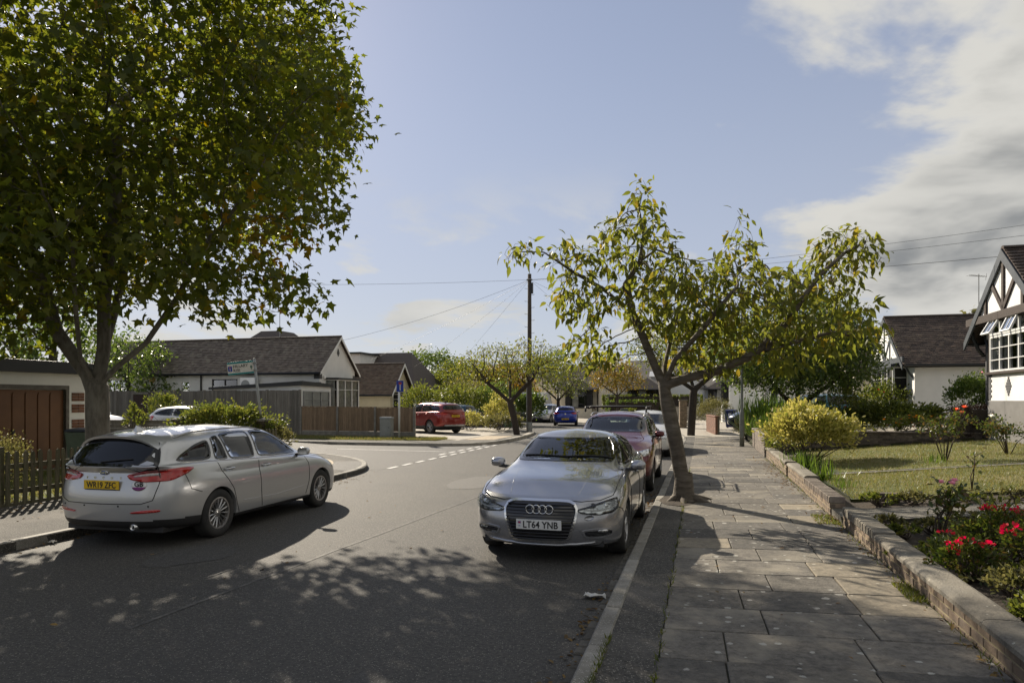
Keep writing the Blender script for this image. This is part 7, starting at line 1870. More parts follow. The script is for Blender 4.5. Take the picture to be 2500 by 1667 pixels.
# ---------------- flowering cherry in front of the saloon's kerb
def cherry():
    b = Vector((2.98, 11.85, .10)); Yc = 11.85
    P = lambda x, y, dy=0: (((x-1176)/1568)*Yc, Yc+dy, EYE+(919-y)/1568*Yc)
    sd_ = seedlines((None, [(2.98,Yc,.10), (2.95,Yc,.45), (2.84,Yc,1.1), (2.70,Yc,1.75), (2.63,Yc,2.12)]),
                    (0, [P(1525,888), P(1505,840,.05), P(1478,770,.1), P(1455,715,.15), P(1440,650,.1), P(1470,600,0), P(1505,575,-.05)]),
                    (0, [P(1525,888), P(1575,868,-.1), P(1640,852,-.2), P(1710,820,-.3), P(1775,765,-.35), P(1815,700,-.4)]),
                    (0, [P(1525,888), P(1535,840,.3), P(1560,780,.7), P(1590,700,1.0)]),
                    (0, [P(1525,888), P(1540,830,-.3), P(1590,760,-.8), P(1640,690,-1.0)]),
                    ((1,-2), [P(1470,600), P(1478,540,0), P(1468,480,0), P(1475,445,0)]),
                    ((1,6), [P(1455,715,.15), P(1390,660,.2), P(1320,620,.2), P(1250,575,.15), P(1185,575,.1)]),
                    ((2,-1), [P(1815,700,-.4), P(1860,640,-.4), P(1920,590,-.3), P(1975,560,-.2)]),
                    ((2,8), [P(1710,820,-.3), P(1800,790,-.5), P(1880,770,-.5), P(1950,780,-.4)]))
    e = lambda x, y, rx, ry, dy=0, ry3=None, w=1: (P(x, y, dy), (rx*Yc/1568, ry3 or min(rx, 170)*Yc/1568*1.1, ry*Yc/1568), w)
    E = [e(1455,560,100,80), e(1470,475,45,62), e(1190,575,48,36), e(1320,600,75,45), e(1330,690,75,55,0,None,1.5), e(1360,800,70,45,.2,None,1.6), e(1560,690,150,90,0,1.5,.7), e(1720,720,160,105,-.2,1.5,.65), e(1700,590,60,60), e(1690,505,26,28), e(1900,640,85,60,0,None,1.7), e(1930,560,75,34,0,None,2), e(2010,600,34,30,0,None,2), e(1900,760,110,60,-.3,None,.75), e(1620,820,120,40,.2,1.2,.6), e(1790,830,80,30,-.4,None,.5)]
    leaf_tree('cherry_tree', 'leaning street cherry with broad yellow green leaves at the right kerb', 'tree', E, 3000, sd_, .130, .003, 2.9, .165, TM_CHERRY, LF_CHERRY, M_BARKC, seed=9, step=.11, kill=.11, spread=.07, droop=.9, nlead=300, tip_rad=.0085, infl=1.6, jit=.16, mesh_min=.0025, smooth_shell=.1, along=.45, expo=2.5)
    fl = MB().lathe([(.30,-.06),(.235,.03),(.185,.14),(.16,.35),(.15,.5)], 14)
    r = random.Random(3); fl.v = [(x*(1+.22*mnoise.noise(Vector((x*6,y*6,1)))), y*(1+.22*mnoise.noise(Vector((x*6,y*6,5)))), z) for x, y, z in fl.v]
    rt = [o for o in COL.objects if o.name.startswith('cherry_tree')][0]
    obj('root_flare', fl, M_BARKC, rt, smooth=True)
    roots = MB()
    for a, l in ((.2,.55),(-.7,.5),(1.9,.4),(3.6,.35),(-1.8,.4)): roots.tube([(0,0,.12),(cos(a)*.2,sin(a)*.2,.06),(cos(a)*l,sin(a)*l,-.01),(cos(a)*l*1.25,sin(a)*l*1.25,-.05)], [.09,.07,.04,.015], 7)
    obj('surface_roots', roots, M_BARKC, rt, smooth=True)
cherry()
def small_tree(name, label, X, Y, h, r, E, seed, lmat, n=420, size=.10, lpt=5, tr=.11, tm=TM_OVAL, lean=0, z0=.1, bark=M_BARKD, fork=.38, **kw):
    sd_ = seedlines((None, [(X,Y,z0),(X+lean*.5,Y,z0+h*fork*.6),(X+lean,Y,z0+h*fork)]), (0, [(X+lean,Y,z0+h*fork),(X+lean-.5*r,Y-.1,z0+h*.6)]), (0, [(X+lean,Y,z0+h*fork),(X+lean+.45*r,Y+.2,z0+h*.62)]), (0, [(X+lean,Y,z0+h*fork),(X+lean,Y+.4*r,z0+h*.66)]))
    k = dict(seed=seed, step=.2, kill=.16, spread=.16, droop=.6, tip_rad=.012, mesh_min=.006, along=.7, expo=2.5); k.update(kw)
    return leaf_tree(name, label, 'tree', E, n, sd_, tr, .005, lpt, size, tm, lmat, bark, **k)
def trees():
    X, Y = .25, 34.6
    small_tree('street_tree', 'small leaning street cherry beside the telegraph pole on the left pavement', X, Y, 4.6, 2.6, [((-.5,Y,3.7),(2.3,1.9,.95)),((.9,Y,4.0),(1.7,1.7,.9)),((-1.9,Y,3.3),(1.3,1.2,.6)),((2.0,Y,3.4),(1.2,1.2,.6))], 21, LF_CHERRY, n=1700, size=.14, lpt=3.2, tr=.17, lean=-.35, tm=TM_CHERRY, fork=.36, spread=.2)
    X, Y = 3.55, 52.5
    small_tree('street_tree', 'small street tree with olive leaves in front of the silver car, up the road', X, Y, 4.6, 2.4, [((X,Y,3.7),(2.0,2.0,1.3)),((X+.8,Y,3.1),(1.6,1.6,.8)),((X-.6,Y,4.2),(1.3,1.3,.8))], 22, LF_MID, n=1200, size=.16, lpt=3.0, tr=.13, spread=.25)
    X, Y = 8.8, 57
    small_tree('street_tree', 'round street tree turning orange before the far white houses', X, Y, 5.0, 2.5, [((X,Y,4.0),(2.0,1.9,1.3)),((X+1.0,Y,3.5),(1.4,1.4,.8)),((X-.9,Y,3.6),(1.3,1.3,.9))], 23, LF_AUT, n=1400, size=.17, lpt=4.5, tr=.11, spread=.24, fork=.42)
    q = S(.35, 35.2); X, Y = q.x, q.y
    small_tree('street_tree', 'second right-hand street tree with dark curving trunk beyond the cherry', X, Y, 5.4, 3.0, [((X+.5,Y,4.6),(3.0,2.6,1.2)),((X+2.2,Y,4.2),(2.2,2.2,1.1)),((X-1.6,Y,4.4),(1.6,1.8,.9))], 24, LF_MID, n=1500, size=.16, lpt=4.5, tr=.20, lean=.15, spread=.25, fork=.42)
    q = S(4.45, 27.9); X, Y = q.x, q.y
    E = [((X+.1,Y,4.2),(2.4,2.3,1.6)), ((X+1.3,Y,3.6),(1.5,2.0,1.4)), ((X-1.6,Y,3.6),(1.8,1.9,1.3)), ((X+.0,Y-.5,2.9),(2.6,2.0,.8)), ((X+.9,Y,4.9),(1.2,1.5,.8))]
    leaf_tree('garden_tree', 'dense round dark green garden tree behind the cherry, twisted stems', 'tree', E, 2600, seedlines((None, [(X,Y,.6),(X,Y,1.0),(X-.1,Y,1.5)]), (0, [(X-.1,Y,1.5),(X-.8,Y,2.2),(X-1.4,Y,2.9)]), (0, [(X-.1,Y,1.5),(X+.6,Y-.1,2.1),(X+1.5,Y,2.7)]), (0, [(X-.1,Y,1.5),(X+.1,Y+.3,2.6),(X+.2,Y,3.6)])), .15, .005, 11.5, .135, TM_OVAL, LF_DARK, M_BARKD, seed=25, step=.2, kill=.15, spread=.22, droop=.3, tip_rad=.014, mesh_min=.007, along=.9, expo=2.5)
trees()
def blob_tree(name, label, loc, E, n, size, lmat, tm=TM_OVAL, seed=1, trunk=.2, group='trees in the background'):
    """distant tree: trunk, a few limbs, crown of leaf clumps with gaps"""
    r = np.random.RandomState(seed); b = Vector(loc); root = thing(name, label, 'tree', b, 0, group); mb = MB()
    mb.tube([(0,0,0),(.1,0,E[0][0][2]*.45),(0,.1,E[0][0][2])], [trunk,trunk*.75,trunk*.3], 7)
    for c, s_ in [(e[0], e[1]) for e in E]:
        for k in range(3): d = rnd_dirs(r, 1)[0]; mb.tube([(0,0,E[0][0][2]*.45),(c[0]*.5,c[1]*.5,c[2]*.75),(c[0]+d[0]*s_[0]*.7,c[1]+d[1]*s_[1]*.7,c[2]+abs(d[2])*s_[2]*.6)], [trunk*.5,trunk*.3,trunk*.06], 5)
    obj('trunk', mb, M_BARKD, root, smooth=True)
    nc = max(20, n//28); cc = in_ellipsoids(r, nc, E, .5); idx = r.randint(0, nc, n); C = cc[idx]+r.normal(size=(n,3))*np.array([e_[1] for e_ in E]).mean()*.13
    up = rnd_dirs(r, n); up[:,2] += .6; ax = rnd_dirs(r, n); ax[:,2] -= .3; tint = np.clip(r.rand(n)*.6+(r.rand(nc)*.5)[idx]-.05, 0, 1)
    stuff(obj('crown', leaf_mesh('crown', C, ax, up, size*(.6+.8*r.rand(n)), tm, lmat, tint), parent=root)); return root
def background():
    blob_tree('background_tree', 'dark green tree mass behind the left bungalows, under the first street tree', (-13,108,0), [((0,0,6.2),(6.5,5,3.3)),((6,0,5.0),(4.5,4,2.6)),((-5,0,4.5),(4,4,2.6))], 9000, .42, LF_DARK, seed=31, trunk=.35)
    blob_tree('background_tree', 'olive green tree left of the telegraph pole behind the shrubs', (-4.5,66,0), [((0,0,3.6),(3.4,3,2.1)),((2.6,0,3.0),(2.4,2.4,1.8)),((-2.6,0,2.9),(2.2,2.2,1.7))], 7000, .26, LF_MID, seed=32)
    blob_tree('background_tree', 'tree with orange tinges just left of the telegraph pole', (-.8,64,0), [((0,0,3.3),(2.4,2.2,1.9)),((1.5,0,2.6),(1.8,1.8,1.5))], 5000, .24, LF_AUT, seed=33)
    blob_tree('background_tree', 'distant dark tree behind the far houses, right of the telegraph pole', (10,128,0), [((0,0,7),(8,6,4)),((8,0,6),(6,5,3.2)),((-9,0,6),(6,5,3))], 8000, .5, LF_DARK, seed=34, trunk=.4)
    q = S(17.5, 40.5); blob_tree('background_tree', 'feathery pale green tree rising behind the right-hand bungalow roof', (q.x,q.y,.8), [((0,0,5.6),(2.6,2.2,.85)),((2.2,0,5.4),(1.8,1.8,.9)),((-2.2,0,5.2),(1.5,1.5,.7))], 3800, .28, LF_OLIVE, TM_DIA, seed=35)
    q = S(-23,10); blob_tree('background_tree', 'shady shrubby tree behind the garage roof at far left', (q.x,q.y,0), [((0,0,3.6),(3.0,3,1.4)),((3,3,3.3),(3.0,2.5,1.2)),((-1,5,3.4),(2.5,2.5,1.3))], 6000, .2, LF_MID, seed=36)
    blob_tree('background_tree', 'dark tree looming behind the garage under the maple crown', (-15.2,22.5,0), [((0,0,4.6),(1.9,1.9,1.7)),((-2.2,0,4.2),(1.9,1.9,1.6)),((-4.5,-1,4.4),(2.2,2.0,1.7))], 7000, .17, LF_DARK, seed=38)
    q = S(-31,32); blob_tree('background_tree', 'dark conifer-like tree by the left end of the white bungalow', (q.x,q.y,0), [((0,0,3.4),(2.4,2.2,2.6)),((2.0,-1,2.2),(1.6,1.6,1.6))], 4500, .2, LF_DARK, seed=37)
background()

# ---------------- bushes and flowers
def bush(name, label, loc, rad, n, size, lmat, tm=TM_OVAL, seed=1, stems=9, cat='shrub', dens_top=.35, up_bias=.5, lump=.16, z0=.0, flat=False, flowers=None, ax_up=.4, tip=0, group=None, shellp=1.0):
    """shrub: radiating stems + leaves gathered in lumps; rad=(rx,ry,rz) half sizes, crown base at z0"""
    r = np.random.RandomState(seed); root = thing(name, label, cat, loc, RZ, group); rx, ry, rz = rad; mb = MB()
    cz = z0+rz; nc = max(12, n//22); d = rnd_dirs(r, nc); d[:,2] = np.where(d[:,2] < -.35, -d[:,2], d[:,2]); rr = (r.rand(nc)**(.33/(1+shellp)))
    if flat: # clipped hedge: box-like
        c = r.rand(nc,3)*2-1; ax_ = r.randint(0,3,nc); k = np.arange(nc); side = r.rand(nc) < .8; c[k[side],ax_[side]] = np.sign(c[k[side],ax_[side]])*.97; c[:,2] = np.where(c[:,2] < -.98, .9, c[:,2]); cc = c*np.array([rx,ry,rz])
    else:
        w = 1+lump*np.array([mnoise.noise(Vector(q)*2.3+Vector((seed*3.1,0,0))) for q in d])*2; cc = d*(rr*w)[:,None]*np.array([rx,ry,rz])
    cc[:,2] += cz
    for k in range(stems):
        q = cc[r.randint(nc)]; m = Vector(q)*.5; m.z = z0*.7+q[2]*.3; mb.tube([(r.normal()*.04,r.normal()*.04,-.05),(m.x+r.normal()*.05,m.y+r.normal()*.05,m.z),tuple(q)], [.016+.006*rz,.010,.004], 5)
    if stems: obj('stems', mb, M_TWIG, root, smooth=True)
    if flat: obj('branch_core', MB().box(-rx*.86,rx*.86,-ry*.86,ry*.86,0,cz+rz*.86), M_BARKD, root)
    idx = r.randint(0,nc,n); sp = min(rx,ry,rz)*.17 if not flat else .045; C = cc[idx]+r.normal(size=(n,3))*sp
    ax = C-np.array([0,0,cz*.6]); ax = ax/np.maximum(1e-6,np.linalg.norm(ax,axis=1,keepdims=True))+rnd_dirs(r,n)*.9; ax[:,2] += ax_up*r.rand(n); up = rnd_dirs(r,n); up[:,2] += up_bias
    tint = np.clip(r.rand(n)*.65+(r.rand(nc)*.45)[idx]-.05,0,1); keep = C[:,2] > .02
    C, ax, up, tint = C[keep], ax[keep], up[keep], tint[keep]
    stuff(obj('foliage', leaf_mesh('foliage', C, ax, up, size*(.6+.7*r.rand(len(C))), tm, lmat, tint), parent=root))
    if flowers:
        for (fm, count, fs, kind) in flowers:
            top = cc[np.argsort(-cc[:,2]*(.5+r.rand(nc)))[:max(count*2,6)]]
            for i in range(count):
                q = top[r.randint(len(top))]+r.normal(size=3)*sp*.8+np.array([0,0,fs*.7]); flower(root, q, fs, fm, r, kind)
    return root
def flower(root, q, fs, fm, r, kind='rose'):
    if kind == 'rose': n, lay = 14, 2.2
    elif kind == 'daisy': n, lay = 8, .5
    else: n, lay = 16, 3.2
    a = np.arange(n)*2.4; el = np.linspace(.15,1.2,n) if kind != 'daisy' else np.full(n,.15)
    if kind == 'cluster':
        d = rnd_dirs(r, n); d[:,2] = np.abs(d[:,2])*.6; C = np.array(q)+d*fs*.8; ax = d+rnd_dirs(r,n)*.4; up = rnd_dirs(r,n); me = leaf_mesh('flower', C, ax, up, np.full(n,fs*.75), TM_PETAL, fm)
    else:
        ax = np.stack([np.cos(a)*np.cos(el),np.sin(a)*np.cos(el),np.sin(el)],1); up = np.tile([0,0,1.0],(n,1))-ax*.3; me = leaf_mesh('flower', np.tile(q,(n,1)), ax, up, fs*(1-.4*el/1.3), TM_PETAL, fm)
    obj('flower', me, parent=root)
def straps(name, label, loc, n, L_, spread, lmat, seed=1, cat='plant', flowers=None):
    r = np.random.RandomState(seed); root = thing(name, label, cat, loc, RZ); mb = MB(); C = r.normal(size=(n,3))*spread*np.array([1,1,0])
    ax = rnd_dirs(r,n)*.55; ax[:,2] = 1.0; out = C.copy(); ax[:,:2] += out[:,:2]/max(spread,1e-3)*.35; up = -ax.copy(); up[:,2] = .6+0*up[:,2]; up[:,:2] = ax[:,:2]*-1+r.normal(size=(n,2))*.2
    tm = (TM_BLADE[0]*np.array([1.0,1,1.6]), TM_BLADE[1]); stuff(obj('blades', leaf_mesh('blades', C, ax, -up, L_*(.6+.55*r.rand(n)), tm, lmat), parent=root))
    if flowers:
        for fm, c, fs, h in flowers:
            for i in range(c): flower(root, np.array([r.normal()*spread*1.2, r.normal()*spread*1.2, h*(.8+.3*r.rand())]), fs, fm, r, 'daisy')
    return root
def rosebush(name, label, t, s, h, w, seed, blooms, n=420, canes=7, lm=None):
    r = np.random.RandomState(seed); root = thing(name, label, 'rose bush', S(t, s, gz(t)+.03), RZ, 'rose bushes in the front lawns'); mb = MB(); tips = []
    for k in range(canes):
        a = r.rand()*2*pi; e = w*(.4+.6*r.rand()); top = Vector((cos(a)*e, sin(a)*e*.7, h*(.65+.35*r.rand()))); m = Vector((cos(a)*e*.35+r.normal()*.03, sin(a)*e*.3, top.z*.5))
        mb.tube([(cos(a)*.03,sin(a)*.03,-.03), m, top], [.012,.009,.004], 5); tips.append((m, top))
        for j in range(3):
            f = .45+.18*j; p = Vector(m).lerp(top, f); q = p+Vector((r.normal()*w*.3, r.normal()*w*.25, h*.12*r.rand()+.04)); mb.tube([p, q], [.006,.003], 4); tips.append((p, q))
    obj('canes', mb, M_TWIG, root, smooth=True); C = []
    for i in range(n): p, q = tips[r.randint(len(tips))]; C.append(Vector(p).lerp(Vector(q), .25+.8*r.rand())+Vector(r.normal(size=3))*.055)
    ax = rnd_dirs(r,n); ax[:,2] -= .2; up = rnd_dirs(r,n)*.6; up[:,2] += 1
    stuff(obj('foliage', leaf_mesh('foliage', np.array(C), ax, up, .075*(.6+.7*r.rand(n)), TM_OVAL, lm or LF_ROSE), parent=root))
    for (fm, c, fs) in blooms:
        for i in range(c): q = sorted(tips, key=lambda p_: -p_[1][2])[i % len(tips)][1]; flower(root, np.array(q)+np.array([0,0,.02]), fs, fm, r, 'rose')
    return root
def planting():
    G = lambda t, s, dz=0.0: S(t, s, gz(t)+dz)
    # left side
    bush('ivy_hedge', 'glossy ivy hedge spilling over the wall below the street name sign', S(-14.6,19.45,.11), (1.85,.6,.56), 6500, .105, LF_MID, seed=1, z0=.36, lump=.3, cat='hedge', stems=14)
    bush('ivy_hedge', 'trailing ivy mound at the right end of the hedge near the tall fence', S(-12.75,19.6,.11), (.55,.55,.42), 1400, .10, LF_OLIVE, seed=2, cat='hedge')
    bush('box_bush', 'rounded pale green bush behind the left picket fence', S(-11.2,9.0,.11), (.55,.75,.55), 4200, .045, LF_OLIVE, seed=3, stems=6, lump=.1)
    bush('shrub', 'dark straggly shrub between the maple trunk and the tall fence', S(-23.2,26.2,.4), (.65,.65,.75), 1500, .11, LF_MID, seed=4, z0=.2)
    bush('shrub', 'yellow green self-sown sapling by the plank fence', S(-17.9,19.1,.11), (.35,.3,.45), 420, .10, LF_MID, seed=5, z0=.6)
    # left far shrubs by the red crossover
    for k, (x, y, rx, rz, m, lb, nn) in enumerate(((-2.55,40.2,.8,.5,LF_YEL,'low yellow green shrub right of the red crossover',1500),(-.75,41.0,.75,.95,LF_YEL,'upright golden shrub in front of the dark wall',2200),(-.55,38.6,1.2,.42,LF_OLIVE,'tangled low shrub at the foot of the golden shrub',1900),
         (-3.9,49.5,2.0,1.25,LF_MID,'big rounded shrub behind the dark wall, left part',3600),(-1.0,50.5,1.9,1.35,LF_DARK,'big dark shrub behind the dark wall near the telegraph pole',3600),(-5.9,47.0,1.5,1.3,LF_MID,'bushy shrub just beyond the red crossover roof',3000),(1.35,49.5,1.0,1.1,LF_DARK,'dark hedge piece behind the telegraph pole',2600),(-3.5,56.5,2.6,1.6,LF_OLIVE,'tall olive shrubs filling the gap behind the parked dark cars',3800))):
        bush('shrub', lb, (x,y,.1), (rx,rx*.9,rz), nn, .12 if y < 45 else .17, m, seed=10+k, lump=.3)
    # right: yellow shrub and its neighbours
    bush('euonymus_shrub', 'bright yellow variegated shrub on bare stems beside the pavement', G(3.45,18.4), (.98,.95,.57), 8500, .095, LF_YEL, TM_OVAL, seed=30, z0=.18, lump=.28, stems=16, ax_up=.9, shellp=.5)
    bush('shrub', 'small rose-red flowering shrub at the wall corner left of the yellow shrub', G(3.1,20.6), (.45,.5,.40), 1100, .07, LF_MID, seed=31, flowers=[(LF_RED,3,.05,'rose')])
    straps('iris_clump', 'strappy dark green iris clump under the yellow shrub', G(3.15,17.1), 170, .42, .17, LF_BLADE, 1)
    straps('iris_clump', 'pale green strappy plant behind the smooth-coped wall', G(3.2,14.7), 75, .42, .10, LF_BLADE, 2)
    straps('grass_tuft', 'tuft of long grass at the lawn edge near the pale strappy plant', G(3.35,13.5), 60, .22, .12, LF_BLADE, 3)
    # next door: raised bed
    straps('crocosmia_clump', 'tall dark strappy clump left of the lamp post in the raised bed', S(3.6,30.2,.62), 420, 1.35, .40, LF_BLADE, 4, flowers=[(LF_CORAL,2,.08,1.2)])
    straps('crocosmia_clump', 'second strappy clump right of the lamp post shaft', S(4.5,29.5,.62), 330, 1.25, .40, LF_BLADE, 5)
    straps('daylily_clump', 'bright green daylily clump at the foot of the raised bed', S(3.15,28.4,.45), 260, .75, .30, LF_BLADE, 6)
    bush('flower_border', 'orange and lilac flowers spilling over the weathered brick wall', S(3.7,25.2,.62), (.75,1.5,.34), 2400, .07, LF_MID, seed=33, cat='flowers', flowers=[(LF_ORANGE,26,.055,'daisy'),(LF_LILAC,14,.06,'rose')])
    bush('shrub', 'silvery grey bush at the pavement edge beyond the lamp post', S(2.75,31.6,.2), (.5,.7,.42), 1500, .07, LF_OLIVE, seed=34)
    bush('rose_shrub', 'rose shrub with red blooms in front of the teal crossover', S(6.0,27.0,.62), (1.1,.7,.50), 2600, .085, LF_MID, seed=35, flowers=[(LF_RED,9,.06,'rose')])
    bush('shrub', 'leafy green shrub beside the ivory bungalow corner', S(8.1,31.2,.72), (1.0,.9,.85), 3000, .11, LF_MID, seed=36, flowers=[(LF_RED,2,.07,'rose')])
    bush('shrub', 'sprawling dark green shrub below the white bay window', G(7.4,26.4,.05), (1.5,.8,.50), 4600, .13, LF_MID, seed=37, lump=.25)
    bush('shrub', 'wispy tall-stemmed shrub left of the dark green shrub', G(5.9,26.9,.1), (.7,.6,.80), 1100, .09, LF_MID, seed=38, stems=16)
    bush('flower_border', 'orange marigolds along the top of the dark dividing wall', G(7.0,23.0,.15), (.85,.45,.33), 1900, .07, LF_MID, seed=39, cat='flowers', flowers=[(LF_ORANGE,34,.055,'daisy')])
    bush('flower_border', 'yellow green border with lilac flowers behind the yellow shrub', G(5.0,23.2,.15), (1.1,.5,.30), 1800, .07, LF_YEL, seed=40, cat='flowers', flowers=[(LF_LILAC,5,.07,'rose'),(LF_WHITE,2,.06,'rose')])
    bush('clipped_hedge', 'low dark purple clipped hedge in front of the half-timbered bungalow', G(9.0,22.55,.05), (1.05,.5,.42), 9000, .055, LF_PURP, seed=41, flat=True, cat='hedge', stems=0, z0=0)
    bush('camellia_bush', 'rounded glossy bush against the shaded white side wall', G(9.6,26.0,.1), (.70,.7,.72), 3400, .10, LF_DARK, seed=42, z0=.25, flowers=[(LF_PINK,1,.08,'rose')])
    rosebush('rose_bush', 'tall rose bush with coral blooms on the lawn before the dark hedge', 6.0, 16.95, 1.15, .62, 50, [(LF_CORAL,3,.085)], n=620, canes=9)
    rosebush('rose_bush', 'rose bush with one white bloom at the right edge of the lawn', 7.45, 17.6, .80, .70, 51, [(LF_WHITE,1,.085)], n=700, canes=9)
    rosebush('rose_bush', 'nearly leafless young rose stem on the sunlit lawn', 4.95, 12.3, .62, .25, 52, [], n=26, canes=2)
    rosebush('rose_bush', 'thin rose with faded pink blooms beside the garden path', 3.3, 8.3, .72, .36, 53, [(LF_PINK,3,.06)], n=230, canes=5)
    rosebush('rose_bush', 'sparse yellowing rose at the far edge of the garden path', 4.35, 9.65, .40, .28, 54, [], n=90, canes=4, lm=LF_YEL)
    straps('grass_tuft', 'clump of green blades at the foot of the coral rose', G(5.75,16.8), 70, .26, .13, LF_BLADE, 8)
    # near bed
    for k, (t, s, rx, rz, m, fl, lb, nn) in enumerate(((3.14,6.95,.24,.18,LF_ROSE,[(LF_RED,5,.05,'cluster')],'low bush with red flower clusters nearest the wall in the near bed',1500),(3.62,7.6,.36,.25,LF_ROSE,[(LF_RED,7,.055,'cluster')],'rounded bush with the brightest red flower clusters',2200),
         (3.80,7.15,.30,.22,LF_ROSE,[(LF_RED,6,.055,'cluster')],'red flowering bush at the right edge of the near bed',1300),(3.32,6.35,.28,.11,LF_OLIVE,[(LF_RED,1,.045,'cluster')],'low olive leaved bush in front of the red flowers',1500),(3.10,5.6,.20,.09,LF_MID,[],'small green weedy plant close to the wall coping',700),
         (3.45,5.7,.30,.12,LF_MID,[],'spreading leafy plant low in the near bed',1300),(3.05,4.9,.26,.08,LF_MID,[],'lance-leaved weeds in the near bed corner',700),(3.75,8.5,.32,.12,LF_OLIVE,[],'twiggy dry bush behind the red flowers',900),(4.35,8.7,.32,.13,LF_OLIVE,[],'brownish bush near the path at the right edge',900),(3.12,8.9,.22,.07,LF_MID,[],'ground-hugging weeds behind the brick-on-edge wall',500),(3.5,11.45,.30,.08,LF_MID,[],'low leafy weeds between path and lawn',600))):
        bush('bedding_plant', lb, G(t,s,.0), (rx,rx*.9,rz), nn, .045, m, seed=60+k, lump=.35, stems=22, cat='plant', flowers=fl or None)
    r = random.Random(77)
    kinds = ((LF_MID,'low green weeds'),(LF_OLIVE,'dry olive undergrowth'),(LF_OLIVE,'withered leafy growth'))
    spots = [('beside the wall coping',3.08,7.7),('beside the wall coping farther on',3.1,9.5),('in the middle of the near bed',3.55,9.2),('under the thin pink rose',3.35,8.0),('left of the yellowing rose',4.0,9.5),('right of the yellowing rose',4.6,9.4),('under the brightest red flowers',3.55,6.9),('closest to the camera in the bed',3.2,4.2),('at the lawn corner by the loose block',3.9,11.4),('along the far side of the path',4.7,11.5),('far along the path edge',5.3,11.6)]
    for k, (w, t, s) in enumerate(spots):
        m, a = kinds[k % 3]; rr = r.uniform(.2,.32); bush('ground_cover', a+' '+w, G(t,s,.0), (rr,rr,r.uniform(.04,.09)), r.randint(450,700), .045, m, seed=120+k, lump=.4, stems=12, cat='plant')
    # far right: hedges and round bush
    q = S(1.6, 43.4, .1); bush('ball_bush', 'clipped ball-shaped green bush near the far brick pier', (q.x,q.y,.15), (1.05,1.0,.85), 5200, .075, LF_OLIVE, seed=80, lump=.03, stems=5, cat='bush')
    bush('clipped_hedge', 'long clipped hedge above the far grey wall', (13.2,64.5,1.0), (4.6,.8,.65), 9000, .13, LF_MID, seed=81, flat=True, cat='hedge', stems=0)
    bush('clipped_hedge', 'dark lower hedge behind the plum crossover roof', (11.0,60.5,.1), (2.6,.7,.85), 6000, .12, LF_DARK, seed=82, flat=True, cat='hedge', stems=0)
    bush('shrub', 'weedy shrub at the foot of the orange street tree', (9.7,57.2,.1), (.8,.7,.5), 900, .13, LF_MID, seed=83)
planting()
# ---------------- grass, litter
def grass(name, label, cells, n, h, seed, mat=LF_GRASS, zf=None):
    r = np.random.RandomState(seed); C = []
    for i in range(n):
        t0, t1, s0, s1 = cells[r.randint(len(cells))]; t = t0+(t1-t0)*r.rand(); s = s0+(s1-s0)*r.rand(); C.append(S(t, s, zf(t, s)))
    ax = rnd_dirs(r,n)*.8; ax[:,2] = 1.1; o = stuff(obj(name, leaf_mesh(name, np.array(C), ax, rnd_dirs(r,n), h*(.5+r.rand(n)), TM_TUFT, mat), None)); o['label'] = label; o['category'] = 'grass'; return o
lawnz = lambda t, s: gz(t)+.035+.02*mnoise.noise(Vector((t*1.3, s*1.3, 2.2)))
TM_TUFT = T([(-.09,0,0),(.09,0,0),(0,1,.1)], [(0,1,2)])
grass('lawn_grass', 'short dry grass of the two front lawns on the right', [(3.2,10.4,11.95,15.42),(3.7,10.4,15.76,21.8)], 60000, .045, 1, zf=lawnz)
grass('verge_grass', 'rough grass of the verge below the brown fence', [(-19,-12.6,27.1,29.3),(-12.6,-10.2,27.5,29.0)], 14000, .10, 2, zf=lambda t, s: .108)
grass('garden_grass', 'patchy grass behind the picket fence', [(-14.5,-10.3,6,14)], 9000, .10, 3, zf=lambda t, s: .112)
grass('weeds', 'thin weeds and moss along the wall foot and flag joints', [(2.60,2.69,2,21),(.56,.60,3,18),(2.55,2.69,6.4,7.0),(.19,.22,2.5,5),(2.4,2.68,10.1,10.9)], 2600, .05, 4, mat=LF_MID, zf=lambda t, s: pz(t)-.01)
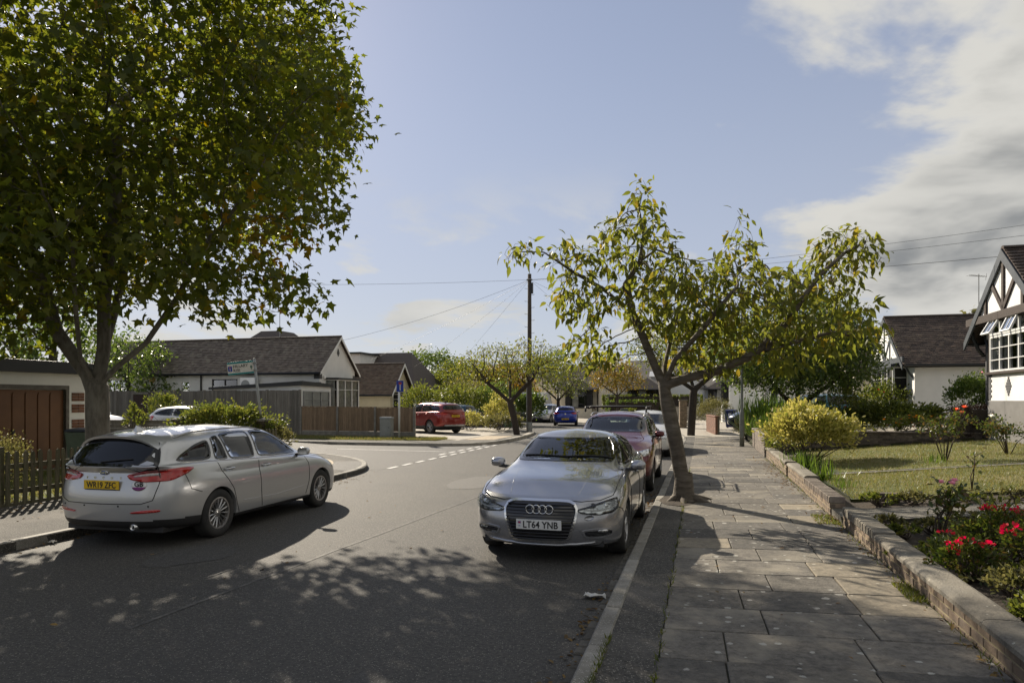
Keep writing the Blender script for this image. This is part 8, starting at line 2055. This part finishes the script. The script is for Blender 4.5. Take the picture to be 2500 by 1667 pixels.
def litter(name, label, spots, n, seed, size=.05):
    r = np.random.RandomState(seed); C = []
    for i in range(n):
        t, s, rt, rs_, z = spots[r.randint(len(spots))]; C.append(S(t+r.normal()*rt, s+r.normal()*rs_, z+.006+.01*r.rand()))
    ax = rnd_dirs(r,n); ax[:,2] *= .25; up = rnd_dirs(r,n)*.5; up[:,2] += 1
    o = stuff(obj(name, leaf_mesh(name, np.array(C), ax, up, size*(.5+r.rand(n)), TM_OVAL, LF_LITTER))); o['label'] = label; o['category'] = 'leaf litter'
litter('leaf_litter', 'brown fallen leaves gathered along kerbs, wall foot and left pavement', [(2.62,7,.03,3,.155),(2.6,10.5,.1,.3,.155),(2.55,15.5,.1,1.2,.155),(2.5,19,.12,2,.155),(-.03,12.4,.06,1.0,0),(-.05,5,.05,1.5,0),(-9.0,9.5,.8,1.0,.11),(-8.4,11.2,.5,.9,.11),(-7.22,8.5,.06,2,0),(-9.6,12.5,.4,1.5,.11),(-7.1,13.5,.2,1.2,0)], 1500, 5)
litter('scattered_leaves', 'odd fallen leaves scattered over road and flags', [(-3.5,9,2.2,5,0),(1.6,11,.7,6,.14)], 130, 6, .045)
def crumple(name, label, loc, size, seed):
    r = np.random.RandomState(seed); n = 7; V = []; 
    for i in range(n):
        for j in range(n): V.append(((i/(n-1)-.5)*size[0]*(1+.2*r.normal()*.5), (j/(n-1)-.5)*size[1]*(1+.2*r.normal()*.5), size[2]*(.15+.85*r.rand())))
    mb = MB().add(V, [(i*n+j,(i+1)*n+j,(i+1)*n+j+1,i*n+j+1) for i in range(n-1) for j in range(n-1)])
    tag(obj(name, mb, pm(name+'_paper', (.62,.61,.58), .8, c2=(.5,.48,.42), scale=20), loc=loc, rot=RZ), label, 'litter')
crumple('crumpled_tissue', 'crumpled white tissue lying in the gutter by the right kerb', S(-.10,6.35,.006), (.21,.12,.045), 1)
crumple('crumpled_paper', 'small white scrap of paper at the far left kerb edge', S(-7.2,6.9,.006), (.10,.07,.05), 2)
# bare earth and bark chips round the cherry's foot
mb = MB(); r = np.random.RandomState(3); V = [S(.46,12.2,.14)]
for k in range(18): a = 2*pi*k/18; V.append(S(.46+cos(a)*(.30+.05*r.rand()), 12.2+sin(a)*(.58+.1*r.rand()), .118))
mb.add(V, [(0,i,i%18+1) for i in range(1,19)]); obj('tree_pit', mb, M_SOIL, pav)
estate_car(); saloon_car(); cars_more()
